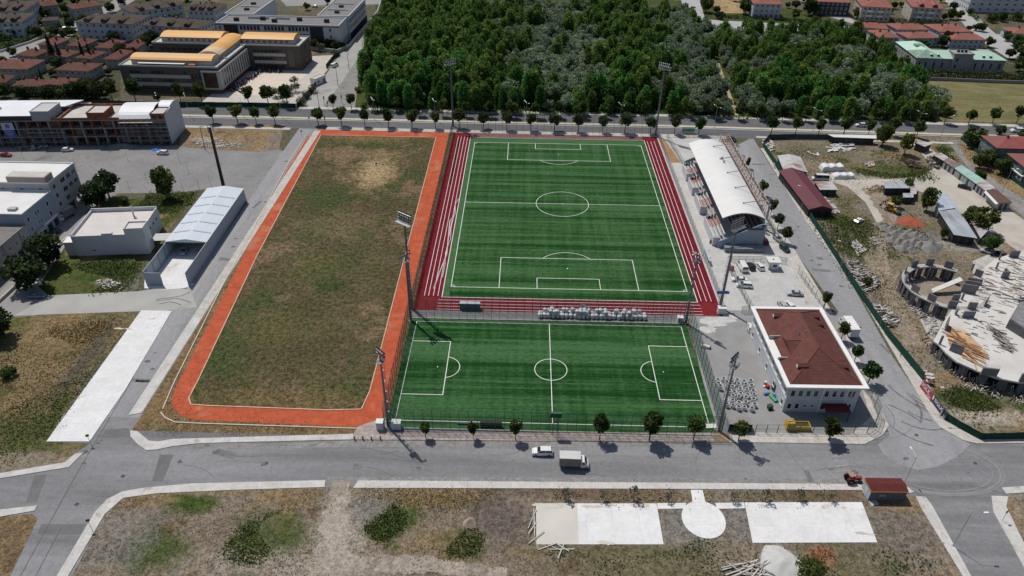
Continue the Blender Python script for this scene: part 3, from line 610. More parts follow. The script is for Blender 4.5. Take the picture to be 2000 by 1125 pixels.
def crown_mesh(name, mat, kind, r, h, z0, n, size, seed):
    """leaf clumps gathered in boughs through the crown's volume; r radius, h height, z0 underside"""
    rng = np.random.default_rng(seed)
    if kind == 'round':
        nb = 26; d = rng.normal(size=(nb, 3)); d /= np.linalg.norm(d, axis=1)[:, None]
        d = d*rng.uniform(.45, .8, (nb, 1)); C = d*[r, r, h/2]*np.array([1, 1, 1.0])
        br = rng.uniform(.30, .48, nb)*r; k = rng.integers(0, nb, n)
        o = rng.normal(size=(n, 3)); o /= np.linalg.norm(o, axis=1)[:, None]; o *= rng.uniform(.55, 1.0, (n, 1))
        P = C[k]+o*br[k][:, None]; tone = rng.uniform(.1, .9, nb)[k]; P[:, 2] += z0+h/2
        tw, up, tall = size, .5, 1
    elif kind == 'poplar':
        nb = 9; ang = rng.uniform(0, 6.28, nb); rad = r*.62*np.sqrt(rng.uniform(.05, 1, nb)); top = h*rng.uniform(.66, .98, nb); top[0] = h; rad[0] = 0
        k = rng.integers(0, nb, n); t = rng.uniform(0, 1, n)**.8
        env = np.sin(np.pi*np.clip(.10+.86*t, 0, 1)**.85)**.55*.95+.05
        a = rng.uniform(0, 6.28, n); rr = r*.52*env*np.sqrt(rng.uniform(.25, 1, n))
        P = np.column_stack([np.cos(ang[k])*rad[k]*(1-.25*t)+np.cos(a)*rr, np.sin(ang[k])*rad[k]*(1-.25*t)+np.sin(a)*rr, z0+t*(top[k])])
        tone = np.clip(rng.uniform(.2, .8, nb)[k]+.25*np.sin(t*23+k), 0, 1); tw, up, tall = size, .25, 1.7
    elif kind == 'willow':
        nb = 20; d = rng.normal(size=(nb, 3)); d[:, 2] = abs(d[:, 2])-.25; d /= np.linalg.norm(d, axis=1)[:, None]
        C = d*rng.uniform(.4, .8, (nb, 1))*[r, r, h*.62]; C[:, 2] += z0+h*.38; br = rng.uniform(.28, .46, nb)*r
        k = rng.integers(0, nb, n); o = rng.normal(size=(n, 3)); o /= np.linalg.norm(o, axis=1)[:, None]; o[:, 2] *= 1.1
        P = C[k]+o*br[k][:, None]*rng.uniform(.6, 1, (n, 1)); tone = rng.uniform(.15, .9, nb)[k]; tw, up, tall = size, .85, 1.2
    elif kind == 'conifer':
        t = rng.uniform(0, 1, n)**1.5; lay = .75+.25*np.sin(t*46); a = rng.uniform(0, 6.28, n); rr = r*(1-t)*lay*np.sqrt(rng.uniform(.2, 1, n))
        P = np.column_stack([np.cos(a)*rr, np.sin(a)*rr, z0+t*h]); tone = rng.uniform(0, 1, n); tw, up, tall = size, .4, 1
    P[:, 2] = np.maximum(P[:, 2], .25)
    V, F, tn = quads(P, rng.uniform(.6, 1.25, n)*tw, rng, up, tall, tone)
    return np_mesh(name, V, F, tn, mat)
def tree_proto(name, cat, mat, kind, r, h, z0, n, size, seed, trunk_r=.16, limbs=5):
    root = thing(name, None, cat); rng = random.Random(seed)
    c = D.objects.new('crown', crown_mesh('crown', mat, kind, r, h, z0, n, size, seed)); COL.objects.link(c); c.parent = root
    mb = MB(); lean = (rng.uniform(-.1, .1), rng.uniform(-.1, .1)); zt = z0+h*.35
    mb.tube((0, 0, -.05), (lean[0], lean[1], z0+.1*h), trunk_r*1.25, trunk_r*.85, 7)
    mb.tube((lean[0], lean[1], z0+.1*h), (0, 0, z0+h*.75), trunk_r*.85, trunk_r*.3, 6)
    for i in range(limbs):
        a = 6.28*i/limbs+rng.uniform(-.4, .4); e = rng.uniform(.35, .6)
        mb.tube((lean[0]*.8, lean[1]*.8, z0+h*rng.uniform(.0, .2)), (math.cos(a)*r*e, math.sin(a)*r*e, z0+h*rng.uniform(.4, .7)), trunk_r*.45, trunk_r*.15, 5)
    mb.build('trunk', BARK, root); return root
class Kind:
    """a handful of differently grown prototypes of one kind of tree; each call stands one more tree"""
    def __init__(s, protos, h0): s.p = protos; s.u = [[] for _ in protos]; s.h0 = h0; s.k = 0
    def put(s, loc, h, label, group, wide=1.0, rng=random.Random(2)):
        i = s.k % len(s.p); s.k += 1; q = h/s.h0
        return place(s.p[i], s.u[i], loc, rng.uniform(0, 6.28), label, group, (q*wide, q*wide, q))
STREET = Kind([tree_proto('street_tree', 'tree', L_STREET, 'round', 2.15, 4.9, 2.5, 900, .62, s_, .13) for s_ in (1, 2, 3, 4)], 7.4)
POPLAR = Kind([tree_proto('poplar_tree', 'tree', L_POP, 'poplar', 4.2, 14.4, 1.2, 2300, .56, s_, .2, 3) for s_ in (11, 12, 13, 14, 15)], 16)
WILLOW = Kind([tree_proto('willow_tree', 'tree', L_WIL, 'willow', 4.2, 9.2, .8, 1400, .62, s_, .2, 4) for s_ in (21, 22, 23, 24)], 9.6)
BROAD = Kind([tree_proto('broadleaf_tree', 'tree', L_BUSH, 'round', 4.0, 8.2, 1.4, 1900, .78, s_, .24) for s_ in (31, 32, 33)], 9.6)
DARK = Kind([tree_proto('dense_tree', 'tree', L_DARK, 'round', 4.0, 8.4, 1.0, 1900, .75, s_, .24) for s_ in (41, 42)], 9.4)
FIR = Kind([tree_proto('conifer_tree', 'tree', L_DARK, 'conifer', 2.6, 10.5, .8, 900, .62, s_, .2, 0) for s_ in (51, 52)], 11.3)
OLIVE_T = Kind([tree_proto('olive_tree', 'tree', L_OLIVE, 'willow', 2.6, 3.6, 1.0, 420, .42, s_, .12) for s_ in (61, 62)], 4.6)
SHRUB = Kind([tree_proto('shrub', 'shrub', L_BUSH, 'round', 1.6, 2.4, .1, 420, .45, s_, .06, 3) for s_ in (71, 72, 73)], 2.5)
SAPLING = Kind([tree_proto('sapling', 'sapling', L_OLIVE, 'willow', .95, 1.9, .6, 70, .26, s_, .035, 5) for s_ in (81, 82, 83)], 2.5)
YELLOWT = Kind([tree_proto('young_tree', 'tree', L_YEL, 'round', 2.3, 4.6, 1.6, 900, .55, 91, .12)], 6.2)

# street trees: (plan px, plan py, height)
G1 = 'street trees on the footway before the small pitch'
for (x, y, h, wd, lb) in ((831,855,4.7,.85,'thin small street tree nearest the two white boxes of the corner mast'), (924,857,4.9,.85,'small street tree right of the thin one, before the pitch fence'),
   (1007,859,6.1,.75,'slim street tree beside the black bench screen behind the fence'), (1171,859,7.4,.85,'street tree above the parked box truck'),
   (1268,860,8.4,.95,'tallest and widest street tree before the small pitch'), (1354,858,6.6,1.05,'broad street tree left of the white tipped goal'),
   (1442,860,5.6,1.1,'street tree in front of the grey roofed shelter'), (1618,860,6.6,1.25,'round street tree before the dark red lean-to of the club house')):
    STREET.put(g(x, y, .15), h, lb, G1, wd)
for (x, y, h, wd, lb) in ((1609,601,5.8,.85,'street tree above the club house, nearest the two parked cars'), (1642,664,5.6,.95,'street tree hiding half of the white parked lorry'),
   (1668,707,5.4,.95,'street tree just below the white parked lorry'), (1694,750,6.6,1.25,'wide street tree at the near corner of the red club house roof')):
    STREET.put(g(x, y, .15), h, lb, 'street trees beside the club house', wd)
for (x, y, h, wd, lb) in ((1488,382,6.2,1.0,'dark street tree beside the middle of the pinkish lattice'), (1505,420,6.0,1.05,'street tree at the near end of the pinkish lattice'),
   (1518,448,6.0,1.0,'street tree beside the silver car by the grandstand'), (1532,475,6.0,1.05,'street tree beside the dark green car by the grandstand')):
    STREET.put(g(x, y, .15), h, lb, 'street trees behind the grandstand', wd)
YELLOWT.put(g(1459, 329), 4.6, 'small yellow green tree sticking out of the pinkish lattice', None, .6)
south_row = [(417,240),(465,241),(501,242),(538,243),(622,244),(668,246),(713,247),(759,249),(805,250),(851,251),(897,250.5),(944,252),(990,254),(1037,255),(1083,256),(1129,258),(1176,259),(1220,259.5),(1270,261),(1317,261.5),(1364,263.5),(1505,263),(1553,263),(1598,265),(1647,264),(1695,266),(1742,265),(1789,269)]
lm = {21:'above the yard fence'}
for i, (x, y) in enumerate(south_row):
    STREET.put(g(x, y, .1), (8.3 if i < 21 else 8.1)+.6*math.sin(i*2.7), 'near kerb street tree of the avenue, %s from the left' % ordinal(i)+(', '+lm[i] if i in lm else ''), 'street trees on the near kerb of the avenue', 1.06+.14*math.sin(i*1.9))
north_row = [(220,196),(265,197),(310,203),(354,202),(396,204),(487,206),(525,207),(562,208),(651,212),(687,214),(730,216),(775,218),(820,226),(865,227),(911,228),(955,229),(1000,229.5),(1045,230),(1090,230),(1135,230.5),(1180,231),(1222,231.5),(1260,232),(1307,232),(1349,232),(1395,233),(1442,234),(1484,235),(1527,236),(1573,236.5),(1620,237),(1668,238),(1716,239),(1764,240),(1844,241),(1891,243),(1937,243),(1984,241.5)]
for i, (x, y) in enumerate(north_row):
    STREET.put(g(x, y, .1), 7.6+.7*math.sin(i*2.1)-(2 if i == 2 else 0)+(2.2 if i < 8 and i != 2 else 0), 'dark street tree on the far kerb of the avenue, %s from the left' % ordinal(i), 'street trees on the far kerb of the avenue', 1.08+.1*math.sin(i*1.3))
# single trees
for k, args in enumerate(((DARK, 191, 406, 10.0, 1.08, 'dark round tree nearest the parapet building by the side street'), (DARK, 215, 388, 10.6, 1.05, 'taller dark tree touching the side street tree, towards the car park'),
   (BROAD, 328, 388, 12.5, .72, 'tall dense pointed tree at the car park edge above the metal shed'), (DARK, 96, 520, 11.0, 1.15, 'big dark tree at the corner of the parapet building'), (DARK, 62, 562, 10.8, 1.2, 'big dark tree over the parked blue grey car'),
   (DARK, -4, 660, 9.5, 1.15, 'dark tree cut by the left edge above the yellow grass'), (BROAD, 1897, 286, 8.2, 1.25, 'large spreading tree at the mouth of the lane by the pink roofed houses'), (BROAD, 1722, 285, 9.8, .85, 'tall mid green tree behind the yard fence on the avenue'),
   (BROAD, 1925, 322, 6.5, 1.05, 'garden tree at the corner of the teal house'), (BROAD, 1952, 340, 7, 1.0, 'garden tree beside the white porch of the teal house'),
   (BROAD, 1808, 412, 9.0, .75, 'straggly tree between the corrugated shed roofs'), (BROAD, 1890, 440, 7.2, 1.0, 'rounded tree left of the bushy one by the white gravel'), (BROAD, 1915, 452, 8.8, 1.05, 'bushy tree overhanging the long rusty shed'),
   (BROAD, 1932, 492, 6.0, 1.1, 'tree over the two cars parked by the building site'), (BROAD, 1770, 372, 4.8, 1.0, 'bush on the weedy mound of the yard'), (BROAD, 1748, 405, 4.5, 1.0, 'bush beside the small blue roofed hut'),
   (BROAD, 1840, 465, 4.0, .8, 'small tree at the corrugated wall of the long shed'))):
    args[0].put(g(args[1], args[2], .05), args[3], args[5], None, args[4])
YELLOWT.put(g(1765, 302), 8.8, 'bright yellow green tree in the yard', None, .95)
# planted trees of the school
for x, y, h in ((538,190,5.0),(560,185,5.0),(578,180,4.5),(552,198,4.6),(590,205,4.2),(612,180,4.0),(600,192,4.0),(576,165,4.2),(625,100,5),(655,110,4)):
    OLIVE_T.put(g(x, y, .05), h, 'grey green small tree in the school yard', 'small trees of the school yard', 1.1)
for x, y, h in ((614,98,6),(640,96,5.5)): YELLOWT.put(g(x, y), h, 'light green tree between school and modern flats', 'light trees behind the school', 1.0)
# saplings in the bare beds below the road
for i, (x, y) in enumerate(((1106,975),(1176,975),(1237,977),(1304,979),(1433,979),(1495,980),(1561,975),(1620,978))):
    SAPLING.put(g(x, y, .05), (3.6,3.0,4.0,2.8,2.8,3.6,3.4,2.8)[i], 'thin sapling in the bare bed below the road, %s from the left' % ordinal(i), 'saplings in the beds below the road', 1.0)
# ------------------------------------------------------------------ the wood
def zone(px_, py_):
    """which trees grow where in the wood, as the clearing pattern of the photo shows"""
    return ((px_-1190)/330)**2+((py_-115)/105)**2
wood_poly = px((705,190),(715,140),(730,95),(742,60),(765,34),(1000,30),(1340,40),(1362,62),(1420,84),(1550,78),(1640,78),(1728,95),(1748,132),(1785,175),(1822,205),(1855,236),(1700,238),(1445,232),(1300,225),(1000,220),(760,214))
wr = random.Random(21); cand = []
A = np.array(wood_poly); lo, hi = A.min(0), A.max(0); cell = 5.3
def to_px(X, Y, Z=0):
    d = Vector((X, Y, Z))-Vector(CAM); zz = d.dot(_f); return 1000+FOC*d.dot(_r)/zz, 562.5-FOC*d.dot(_u)/zz
yy = lo[1]
while yy < hi[1]:
    xx = lo[0]
    while xx < hi[0]:
        cand.append((xx+wr.uniform(-2.2, 2.2), yy+wr.uniform(-2.2, 2.2))); xx += cell*1.12
    yy += cell
cand = [c for c, ok in zip(cand, inpoly(np.array(cand), wood_poly)) if ok]
path_w = [to_px(*q) for q in []]
trees = {'p': [], 'w': []}
for X, Y in cand:
    a, b = to_px(X, Y)
    pth = 1418+(b-190)*.35     # footpath through the wood
    if 120 < b < 236 and abs(a-pth) < 15: continue
    n1 = 1.1*math.sin(X*.085+1.3)+1.1*math.sin(Y*.11+X*.05)+.8*math.sin(X*.19-Y*.15+2)
    wz = .95 if (abs(a-1190) < 330 and b < 205) else -.2
    if 1400 < a < 1560: wz = .8
    if a > 1560: wz = .35 if b > 150 else -.6
    if a < 930: wz = -1.9
    trees['w' if n1+wz+wr.uniform(-.7, .7) > .75 else 'p'].append((X, Y, a, b))
def vis(t): return t[1]
for kk in trees: trees[kk].sort(key=vis)
rest = []
for i, (X, Y, a, b) in enumerate(trees['p']):
    h = wr.uniform(12.0, 17.5)*(1.08 if a < 950 else .92 if a > 1300 else 1)*(.62 if a > 1665 and b < 170 else 1); edge = Y < 97
    if edge: h *= .72
    if i < 300: POPLAR.put((X, Y, .03), h, 'bright green feathery poplar standing in the wood beyond the avenue', 'poplars of the wood', wr.uniform(.95, 1.3))
    else: rest.append((X, Y, h, 'p'))
for i, (X, Y, a, b) in enumerate(trees['w']):
    h = wr.uniform(7.5, 12.5)*(.8 if Y < 97 else 1)
    if i < 300: WILLOW.put((X, Y, .03), h, 'grey green rounded willow standing in the wood beyond the avenue', 'willows of the wood', wr.uniform(.85, 1.2))
    else: rest.append((X, Y, h, 'w'))
def far_wood(name, label, items, kinds, mat):
    Vs, Fs, Ts, b = [], [], [], 0
    for j, (X, Y, h) in enumerate(items):
        me = kinds.p[j % len(kinds.p)].children[0].data; n = len(me.vertices)
        co = np.empty(n*3, np.float32); me.vertices.foreach_get('co', co); co = co.reshape(-1, 3)*(h/kinds.h0)
        th = j*1.7; c_, s_ = math.cos(th), math.sin(th); co = np.column_stack([co[:, 0]*c_-co[:, 1]*s_+X, co[:, 0]*s_+co[:, 1]*c_+Y, co[:, 2]])
        tn = np.empty(n//4, np.float32); me.attributes['tone'].data.foreach_get('value', tn)
        Vs.append(co); Fs.append(np.arange(n).reshape(-1, 4)+b); Ts.append(np.clip(tn+.25*math.sin(j*2.4), 0, 1)); b += n
    if Vs:
        o = D.objects.new(name, np_mesh(name, np.concatenate(Vs), np.concatenate(Fs), np.concatenate(Ts), mat)); COL.objects.link(o)
        tag(o, label, 'trees', None, 'stuff')
far_wood('far_poplars', 'far mass of poplars at the back of the wood', [r_[:3] for r_ in rest if r_[3] == 'p'], POPLAR, L_POP)
far_wood('far_willows', 'far mass of willows at the back of the wood', [r_[:3] for r_ in rest if r_[3] == 'w'], WILLOW, L_WIL)
print('WOOD', {k: len(v) for k, v in trees.items()}, len(rest))
weeds('undergrowth', 'low green undergrowth along the edge of the wood', px((700,222),(1000,222),(1300,226),(1450,231),(1700,238),(1850,238),(1845,226),(1440,216),(1000,206),(760,203)), 7000, .75, 2.2, L_BUSH, 5, 9)
weeds('undergrowth', 'brambles beside the footpath through the wood', px((1380,225),(1500,229),(1480,190),(1440,120),(1395,120),(1400,170)), 3500, .7, 1.3, L_YEL, 6, 7)
mb = MB(); mb.strip(px((1400,118),(1411,150),(1424,185),(1436,215),(1440,228)), 1.7, .06); struct('path', mb, M('path_sand', (.36,.29,.2), .95, .12, .5), 'sandy footpath through the wood')
# ------------------------------------------------------------------ weeds on the open lots (ground cover)
W = weeds
SOUTH = px((140,1120),(250,985),(630,958),(700,960),(1030,965),(1020,1090),(1300,1092),(1460,1090),(1740,1088),(1720,985),(1780,975),(1870,1125),(1900,1160),(130,1160))
W('weeds', 'scattered small weeds over the lot below the road', SOUTH, 5200, .26, .22, L_WEED, 40, 1.5)
W('dry_grass', 'scattered dry tufts over the lot below the road', SOUTH, 5200, .26, .2, L_DRY, 41, 2.2)
YARD = px((1500,300),(1600,275),(1740,285),(1770,330),(1830,345),(1760,352),(1690,360),(1660,372),(1660,420),(1720,460),(1740,560),(1790,650),(1830,740),(1900,790),(1990,800),(1990,850),(1920,850),(1850,800),(1760,680),(1640,500),(1590,440),(1640,420),(1600,350))
W('weeds', 'scattered weeds over the building yard', YARD, 7500, .42, .4, L_WEED, 42, 2.6)
W('dry_grass', 'scattered dry tufts over the building yard', YARD, 5200, .38, .35, L_DRY, 43, 2.6)
W('weeds', 'rank green weeds along the inside of the hoarding', px((1580,420),(1660,410),(1690,470),(1720,560),(1745,640),(1725,640),(1650,530)), 3600, .5, .8, L_WEED, 44, 3.0)
WEST = px((0,650),(60,630),(245,612),(262,625),(165,740),(90,860),(150,880),(0,915))
W('weeds', 'scattered weeds over the left grass lot', WEST, 4200, .3, .3, L_BUSH, 45, 2.0)
W('dry_grass', 'scattered straw over the left grass lot', WEST, 4200, .3, .3, L_DRY, 46, 3.0)
W('weeds', 'dark weed bed by the driveway track', px((708,1035),(725,1022),(755,1000),(768,988),(785,1000),(795,1018),(775,1040),(755,1057),(735,1055)), 2300, .36, .5, L_WEED, 1)
W('weeds', 'broken green weed bed below the sand heap', px((862,1050),(880,1038),(900,1030),(935,1035),(945,1060),(930,1085),(895,1090),(870,1080)), 1400, .4, .4, L_WEED, 2, 2.2)
W('weeds', 'green weeds near the left kerb', px((290,1030),(330,990),(380,968),(415,965),(412,985),(385,1010),(345,1030),(330,1060),(280,1100),(240,1125),(250,1090)), 2600, .4, .45, L_WEED, 3, 3.0)
W('weeds', 'loose green weeds left of the dirt track', px((440,1065),(480,1020),(545,1000),(580,1010),(570,1050),(540,1075),(480,1115),(430,1125)), 2600, .4, .45, L_WEED, 4, 2.2)
W('weeds', 'green weeds along the lower edge of the concrete pads', px((1060,1068),(1180,1067),(1290,1066),(1320,1040),(1340,1030),(1370,1050),(1400,1060),(1380,1085),(1200,1090),(1070,1085)), 1500, .36, .35, L_WEED, 5, 2.0)
W('weeds', 'sparse weeds in the lower right lot', px((1150,1100),(1500,1080),(1640,1090),(1780,1080),(1850,1125),(1700,1150),(1180,1150)), 2600, .4, .4, L_BUSH, 6, 2.4)
W('weeds', 'dark bush clump by the white heap', px((1555,1098),(1590,1092),(1610,1110),(1605,1135),(1560,1135)), 800, .45, 1.2, L_WEED, 7)
W('weeds', 'rusty red dead plants by the pads', px((1580,1078),(1600,1068),(1622,1072),(1632,1090),(1610,1100),(1585,1096)), 230, .26, .25, L_RUST, 8)
W('dry_grass', 'straw tufts along the pavement below the road', px((700,957),(1030,957),(1020,968),(960,975),(890,1000),(800,985),(720,970)), 3200, .30, .25, L_DRY, 9, 3.0)
W('dry_grass', 'straw tufts below the left pavement', px((245,978),(320,966),(640,955),(636,990),(520,985),(420,972),(300,1000),(230,1030)), 2600, .3, .25, L_DRY, 10, 3.0)
W('weeds', 'low weeds in the dug beds below the road', px((1010,960),(1345,960),(1352,980),(1015,980)), 900, .32, .3, L_BUSH, 11, 1.6)
W('weeds', 'low weeds in the right dug bed', px((1376,960),(1670,960),(1680,978),(1382,980)), 900, .32, .3, L_BUSH, 12, 1.6)
W('weeds', 'tall green weeds of the plot below the parapet building', px((110,560),(130,520),(180,512),(270,515),(262,545),(240,568),(110,575)), 5200, .5, .9, L_WEED, 13, 3.5)
W('weeds', 'green weeds behind the parapet building', px((225,405),(250,380),(345,378),(385,378),(372,400),(330,420),(235,410)), 3600, .5, .9, L_WEED, 14, 3.0)
W('dry_grass', 'tall straw between parapet building and metal shed', px((318,430),(330,405),(370,400),(352,430),(322,452)), 1200, .5, .7, L_DRY, 15, 2.0)
W('weeds', 'green patches in the left grass lot', px((0,700),(120,700),(200,660),(230,620),(255,625),(170,740),(100,850),(0,900)), 5200, .42, .4, L_WEED, 16, 5.0)
W('dry_grass', 'long straw in the left grass lot', px((30,700),(100,640),(230,622),(190,660),(120,690),(60,750),(0,760),(0,730)), 4200, .42, .45, L_DRY, 17, 4.0)
W('weeds', 'weeds of the yard beside the red roofed shed', px((1600,420),(1660,405),(1700,440),(1700,480),(1680,520),(1640,490),(1600,450)), 3400, .5, .7, L_WEED, 18, 3.5)
W('weeds', 'weeds on the mound of the yard', px((1665,330),(1700,310),(1760,305),(1815,330),(1825,355),(1760,350),(1690,345)), 3400, .55, .8, L_WEED, 19, 4.0)
W('weeds', 'green bed below the curved concrete shell', px((1840,770),(1870,755),(1920,770),(1955,800),(1900,805),(1855,790)), 2400, .4, .4, L_WEED, 20)
W('dry_grass', 'straw of the yard mound', px((1685,370),(1720,362),(1760,375),(1760,395),(1710,395)), 1400, .5, .5, L_DRY, 21, 3.0)
W('weeds', 'dark weeds growing between the gravel heaps', px((1712,436),(1740,440),(1800,455),(1812,480),(1775,492),(1735,480)), 1300, .5, .9, L_WEED, 47, 1.6)
W('weeds', 'mixed weeds around the gravel heaps', px((1640,440),(1740,400),(1850,450),(1850,480),(1760,500),(1690,520)), 3200, .5, .5, L_BUSH, 22, 3.0)
W('dry_grass', 'straw tufts round the clay track', px((345,830),(320,820),(320,800),(345,745),(335,800),(350,812),(640,836),(690,845),(380,850),(300,855)), 2600, .26, .2, L_DRY, 23, 2.0)
W('dry_grass', 'tufts in the brown field', core, 14000, .26, .16, LEAF('leaf_field', (.06,.06,.02), (.19,.14,.07), .2, .1), 24, 7.0)
W('weeds', 'weeds along the pink house lane', px((1870,275),(1905,290),(1990,352),(2050,400),(2050,415),(1960,355),(1890,305)), 1500, .5, .5, L_DRY, 25, 3.0)
W('weeds', 'green weeds behind the teal shed roof', px((1826,292),(1838,285),(1870,315),(1862,318)), 500, .55, .8, L_WEED, 26)
# ================================================================== MASTS, LAMPS, FENCES
STEEL = M('steel_grey', (.20,.22,.25), .5, .12, 1.5, .6); GALV = M('galvanised', (.42,.44,.46), .45, .1, 2, .7); DKST = M('steel_dark', (.06,.07,.085), .5, .15, 2, .4)
GREENP = M('paint_green', (.020,.075,.055), .5, .15, 2); LAMP = M('lamp_glass', (.72,.74,.76), .25, .1, 3, 0, spec=.6); WHITE = M('white_paint', (.72,.72,.71), .6, .06, 1.5)
BOXW = M('cabinet_white', (.60,.61,.62), .55, .08, 2)
def stadium_mast(loc, h, label, small=False, yaw=0.0, group=None):
    root = thing('floodlight_mast', label, 'floodlight mast', loc, yaw, group)
    mb = MB(); n = 10
    mb.tube((0,0,0), (0,0,h*.5), .42 if not small else .34, .30 if not small else .26, n); mb.tube((0,0,h*.5), (0,0,h), .30 if not small else .26, .2 if not small else .18, n)
    mb.lathe([(.62,0),(.62,.12),(.45,.14)], 10); mb.build('pole', STEEL, root, smooth=False)
    mb = MB()
    for k in range(int(h/.9)): mb.box(-.28, .28, -.62, -.57, .8+k*.9, .86+k*.9)
    for s in (-.28, .28): mb.tube((s,-.6,.6), (s,-.6,h-1.2), .035, n=4)
    for k in range(int(h/3)): mb.box(-.3, .3, -.6, -.3, 1.5+k*3, 1.56+k*3)
    mb.build('ladder', STEEL, root)
    mb = MB()
    if not small:
        for j in range(4): mb.tube((-2.4,-.1+.0*j,h+.1+j*.75), (2.4,-.1,h+.1+j*.75), .07, n=5)
        for s in (-2.2,-.75,.75,2.2): mb.tube((s,-.1,h-.2), (s,-.1,h+2.5), .07, n=5)
        mb.box(-2.5, 2.5, .2, 1.1, h-.15, h-.08); 
        for s in (-2.5, 2.5): mb.tube((s,.2,h-.1), (s,1.1,h+.9), .05, n=4)
        mb.tube((-2.5,1.1,h+.9), (2.5,1.1,h+.9), .05, n=4)
        rows = [(x_, h+.25+j*.75) for j in range(4) for x_ in np.linspace(-2.0, 2.0, 6)]
    else:
        mb.box(-.75, .75, -.75, .75, h-1.7, h-1.62); 
        for s in (-.75, .75):
            for t in (-.75, .75): mb.tube((s,t,h-1.65), (s,t,h-.6), .05, n=4)
        for z_ in (h-.6, h-1.1):
            for s in (-.75, .75): mb.tube((s,-.75,z_), (s,.75,z_), .045, n=4); mb.tube((-.75,s,z_), (.75,s,z_), .045, n=4)
        mb.tube((-1.4,0,h+.1), (1.4,0,h+.1), .08, n=5); mb.tube((-1.2,0,h+1.0), (1.2,0,h+1.0), .08, n=5); mb.tube((0,0,h-.2), (0,0,h+1.1), .09, n=5)
        rows = [(x_, h+.2+j*.9) for j in range(2) for x_ in (-1.2, -.4, .4, 1.2)]
    mb.build('head_frame', GALV if not small else STEEL, root)
    lm_ = MB(); lm_.cbox((0,0,0), (.46,.22,.44), 0, (.5,0)); lm_.mi = 1; lm_.cbox((0,-.14,-.07), (.38,.04,.36), 0, (.5,0))
    l0 = lm_.build('lamp_head', [DKST, LAMP], root); first = True
    for x_, z_ in rows:
        l = l0 if first else linkcopy(l0, root, (0,0,0)); first = False; l.location = (x_, -.34, z_)
    return root
GS = 'tall floodlight masts of the main pitch'
stadium_mast((-44.6,70.2,0), 26.5, 'tall floodlight mast at the far left corner of the main track', yaw=.6, group=GS)
stadium_mast((41.6,63.4,0), 28.0, 'tall floodlight mast at the far right corner of the main track', yaw=-.6, group=GS)
stadium_mast((-43.9,-63.8,0), 27.2, 'tall floodlight mast at the near left corner of the main track', yaw=2.5, group=GS)
stadium_mast((41.9,-60.2,0), 25.5, 'tall grey floodlight mast with the blue ring at the near right track corner', yaw=-2.5, group=GS)
G2 = 'slim floodlight masts of the small pitch'
stadium_mast((-42.9,-109.0,0), 20.8, 'slim floodlight mast between two white boxes at the road corner', True, 2.3, G2)
stadium_mast((-43.4,-69.2,0), 20.6, 'slim floodlight mast at the far left corner of the small pitch', True, .8, G2)
stadium_mast((30.9,-67.9,0), 21.2, 'slim floodlight mast at the far right corner of the small pitch', True, -.8, G2)
stadium_mast((31.2,-107.9,0), 20.6, 'slim floodlight mast rising beside the white bags', True, -2.3, G2)
# blue advertising ring on the right mast is a sheet of its own
mb = MB(); mb.cbox((0,0,0), (3.4,.16,.75)); mb.cbox((0,.4,0), (3.0,.1,.6)); o = mb.build('sign_board', M('sign_blue', (.03,.13,.32), .5, .15, 1)); o.location = (41.6,-61.0,5.6)
tag(o, 'blue board hung round the near right mast', 'sign')
def cabinet(x, y, s, label, grp=None):
    t = thing('electric_cabinet', label, 'cabinet', (x, y, .1), 0, grp); mb = MB()
    mb.box(-s[0]/2, s[0]/2, -s[1]/2, s[1]/2, 0, s[2]); mb.box(-s[0]/2-.08, s[0]/2+.08, -s[1]/2-.08, s[1]/2+.08, s[2], s[2]+.1); mb.build('housing', BOXW, t, bevel=.03)
    mb = MB(); mb.box(-s[0]/2+.1, -.03, -s[1]/2-.04, -s[1]/2-.004, .15, s[2]-.15); mb.box(.03, s[0]/2-.1, -s[1]/2-.04, -s[1]/2-.004, .15, s[2]-.15); mb.build('door', M('cabinet_door', (.50,.515,.53), .5, .06, 2), t)
cabinet(-44.6, -109.6, (1.5,1.4,2.2), 'white electric box left of the corner mast', 'white electric boxes of the masts')
cabinet(-41.0, -109.3, (2.0,1.4,1.9), 'white electric box right of the corner mast', 'white electric boxes of the masts')
cabinet(41.6, -62.9, (2.2,1.5,1.9), 'white electric box with three vents at the near right track corner', 'white electric boxes of the masts')
cabinet(29.4, -67.3, (1.5,1.3,1.6), 'white electric box at the far right corner of the small pitch', 'white electric boxes of the masts')
# black lattice pole behind the metal shed
root = thing('antenna_mast', 'thick black mast with panel antennas behind the metal shed', 'antenna mast', g(437, 362)-Vector((0, .3, 0)), 0)
mb = MB(); mb.tube((0,0,0), (0,0,22.4), .62, .42, 12); mb.build('pole', M('pole_black', (.032,.036,.036), .6, .15, 1), root)
for k in range(3):
    a = k*2.09+.4; mb = MB(); mb.cbox((math.cos(a)*.95, math.sin(a)*.95, 21.6), (.22,.5,2.2), a); mb.tube((0,0,21), (math.cos(a)*.95, math.sin(a)*.95, 21), .06, n=4); mb.tube((0,0,22.2), (math.cos(a)*.95, math.sin(a)*.95, 22.2), .06, n=4); mb.build('antenna', M('antenna_grey', (.24,.26,.27), .6), root)
mb = MB(); mb.lathe([(.75,22.4),(.75,22.5)], 10); mb.tube((0,0,22.5),(0,0,24.2),.05,n=4); mb.tube((.4,.2,22.5),(.4,.2,23.8),.16,n=6); mb.build('top_bracket', GALV, root)

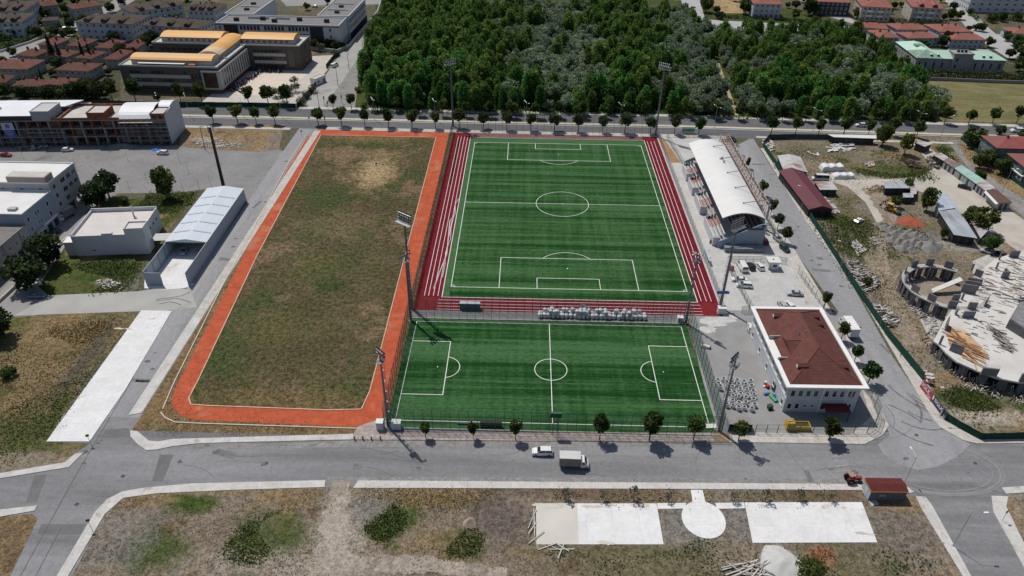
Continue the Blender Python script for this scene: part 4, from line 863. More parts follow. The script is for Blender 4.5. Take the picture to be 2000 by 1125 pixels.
# street lamps: tapered pole, one or two arms
def street_lamp(arms=1, h=9.5, L=2.2):
    r_ = thing('street_lamp', None, 'street lamp'); mb = MB(); mb.tube((0,0,0), (0,0,h), .085, .05, 7); mb.lathe([(.28,0),(.28,.06),(.14,.08)], 8)
    mb.build('pole', GALV, r_)
    for k in range(arms):
        s = 1 if k == 0 else -1; mb = MB(); mb.tube((0,0,h-.05), (s*L,0,h+.35), .045, .035, 5); mb.build('arm', GALV, r_)
        mb = MB(); mb.cbox((s*(L+.35),0,h+.36), (.85,.3,.14), 0, (0,-.12*s)); mb.build('lamp_head', M('lamp_white', (.70,.70,.69), .4), r_)
    return r_
one, two = street_lamp(1), street_lamp(2, 9.0, 1.6); u1, u2 = [], []
for x, y, rz, s, lb in ((1765,946,1.7,.86,'street lamp rising beside the dark red kiosk'), (1861,1066,.0,1.0,'street lamp on the right pavement at the lower right corner'), (1563,415,2.9,1.0,'street lamp leaning over the dark red shed roof'),
    (1640,527,3.0,1.0,'street lamp by the green hoarding, above the timber piles'), (1716,640,3.1,.75,'lamp post by the green hoarding opposite the white lorry'), (1835,815,3.0,.9,'street lamp at the end of the hoarding banners'), (1835,275,.3,1.1,'street lamp at the mouth of the lane on the right'), (1955,380,.3,1.0,'street lamp beside the small brown roofed hut'),
    ):
    place(one, u1, g(x, y, .1), rz, lb, 'street lamps', s)
for i, x in enumerate((300,358,468,545,730,850,1028,1208,1388,1572,1760,1934)):
    X = g(x, 238).x; y = float(np.interp(X, [q[0] for q in MED], [q[1] for q in MED]))
    place(two, u2, (X, y, .2), 1.57+.5, 'double armed street lamp on the avenue median, %s from the left' % ordinal(i), 'street lamps of the avenue', 1.0)
def post(r0, h, mat): 
    t = MB(); t.tube((0,0,0), (0,0,h), r0, r0*.7, 6); t.lathe([(r0*2.2,0),(r0*2.2,.08)], 8); return t
lp = thing('lamp_post', None, 'lamp post'); post(.12, 8.5, 0).build('pole', DKST, lp); mb = MB(); mb.cbox((.5,0,8.5), (1.2,.25,.15)); mb.build('lamp_head', DKST, lp); ul = []
for x, y, s, lb in ((624,213,1.0,'dark lamp post by the traffic lights at the school corner'), (660,167,1.05,'dark lamp post on the pale street beside the school fence'), (682,137,1.0,'dark lamp post half way up the pale street'), (709,97,1.0,'dark lamp post on the pale street by the wood'), (733,67,1.0,'farthest dark lamp post on the pale street'),
    (155,365,1.0,'dark lamp post at the corner of the flats on the car park'), (401,292,1.1,'dark post at the rubble plot'), (207,290,1.0,'dark post in front of the scaffolding')):
    if s > .1: place(lp, ul, g(x, y), .8, lb, 'dark lamp posts', s)
# thin posts of the car park
tp = thing('parking_post', None, 'post'); post(.06, 4.2, 0).build('pole', GALV, tp); mb = MB(); mb.tube((0,0,4.15), (.7,.1,4.3), .05, n=4); mb.build('arm', GALV, tp); ut = []
for i, (x, y) in enumerate(((45,308),(150,331),(250,314),(351,317),(368,337),(287,355),(254,374),(390,372),(412,362),(360,379))):
    place(tp, ut, g(x, y), .3*i, 'thin grey post standing in the car park, %s from the left' % ordinal([0,1,2,4,6,5,3,7,9,8].index(i) if i in [0,1,2,4,6,5,3,7,9,8] else i), 'thin posts of the car park')
# small traffic posts
sp = thing('road_sign', None, 'road sign'); mb = MB(); mb.tube((0,0,0), (0,0,2.6), .05, n=6); mb.build('pole', GALV, sp); mb = MB(); mb.cbox((0,0,2.7), (.65,.06,.65)); mb.build('plate', DKST, sp); us = []
for x, y, lb in ((178,868,'small road sign at the lower end of the concrete strip'), (180,1034,'small road sign on the lower left pavement'), (605,242,'small road sign at the mouth of the west street'), (590,268,'small road sign beside the clay track corner'), (736,332,'dark post standing on the far side of the clay track'), (1957,1017,'small road sign on the lower right pavement')):
    place(sp, us, g(x, y, .1), .4, lb, 'small road signs')
tl = thing('traffic_light', None, 'traffic light'); mb = MB(); mb.tube((0,0,0), (0,0,3.4), .09, n=6); mb.build('pole', DKST, tl); mb = MB(); mb.box(-.25,.25,-.2,.2,2.7,4.0); mb.build('signal_head', DKST, tl)
mb = MB(); mb.box(-.2,.2,-.215,-.203,2.85,3.85); mb.build('lens_panel', M('lens', (.12,.03,.02), .4), tl); utl = []
for x, y, lb in ((634,205,'traffic light left of the street tree at the school corner'), (641,214,'traffic light nearest the avenue at the school corner'), (668,202,'traffic light by the wood corner'), (636,245,'traffic light on the near kerb opposite the pale street')):
    place(tl, utl, g(x, y, .1), .2, lb, 'traffic lights of the crossing')
# road edge bollards in front of the paved corner
bo = thing('bollard', None, 'bollard'); mb = MB(); mb.lathe([(.16,0),(.13,.5),(.10,.62)], 8); mb.build('post', M('bollard_dark', (.03,.03,.032), .6), bo); mb = MB(); mb.lathe([(.17,.62),(.2,.72),(.08,.86)], 8); mb.build('cap', MATS['bollard_dark'], bo); ub = []
for i, (x, y) in enumerate(((693,858.5),(709,858),(725.5,858),(743,857.5))): place(bo, ub, g(x, y, .15), 0, 'dark bollard on the pinkish pavement corner, %s from the left' % ordinal(i), 'bollards on the pavement corner')

# ------------------------------------------------------------------ fences
NET_G = MESHNET('net_green', (.035,.10,.075), .24); NET_D = MESHNET('net_dark', (.075,.08,.075), .42); NET_L = MESHNET('net_grey', (.22,.25,.24), .28); NET_T = MESHNET('net_thin', (.09,.11,.11), .10)
def fence(name, label, pts, h, sp, mat, net, pr=.06, rails=(1.0,), group=None, base=None, lo_net=0.0):
    """posts every sp metres as parts, netting and rails as parts"""
    P = [Vector((p[0], p[1], 0)) for p in pts]; root = thing(name, label, 'fence', P[0], 0, group)
    pm = MB(); pm.tube((0,0,0), (0,0,h), pr, n=6); p0 = None; nm = MB(); rm = MB()
    for i, (a, b) in enumerate(zip(P, P[1:])):
        d = b-a; n = max(1, round(d.length/sp))
        for k in range(n+(1 if i == len(P)-2 else 0)):
            q = a+d*k/n-P[0]
            if p0 is None: p0 = pm.build('post', mat, root); p0.location = q
            else: linkcopy(p0, root, q)
        A_, B_ = a-P[0], b-P[0]
        nm.add([(A_.x,A_.y,lo_net),(B_.x,B_.y,lo_net),(B_.x,B_.y,h-.05),(A_.x,A_.y,h-.05)], [(0,1,2,3)])
        for r_ in rails: rm.tube((A_.x,A_.y,h*r_-.03), (B_.x,B_.y,h*r_-.03), .045, n=4)
    if net: nm.build('netting', net, root)
    rm.build('rail', mat, root)
    if base:
        bm_ = MB(); bm_.wall([(q.x-P[0].x, q.y-P[0].y) for q in P], base[0], base[1]); bm_.build('base_wall', CONC_P, root)
    return root
FG = M('fence_green', (.03,.085,.06), .5, .15, 2); FD = M('fence_dark', (.055,.06,.058), .6, .15, 2)
fence('ball_fence', 'tall dark ball fence between clay track and main pitch', [(-44.0,-63.6),(-44.2,64.6)], 4.2, 3.0, FD, NET_D, .06, (.33,.66,1))
fence('ball_fence', 'tall ball fence along the left end of the small pitch', [(-43.7,-109.2),(-43.8,-68.4)], 6.2, 2.6, FG, NET_D, .06, (.3,.6,1))
fence('ball_fence', 'tall green ball fence along the right end of the small pitch', [(31.6,-108.9),(31.6,-68.2)], 6.2, 2.6, FG, MESHNET('net_green2', (.12,.19,.165), .36), .06, (.3,.6,1))
fence('ball_fence', 'tall green ball fence between small pitch and footway', [(-42.9,-109.5),(31.2,-109.5)], 6.0, 2.0, FG, NET_G, .05, (.33,.66,1), base=(.35,.2))
fence('ball_fence', 'tall ball fence between small pitch and the grey strip', [(-43.6,-68.3),(31.2,-68.3)], 6.2, 2.2, FG, NET_T, .05, (.5,1), base=(.3,.2))
fence('ball_fence', 'ball fence between grey strip and running track', [(-43.6,-64.5),(31.2,-64.5)], 5.0, 2.2, FG, NET_T, .045, (.5,1))
fence('ball_fence', 'high ball net along the avenue behind the far goal', [(-43.6,63.9),(41.4,63.2)], 8.6, 2.9, FD, NET_T, .05, (.5,1))
fence('ball_fence', 'grey wire fence between running track and grandstand', [(42.3,-58),(42.3,63)], 3.2, 3.0, GALV, NET_L, .05, (.5,1))
fence('yard_fence', 'wire fence between grandstand yard and the sand patch', px((1302,272),(1330,318),(1352,352)), 2.8, 2.6, GALV, NET_L, .05, (.5,1))
fence('yard_fence', 'wire fence left of the fenced car park', px((1424,530),(1448,575),(1468,612)), 2.6, 2.5, FG, NET_L, .05, (.5,1))
fence('yard_fence', 'green wire fence right of the fenced car park', px((1558,535),(1584,573),(1607,604)), 2.8, 2.5, FG, NET_T, .06, (.5,1))
fence('yard_fence', 'wire fence between car park and club house', px((1448,612),(1475,612)), 2.4, 2.5, FG, NET_L, .05, (.5,1))
fence('yard_fence', 'wire fence behind the grandstand beside the parked cars', px((1497,430),(1512,458),(1530,492)), 2.4, 2.5, FG, NET_L, .05, (.5,1))
fence('yard_fence', 'wire fence with gate between grandstand and parked vans', px((1428,512),(1470,513),(1500,510),(1535,516)), 2.2, 2.5, FD, NET_L, .05, (.5,1))
fence('yard_fence', 'green railing in front of the club house yard', px((1474,846),(1560,846),(1640,847),(1692,847)), 2.6, 2.8, FG, NET_T, .08, (.5,1))
fence('yard_fence', 'tall green wire fence at the near corner of the club house', px((1692,847),(1705,838),(1713,816),(1700,780),(1672,745)), 3.6, 2.6, FG, NET_L, .06, (.33,.66,1))
fence('yard_fence', 'grey wire fence by the bus shelter along the avenue', px((1322,268),(1365,268),(1415,268)), 2.4, 2.5, GALV, NET_L, .05, (.5,1))
# opaque hoardings: panels of one fence
HOARD = M('hoarding_green', (.018,.060,.045), .7, .2, .3, stretch=(1,1,.2)); HOARD2 = M('hoarding_faded', (.05,.075,.07), .75, .25, .4)
def hoarding(label, pts, h, mat, seg=2.5):
    P = [Vector((p[0], p[1], 0)) for p in pts]; root = thing('hoarding', label, 'fence', P[0]); pn = MB(); p0 = None
    pm = MB(); pm.cbox((0,0,h/2), (.12,.12,h))
    for i, (a, b) in enumerate(zip(P, P[1:])):
        d = b-a; n = max(1, round(d.length/seg)); th = math.atan2(d.y, d.x); nr = Vector((-d.y, d.x, 0)).normalized()*.09
        for k in range(n):
            a2 = a+d*k/n-P[0]; b2 = a+d*(k+1)/n-P[0]; hh = h+.05*math.sin(k*3.7+i); c = (a2+b2)/2
            pn.cbox((c.x, c.y, hh/2+.05), ((b2-a2).length-.03, .05, hh), th)
            if p0 is None: p0 = pm.build('post', FD, root); p0.location = a2+nr
            else: linkcopy(p0, root, a2+nr)
    pn.build('panel', mat, root); return root
hoarding('long dark green hoarding along the street of the building yard', px((1489,287),(1545,372),(1600,456),(1668,563),(1733,659),(1801,743)), 2.3, HOARD, 2.8)
hoarding('dark green hoarding at the rounded corner of the building site', px((1836,812),(1850,823),(1870,836),(1913,859),(2000,857),(2120,852)), 2.0, HOARD)
hoarding('dark patched hoarding of the yard along the avenue', px((1491,284),(1500,273),(1545,272),(1620,273)), 2.3, HOARD2)
hoarding('dark green hoarding of the school along the avenue', px((180,206),(300,208),(410,209),(500,210),(579,212)), 2.3, HOARD)
hoarding('green hoarding of the school along the pale street', px((580,212),(605,184),(626,158)), 2.3, HOARD)
hoarding('green hoarding of the school beyond the gate house', px((638,134),(652,116),(664,107)), 2.3, HOARD)
# ================================================================== BUILDING KIT
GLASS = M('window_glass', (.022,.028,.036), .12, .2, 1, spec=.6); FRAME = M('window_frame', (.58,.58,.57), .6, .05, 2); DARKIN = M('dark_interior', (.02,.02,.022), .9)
_WM = {}
def window_mesh(w, h, fm, gm, sill=False):
    k = (round(w,2), round(h,2), fm.name, gm.name, sill)
    if k in _WM: return _WM[k]
    mb = MB(); t = min(.11, w*.12)
    for b in ((-w/2,-w/2+t,0,h), (w/2-t,w/2,0,h), (-w/2+t,w/2-t,0,t), (-w/2+t,w/2-t,h-t,h)): mb.box(b[0], b[1], -.07, .01, b[2], b[3])
    if w > 1.2: mb.box(-t*.35, t*.35, -.06, .01, t, h-t)
    mb.mi = 1; mb.box(-w/2+t, w/2-t, -.03, .012, t, h-t)
    me = D.meshes.new('window'); me.from_pydata(mb.v, [], mb.f); me.materials.append(fm); me.materials.append(gm); me.polygons.foreach_set('material_index', mb.m)
    _WM[k] = me; return me
class Bld:
    """one building: local x along its front (towards the camera), y into its depth"""
    def __init__(s, name, label, cat, FL, FR, BL, h, group=None, depth=None):
        A, Bq = g(*FL, h), g(*FR, h); d = Bq-A; s.rz = math.atan2(d.y, d.x); s.W = d.length; s.h = h
        nrm = Vector((-math.sin(s.rz), math.cos(s.rz), 0)); s.D = depth if depth else abs((g(*BL, h)-A).dot(nrm))
        s.o = thing(name, label, cat, (A.x, A.y, 0), s.rz, group); s.inv = s.o.matrix_basis.inverted()
    @classmethod
    def at(c, name, label, cat, loc, rz, W, Dp, h, group=None):
        s = c.__new__(c); s.rz, s.W, s.D, s.h = rz, W, Dp, h; s.o = thing(name, label, cat, loc, rz, group); return s
    def part(s, name, mb, mat, bevel=0): return mb.build(name, mat, s.o, bevel=bevel)
    def walls(s, mat, h=None, name='wall'): return s.part(name, MB().box(0, s.W, 0, s.D, 0, h or s.h), mat)
    def flat(s, mat, pmat, ph=.6, t=.25, h=None, over=.0):
        h = h or s.h; s.part('roof', MB().box(t, s.W-t, t, s.D-t, h+.003, h+.06), mat); mb = MB(); o = over
        mb.box(-o, s.W+o, -o, t, h+.002, h+ph).box(-o, s.W+o, s.D-t, s.D+o, h+.002, h+ph).box(-o, t, t, s.D-t, h+.002, h+ph).box(s.W-t, s.W+o, t, s.D-t, h+.002, h+ph)
        return s.part('parapet', mb, pmat)
    def hip(s, mat, rise, over=.5, h=None, x0=None, x1=None, y0=None, y1=None, gable=False, name='roof', t=.14, lo=None):
        h = h or s.h; x0 = -over if x0 is None else x0; x1 = s.W+over if x1 is None else x1; y0 = -over if y0 is None else y0; y1 = s.D+over if y1 is None else y1
        mb = MB(); w, d = x1-x0, y1-y0; i = 0 if gable else min(w, d)/2
        if w >= d: r0, r1 = (x0+i, (y0+y1)/2), (x1-i, (y0+y1)/2)
        else: r0, r1 = ((x0+x1)/2, y0+i), ((x0+x1)/2, y1-i)
        e = [(x0,y0,h+t),(x1,y0,h+t),(x1,y1,h+t),(x0,y1,h+t)]; R0, R1 = (*r0, h+t+rise), (*r1, h+t+rise)
        b = [(x0,y0,h+.003),(x1,y0,h+.003),(x1,y1,h+.003),(x0,y1,h+.003)]; vs = e+[R0, R1]+b
        f = [(0,1,5,4),(1,2,5),(2,3,4,5),(3,0,4)] if w >= d else [(0,1,4),(1,2,5,4),(2,3,5),(3,0,4,5)]
        mb.add(vs, f+[(6,9,8,7),(6,7,1,0),(7,8,2,1),(8,9,3,2),(9,6,0,3)]); return s.part(name, mb, mat)
    def win(s, face, u, z, w, h, fm=None, gm=None, sill=False, name='window'):
        o = D.objects.new(name, window_mesh(w, h, fm or FRAME, gm or GLASS)); COL.objects.link(o); o.parent = s.o
        o.location, o.rotation_euler = {'F': ((u,0,z),(0,0,0)), 'B': ((s.W-u,s.D,z),(0,0,math.pi)), 'R': ((s.W,u,z),(0,0,math.pi/2)), 'L': ((0,s.D-u,z),(0,0,-math.pi/2))}[face]
        if sill:
            q = MB().box(-w/2-.12, w/2+.12, -.16, -.002, -.1, -.003).build('sill', fm or FRAME, o)
        return o
    def row(s, face, n, zs, w, h, a=0, b=None, **k):
        L = s.W if face in 'FB' else s.D; b = L if b is None else b
        for z in zs:
            for i in range(n): s.win(face, a+(b-a)*(i+.5)/n, z, w, h, **k)
    def box(s, name, x0, x1, y0, y1, z0, z1, mat): return s.part(name, MB().box(x0,x1,y0,y1,z0,z1), mat)

# ------------------------------------------------------------------ vehicles
TYRE = M('tyre', (.02,.02,.02), .85); RIM = M('rim', (.35,.35,.36), .4, .05, 4, .7); CGLASS = M('car_glass', (.02,.024,.03), .08, .1, 1, spec=.7)
HEADL = M('headlight', (.62,.64,.66), .2, .05, 4); TAILL = M('taillight', (.30,.02,.02), .3, .05, 4)
def paint(name, c): return M('car_'+name, c, .28, .04, 1, .15, spec=.5)
PC = dict(white=paint('white', (.70,.70,.69)), silver=paint('silver', (.42,.44,.47)), grey=paint('grey', (.18,.19,.21)), black=paint('black', (.02,.021,.024)), red=paint('red', (.28,.03,.035)), blue=paint('blue', (.13,.19,.26)), green=paint('green', (.02,.045,.04)), beige=paint('beige', (.52,.50,.45)))
def loft(mb, secs, cap=True):
    """secs: rings of equal length"""
    n = len(secs[0]); b = [p for r_ in secs for p in r_]
    f = [(i*n+k, i*n+(k+1) % n, (i+1)*n+(k+1) % n, (i+1)*n+k) for i in range(len(secs)-1) for k in range(n)]
    if cap: f += [tuple(range(n-1,-1,-1)), tuple(range((len(secs)-1)*n, len(secs)*n))]
    return mb.add(b, f)
def wheels(root, xs, hw, r=.32):
    wm = MB(); wm.tube((0,-.11,0), (0,.11,0), r, n=12); rm = MB(); rm.tube((0,-.125,0), (0,.125,0), r*.58, n=10); w0 = None
    for x in xs:
        for s in (-1, 1):
            if w0 is None: w0 = wm.build('wheel', TYRE, root); r0 = rm.build('rim', RIM, w0); w = w0
            else: w = linkcopy(w0, root, (0,0,0)); q = r0.copy(); COL.objects.link(q); q.parent = w
            w.location = (x, s*hw, r)
def lights(root, x, hw, z, name, mat, sz=(.08,.34,.16)):
    for s in (-1, 1):
        o = MB().cbox((0,0,0), sz).build(name, mat, root); o.location = (x, s*hw, z)
def car(name, label, kind, colour, loc, rz, group=None, s=1.0):
    """x is forwards; kind picks the side profile"""
    root = thing(name, label, 'van' if 'van' in name or 'bus' in name else 'car', loc, rz, group); m = PC[colour]; root.scale = (s, s, s)
    L, top, belt, roof, cab = {'sedan': (4.5, [(-2.25,.86),(-2.1,.98),(-1.35,1.02),(.75,.98),(1.75,.86),(2.2,.72),(2.27,.55)], .98, 1.44, (-1.55,-.85,.25,1.0)),
      'hatch': (4.1, [(-2.05,.9),(-1.95,1.02),(-1.2,1.05),(.7,1.0),(1.6,.88),(2.0,.74),(2.07,.55)], 1.0, 1.5, (-1.95,-1.5,.2,.98)),
      'suv': (4.5, [(-2.25,.95),(-2.2,1.12),(-1.2,1.15),(.85,1.12),(1.8,1.0),(2.2,.82),(2.27,.6)], 1.1, 1.68, (-2.18,-1.85,.35,1.1)),
      'van': (5.2, [(-2.6,1.05),(-2.58,1.2),(-1.2,1.2),(1.3,1.2),(2.2,1.05),(2.55,.8),(2.62,.6)], 1.18, 2.05, (-2.55,-2.45,1.1,1.85)),
      'bus': (6.0, [(-3.0,1.15),(-2.98,1.3),(-1.2,1.3),(1.9,1.3),(2.6,1.15),(2.95,.85),(3.0,.6)], 1.28, 2.5, (-2.95,-2.85,1.7,2.3))}[kind]
    hw = .87 if kind in ('sedan','hatch') else .92 if kind == 'suv' else 1.0
    mb = MB(); secs = []
    for x, z in top:
        e = 1-.12*(abs(x)/(L/2))**4; secs.append([(x,-hw*e,.3),(x,-hw*e*1.02,z*.75),(x,-hw*e*.92,z),(x,hw*e*.92,z),(x,hw*e*1.02,z*.75),(x,hw*e,.3)])
    loft(mb, secs); mb.build('body', m, root, bevel=0)
    a, b_, c, d = cab; ir = hw*.74; mb = MB()
    mb.add([(a,-hw*.9,belt-.02),(d,-hw*.9,belt-.02),(d,hw*.9,belt-.02),(a,hw*.9,belt-.02),(b_,-ir,roof-.05),(c,-ir,roof-.05),(c,ir,roof-.05),(b_,ir,roof-.05)], [(0,3,2,1),(4,5,6,7),(0,1,5,4),(1,2,6,5),(2,3,7,6),(3,0,4,7)])
    mb.build('window', CGLASS, root)
    mb = MB(); mb.add([(b_-.06,-ir-.03,roof-.06),(c+.06,-ir-.03,roof-.06),(c+.06,ir+.03,roof-.06),(b_-.06,ir+.03,roof-.06),(b_+.1,-ir*.85,roof),(c-.1,-ir*.85,roof),(c-.1,ir*.85,roof),(b_+.1,ir*.85,roof)], [(0,3,2,1),(4,5,6,7),(0,1,5,4),(1,2,6,5),(2,3,7,6),(3,0,4,7)])
    for s_ in (-1, 1):
        for (xa, xb) in ((a, b_), (d, c), ((a+d)/2, (b_+c)/2)): mb.tube((xa, s_*hw*.9, belt), (xb, s_*ir, roof-.04), .045, n=4)
    if kind in ('van', 'bus') and colour != 'x':
        for s_ in (-1, 1):
            if kind == 'van': mb.add([(a,s_*(hw*.9+.015),belt),(.3,s_*(hw*.9+.015),belt),(.3,s_*(ir+.02),roof-.06),(b_,s_*(ir+.02),roof-.06)], [(0,1,2,3)])
    mb.build('roof', m, root)
    wheels(root, (-L*.30, L*.31), hw-.08, .33); lights(root, L/2-.12, hw*.66, .68, 'headlight', HEADL); lights(root, -L/2+.02, hw*.72, .85, 'tail_light', TAILL, (.06,.26,.2))
    return root
def truck(name, label, loc, rz, bl, bw, bh, boxmat, cabcol, group=None, roofmat=None):
    root = thing(name, label, 'truck', loc, rz, group); m = PC[cabcol]; z0 = .85
    MB().box(-bl/2, bl/2, -bw/2, bw/2, z0, z0+bh).build('cargo_box', boxmat, root, bevel=.03)
    MB().box(-bl/2-.03, bl/2+.03, -bw/2-.03, bw/2+.03, z0+bh, z0+bh+.06).build('box_roof', roofmat or boxmat, root)
    x = bl/2+.12; cw = min(bw*.47, 1.0); mb = MB()
    loft(mb, [[(q,-w_,.45),(q,-w_,zt),(q,w_,zt),(q,w_,.45)] for q, w_, zt in ((x,cw,2.25),(x+.75,cw,2.25),(x+1.3,cw*.98,1.45),(x+1.65,cw*.95,1.25),(x+1.75,cw*.9,.6))]); mb.build('cab', m, root)
    mb = MB(); mb.add([(x+.79,-cw*.88,2.17),(x+.79,cw*.88,2.17),(x+1.29,cw*.86,1.5),(x+1.29,-cw*.86,1.5)], [(0,1,2,3)]); 
    for s in (-1, 1): mb.add([(x+.2,s*(cw+.012),1.45),(x+1.0,s*(cw+.012),1.45),(x+.72,s*(cw+.012),2.05),(x+.2,s*(cw+.012),2.05)], [(0,1,2,3)])
    for v in range(4): mb.v[v] = (mb.v[v][0]+.035, mb.v[v][1], mb.v[v][2]+.035)
    mb.build('window', CGLASS, root); MB().box(-bl/2, x+1.5, -.4, .4, .5, z0-.01).build('chassis', DKST, root)
    wheels(root, (-bl/2+1.0, x+.95), cw-.12, .42); lights(root, x+1.76, cw*.7, .8, 'headlight', HEADL); return root
E0, N0, W0, S0 = 0.0, math.pi/2, math.pi, -math.pi/2
def C(name, label, kind, col, x, y, deg, z=.05, group=None, s=1.0): return car(name, label, kind, col, g(x, y, z), R(deg), group, s)
C('parked_car', 'white estate car driving along the road in front of the small pitch', 'suv', 'white', 1059, 886, 181)
truck('box_truck', 'light grey box truck with white cab on the road', g(1112, 909, .03), R(-1), 4.4, 2.2, 2.35, M('truck_side', (.20,.18,.17), .6, .2, .7, dirt=((.28,.06,.05), .5, .56)), 'white', roofmat=M('truck_roof', (.50,.50,.49), .6, .06, 1))
GC = 'cars in the fenced car park'
C('panel_van', 'white panel van parked by the guard booth fence', 'van', 'white', 1449, 524, 95, s=1.05)
C('parked_car', 'black car squeezed between white van and white hatchback', 'hatch', 'black', 1466, 523, 97, .05, GC)
C('parked_car', 'white hatchback nearest the guard booth', 'hatch', 'white', 1483, 523, 100, .05, GC)
C('parked_car', 'white saloon with dark windscreen, upper of two by the left fence', 'sedan', 'white', 1444, 549, 172, .05, GC)
C('parked_car', 'white estate van, lower of two by the left fence', 'suv', 'white', 1453, 560, 172, .05, GC)
C('parked_car', 'silver blue saloon standing alone on the right of the car park', 'sedan', 'silver', 1552, 576, 176, .05, GC)
C('parked_car', 'silver grey car half hidden by the club house roof edge', 'hatch', 'silver', 1528, 599, 100, .05, GC)
C('parked_car', 'white car half hidden by the club house roof edge', 'hatch', 'white', 1541, 599, 105, .05, GC)
C('parked_car', 'silver car parked on the street behind the grandstand', 'hatch', 'silver', 1519, 469, -72, .16)
C('parked_car', 'dark green car parked on the street behind the grandstand', 'hatch', 'green', 1532, 488, -72, .16)
C('parked_car', 'dark car at the far end of the pinkish lattice by the avenue', 'sedan', 'black', 1429, 274, -60)
C('parked_car', 'white car tucked behind the far corner of the club house', 'hatch', 'white', 1466, 643, 80)
C('parked_car', 'dark red car under the rear of the grandstand', 'hatch', 'red', 1493, 474, 90)
root = truck('delivery_lorry', 'white covered lorry parked beside the red roofed club house', g(1657, 650, .05), R(92), 6.0, 2.3, 2.5, M('tarpaulin_white', (.66,.66,.65), .7, .06, 1), 'white')
C('car', 'black car driving on the avenue behind the main pitch', 'sedan', 'black', 1058, 238, 178)
C('car', 'white car driving on the avenue above the yard', 'suv', 'white', 1681, 247, 178)
C('pickup', 'white pickup on the avenue at the right edge', 'suv', 'white', 1985, 258, 180, s=1.15)
C('delivery_van', 'white van on the pale street beside the school gate house', 'van', 'white', 654, 130, 72)
C('parked_car', 'dark red car at the left edge of the car park', 'sedan', 'red', 12, 305, -6)
C('parked_car', 'white hatchback by the rubble under the scaffolding', 'hatch', 'white', 133, 295, 12)
C('parked_car', 'white estate car beside the blue tarpaulin on the car park', 'suv', 'white', 318, 301, 178)
C('parked_car', 'white car behind the round dark trees of the car park', 'hatch', 'white', 193, 349, 75)
C('parked_car', 'white car at the corner of the four storey flats', 'hatch', 'white', 146, 369, -62)
truck('box_truck', 'beige topped box truck parked by the parapet building', g(134, 424, .05), R(-108), 4.6, 2.2, 2.4, M('truck_grey', (.17,.165,.16), .6, .15, 1), 'white', roofmat=M('truck_beige', (.44,.40,.34), .7, .08, 1))
C('parked_car', 'dark car in the shade of the apartment row below the box truck', 'hatch', 'black', 107, 457, -115)
C('parked_car', 'dark car in the shade by the shop entrance of the flats', 'hatch', 'grey', 101, 434, -115)
C('parked_car', 'blue grey saloon under the dark tree by the pale side street', 'sedan', 'blue', 74, 581, 3)
C('parked_car', 'silver car parked inside the open metal shed', 'hatch', 'silver', 361, 493, -88, .07)
C('minibus', 'white minibus beside the dark red shed roof', 'bus', 'white', 1601, 352, 176)
C('parked_car', 'dark blue car by the teal shed front', 'sedan', 'black', 1883, 368, -38)
C('parked_car', 'silver hatchback beside the tree at the building site', 'hatch', 'silver', 1928, 494, 150)
C('parked_car', 'black saloon next to the silver hatchback at the building site', 'sedan', 'black', 1949, 499, 160)
C('delivery_van', 'white van parked between the brown roofed estates', 'van', 'white', 242, 13, 10)
C('parked_car', 'white car on the pale street of the brown roofed estates', 'hatch', 'white', 129, 57, 20)
C('parked_car', 'white car behind the modern flats', 'hatch', 'white', 615, 14, 170)
C('parked_car', 'white car on the street at the top right', 'hatch', 'white', 1852, 20, 120)
# tractor
def tractor():
    RED = M('tractor_red', (.26,.04,.03), .5, .15, 2); t = thing('tractor', 'old red farm tractor with canopy parked by the pavement', 'tractor', g(1664, 940, .03), R(4))
    MB().box(.1, 1.75, -.36, .36, .75, 1.3).build('bonnet', RED, t, bevel=.05); MB().box(-1.1, 1.5, -.25, .25, .5, .8).build('chassis', DKST, t)
    MB().box(-1.25, .0, -.62, .62, 2.1, 2.2).build('canopy', M('canopy_faded', (.36,.20,.16), .8, .15, 2), t)
    mb = MB()
    for x in (-1.2, -.05):
        for y in (-.58, .58): mb.tube((x,y,.9), (x,y,2.12), .04, n=5)
    mb.build('canopy_post', DKST, t); MB().box(-.9,-.45,-.25,.25,.9,1.35).build('seat', DKST, t); mb = MB(); mb.tube((.5,0,1.3),(.5,0,2.25),.05,n=6); mb.build('exhaust', DKST, t)
    for x, r_, w_, y in ((-.8,.78,.22,.78), (1.35,.42,.14,.62)):
        for s in (-1, 1):
            mb = MB(); mb.tube((0,-w_,0),(0,w_,0),r_,n=14); o = mb.build('wheel', TYRE, t); o.location = (x, s*y, r_); mb = MB(); mb.tube((0,-w_-.01,0),(0,w_+.01,0),r_*.5,n=10); mb.build('rim', RED, o)
    for s in (-1, 1): o = MB().box(-.6,.6,-.2,.2,0,.06).build('mudguard', RED, t); o.location = (-.8, s*.72, 1.6)
tractor()
def loader():
    YL = M('machine_yellow', (.52,.30,.03), .5, .12, 2); t = thing('backhoe_loader', 'yellow and black backhoe loader on the dirt of the yard', 'excavator', g(1737, 412, .05), R(-48))
    MB().box(-1.3, 2.0, -.6, .6, .7, 1.5).build('body', YL, t, bevel=.06); MB().box(-1.0, .5, -.75, .75, 1.5, 2.7).build('cab', CGLASS, t); MB().box(-1.15,.65,-.85,.85,2.7,2.85).build('cab_roof', YL, t, bevel=.05)
    mb = MB(); mb.cbox((3.1,0,.55),(1.0,2.3,.9),0,(0,.3)); mb.build('bucket', DKST, t); mb = MB()
    for s in (-.6,.6): mb.tube((1.2,s,1.5),(2.9,s,.8),.12,n=5)
    mb.build('loader_arm', YL, t); mb = MB(); mb.tube((-1.3,0,1.0),(-2.4,0,3.0),.17,n=6); mb.tube((-2.4,0,3.0),(-3.4,0,1.3),.14,n=6); mb.cbox((-3.4,0,1.0),(.6,.7,.6)); mb.build('backhoe_arm', DKST, t); wheels(t, (-.9,), .85, .7); wheels(t, (1.5,), .8, .5)
loader()
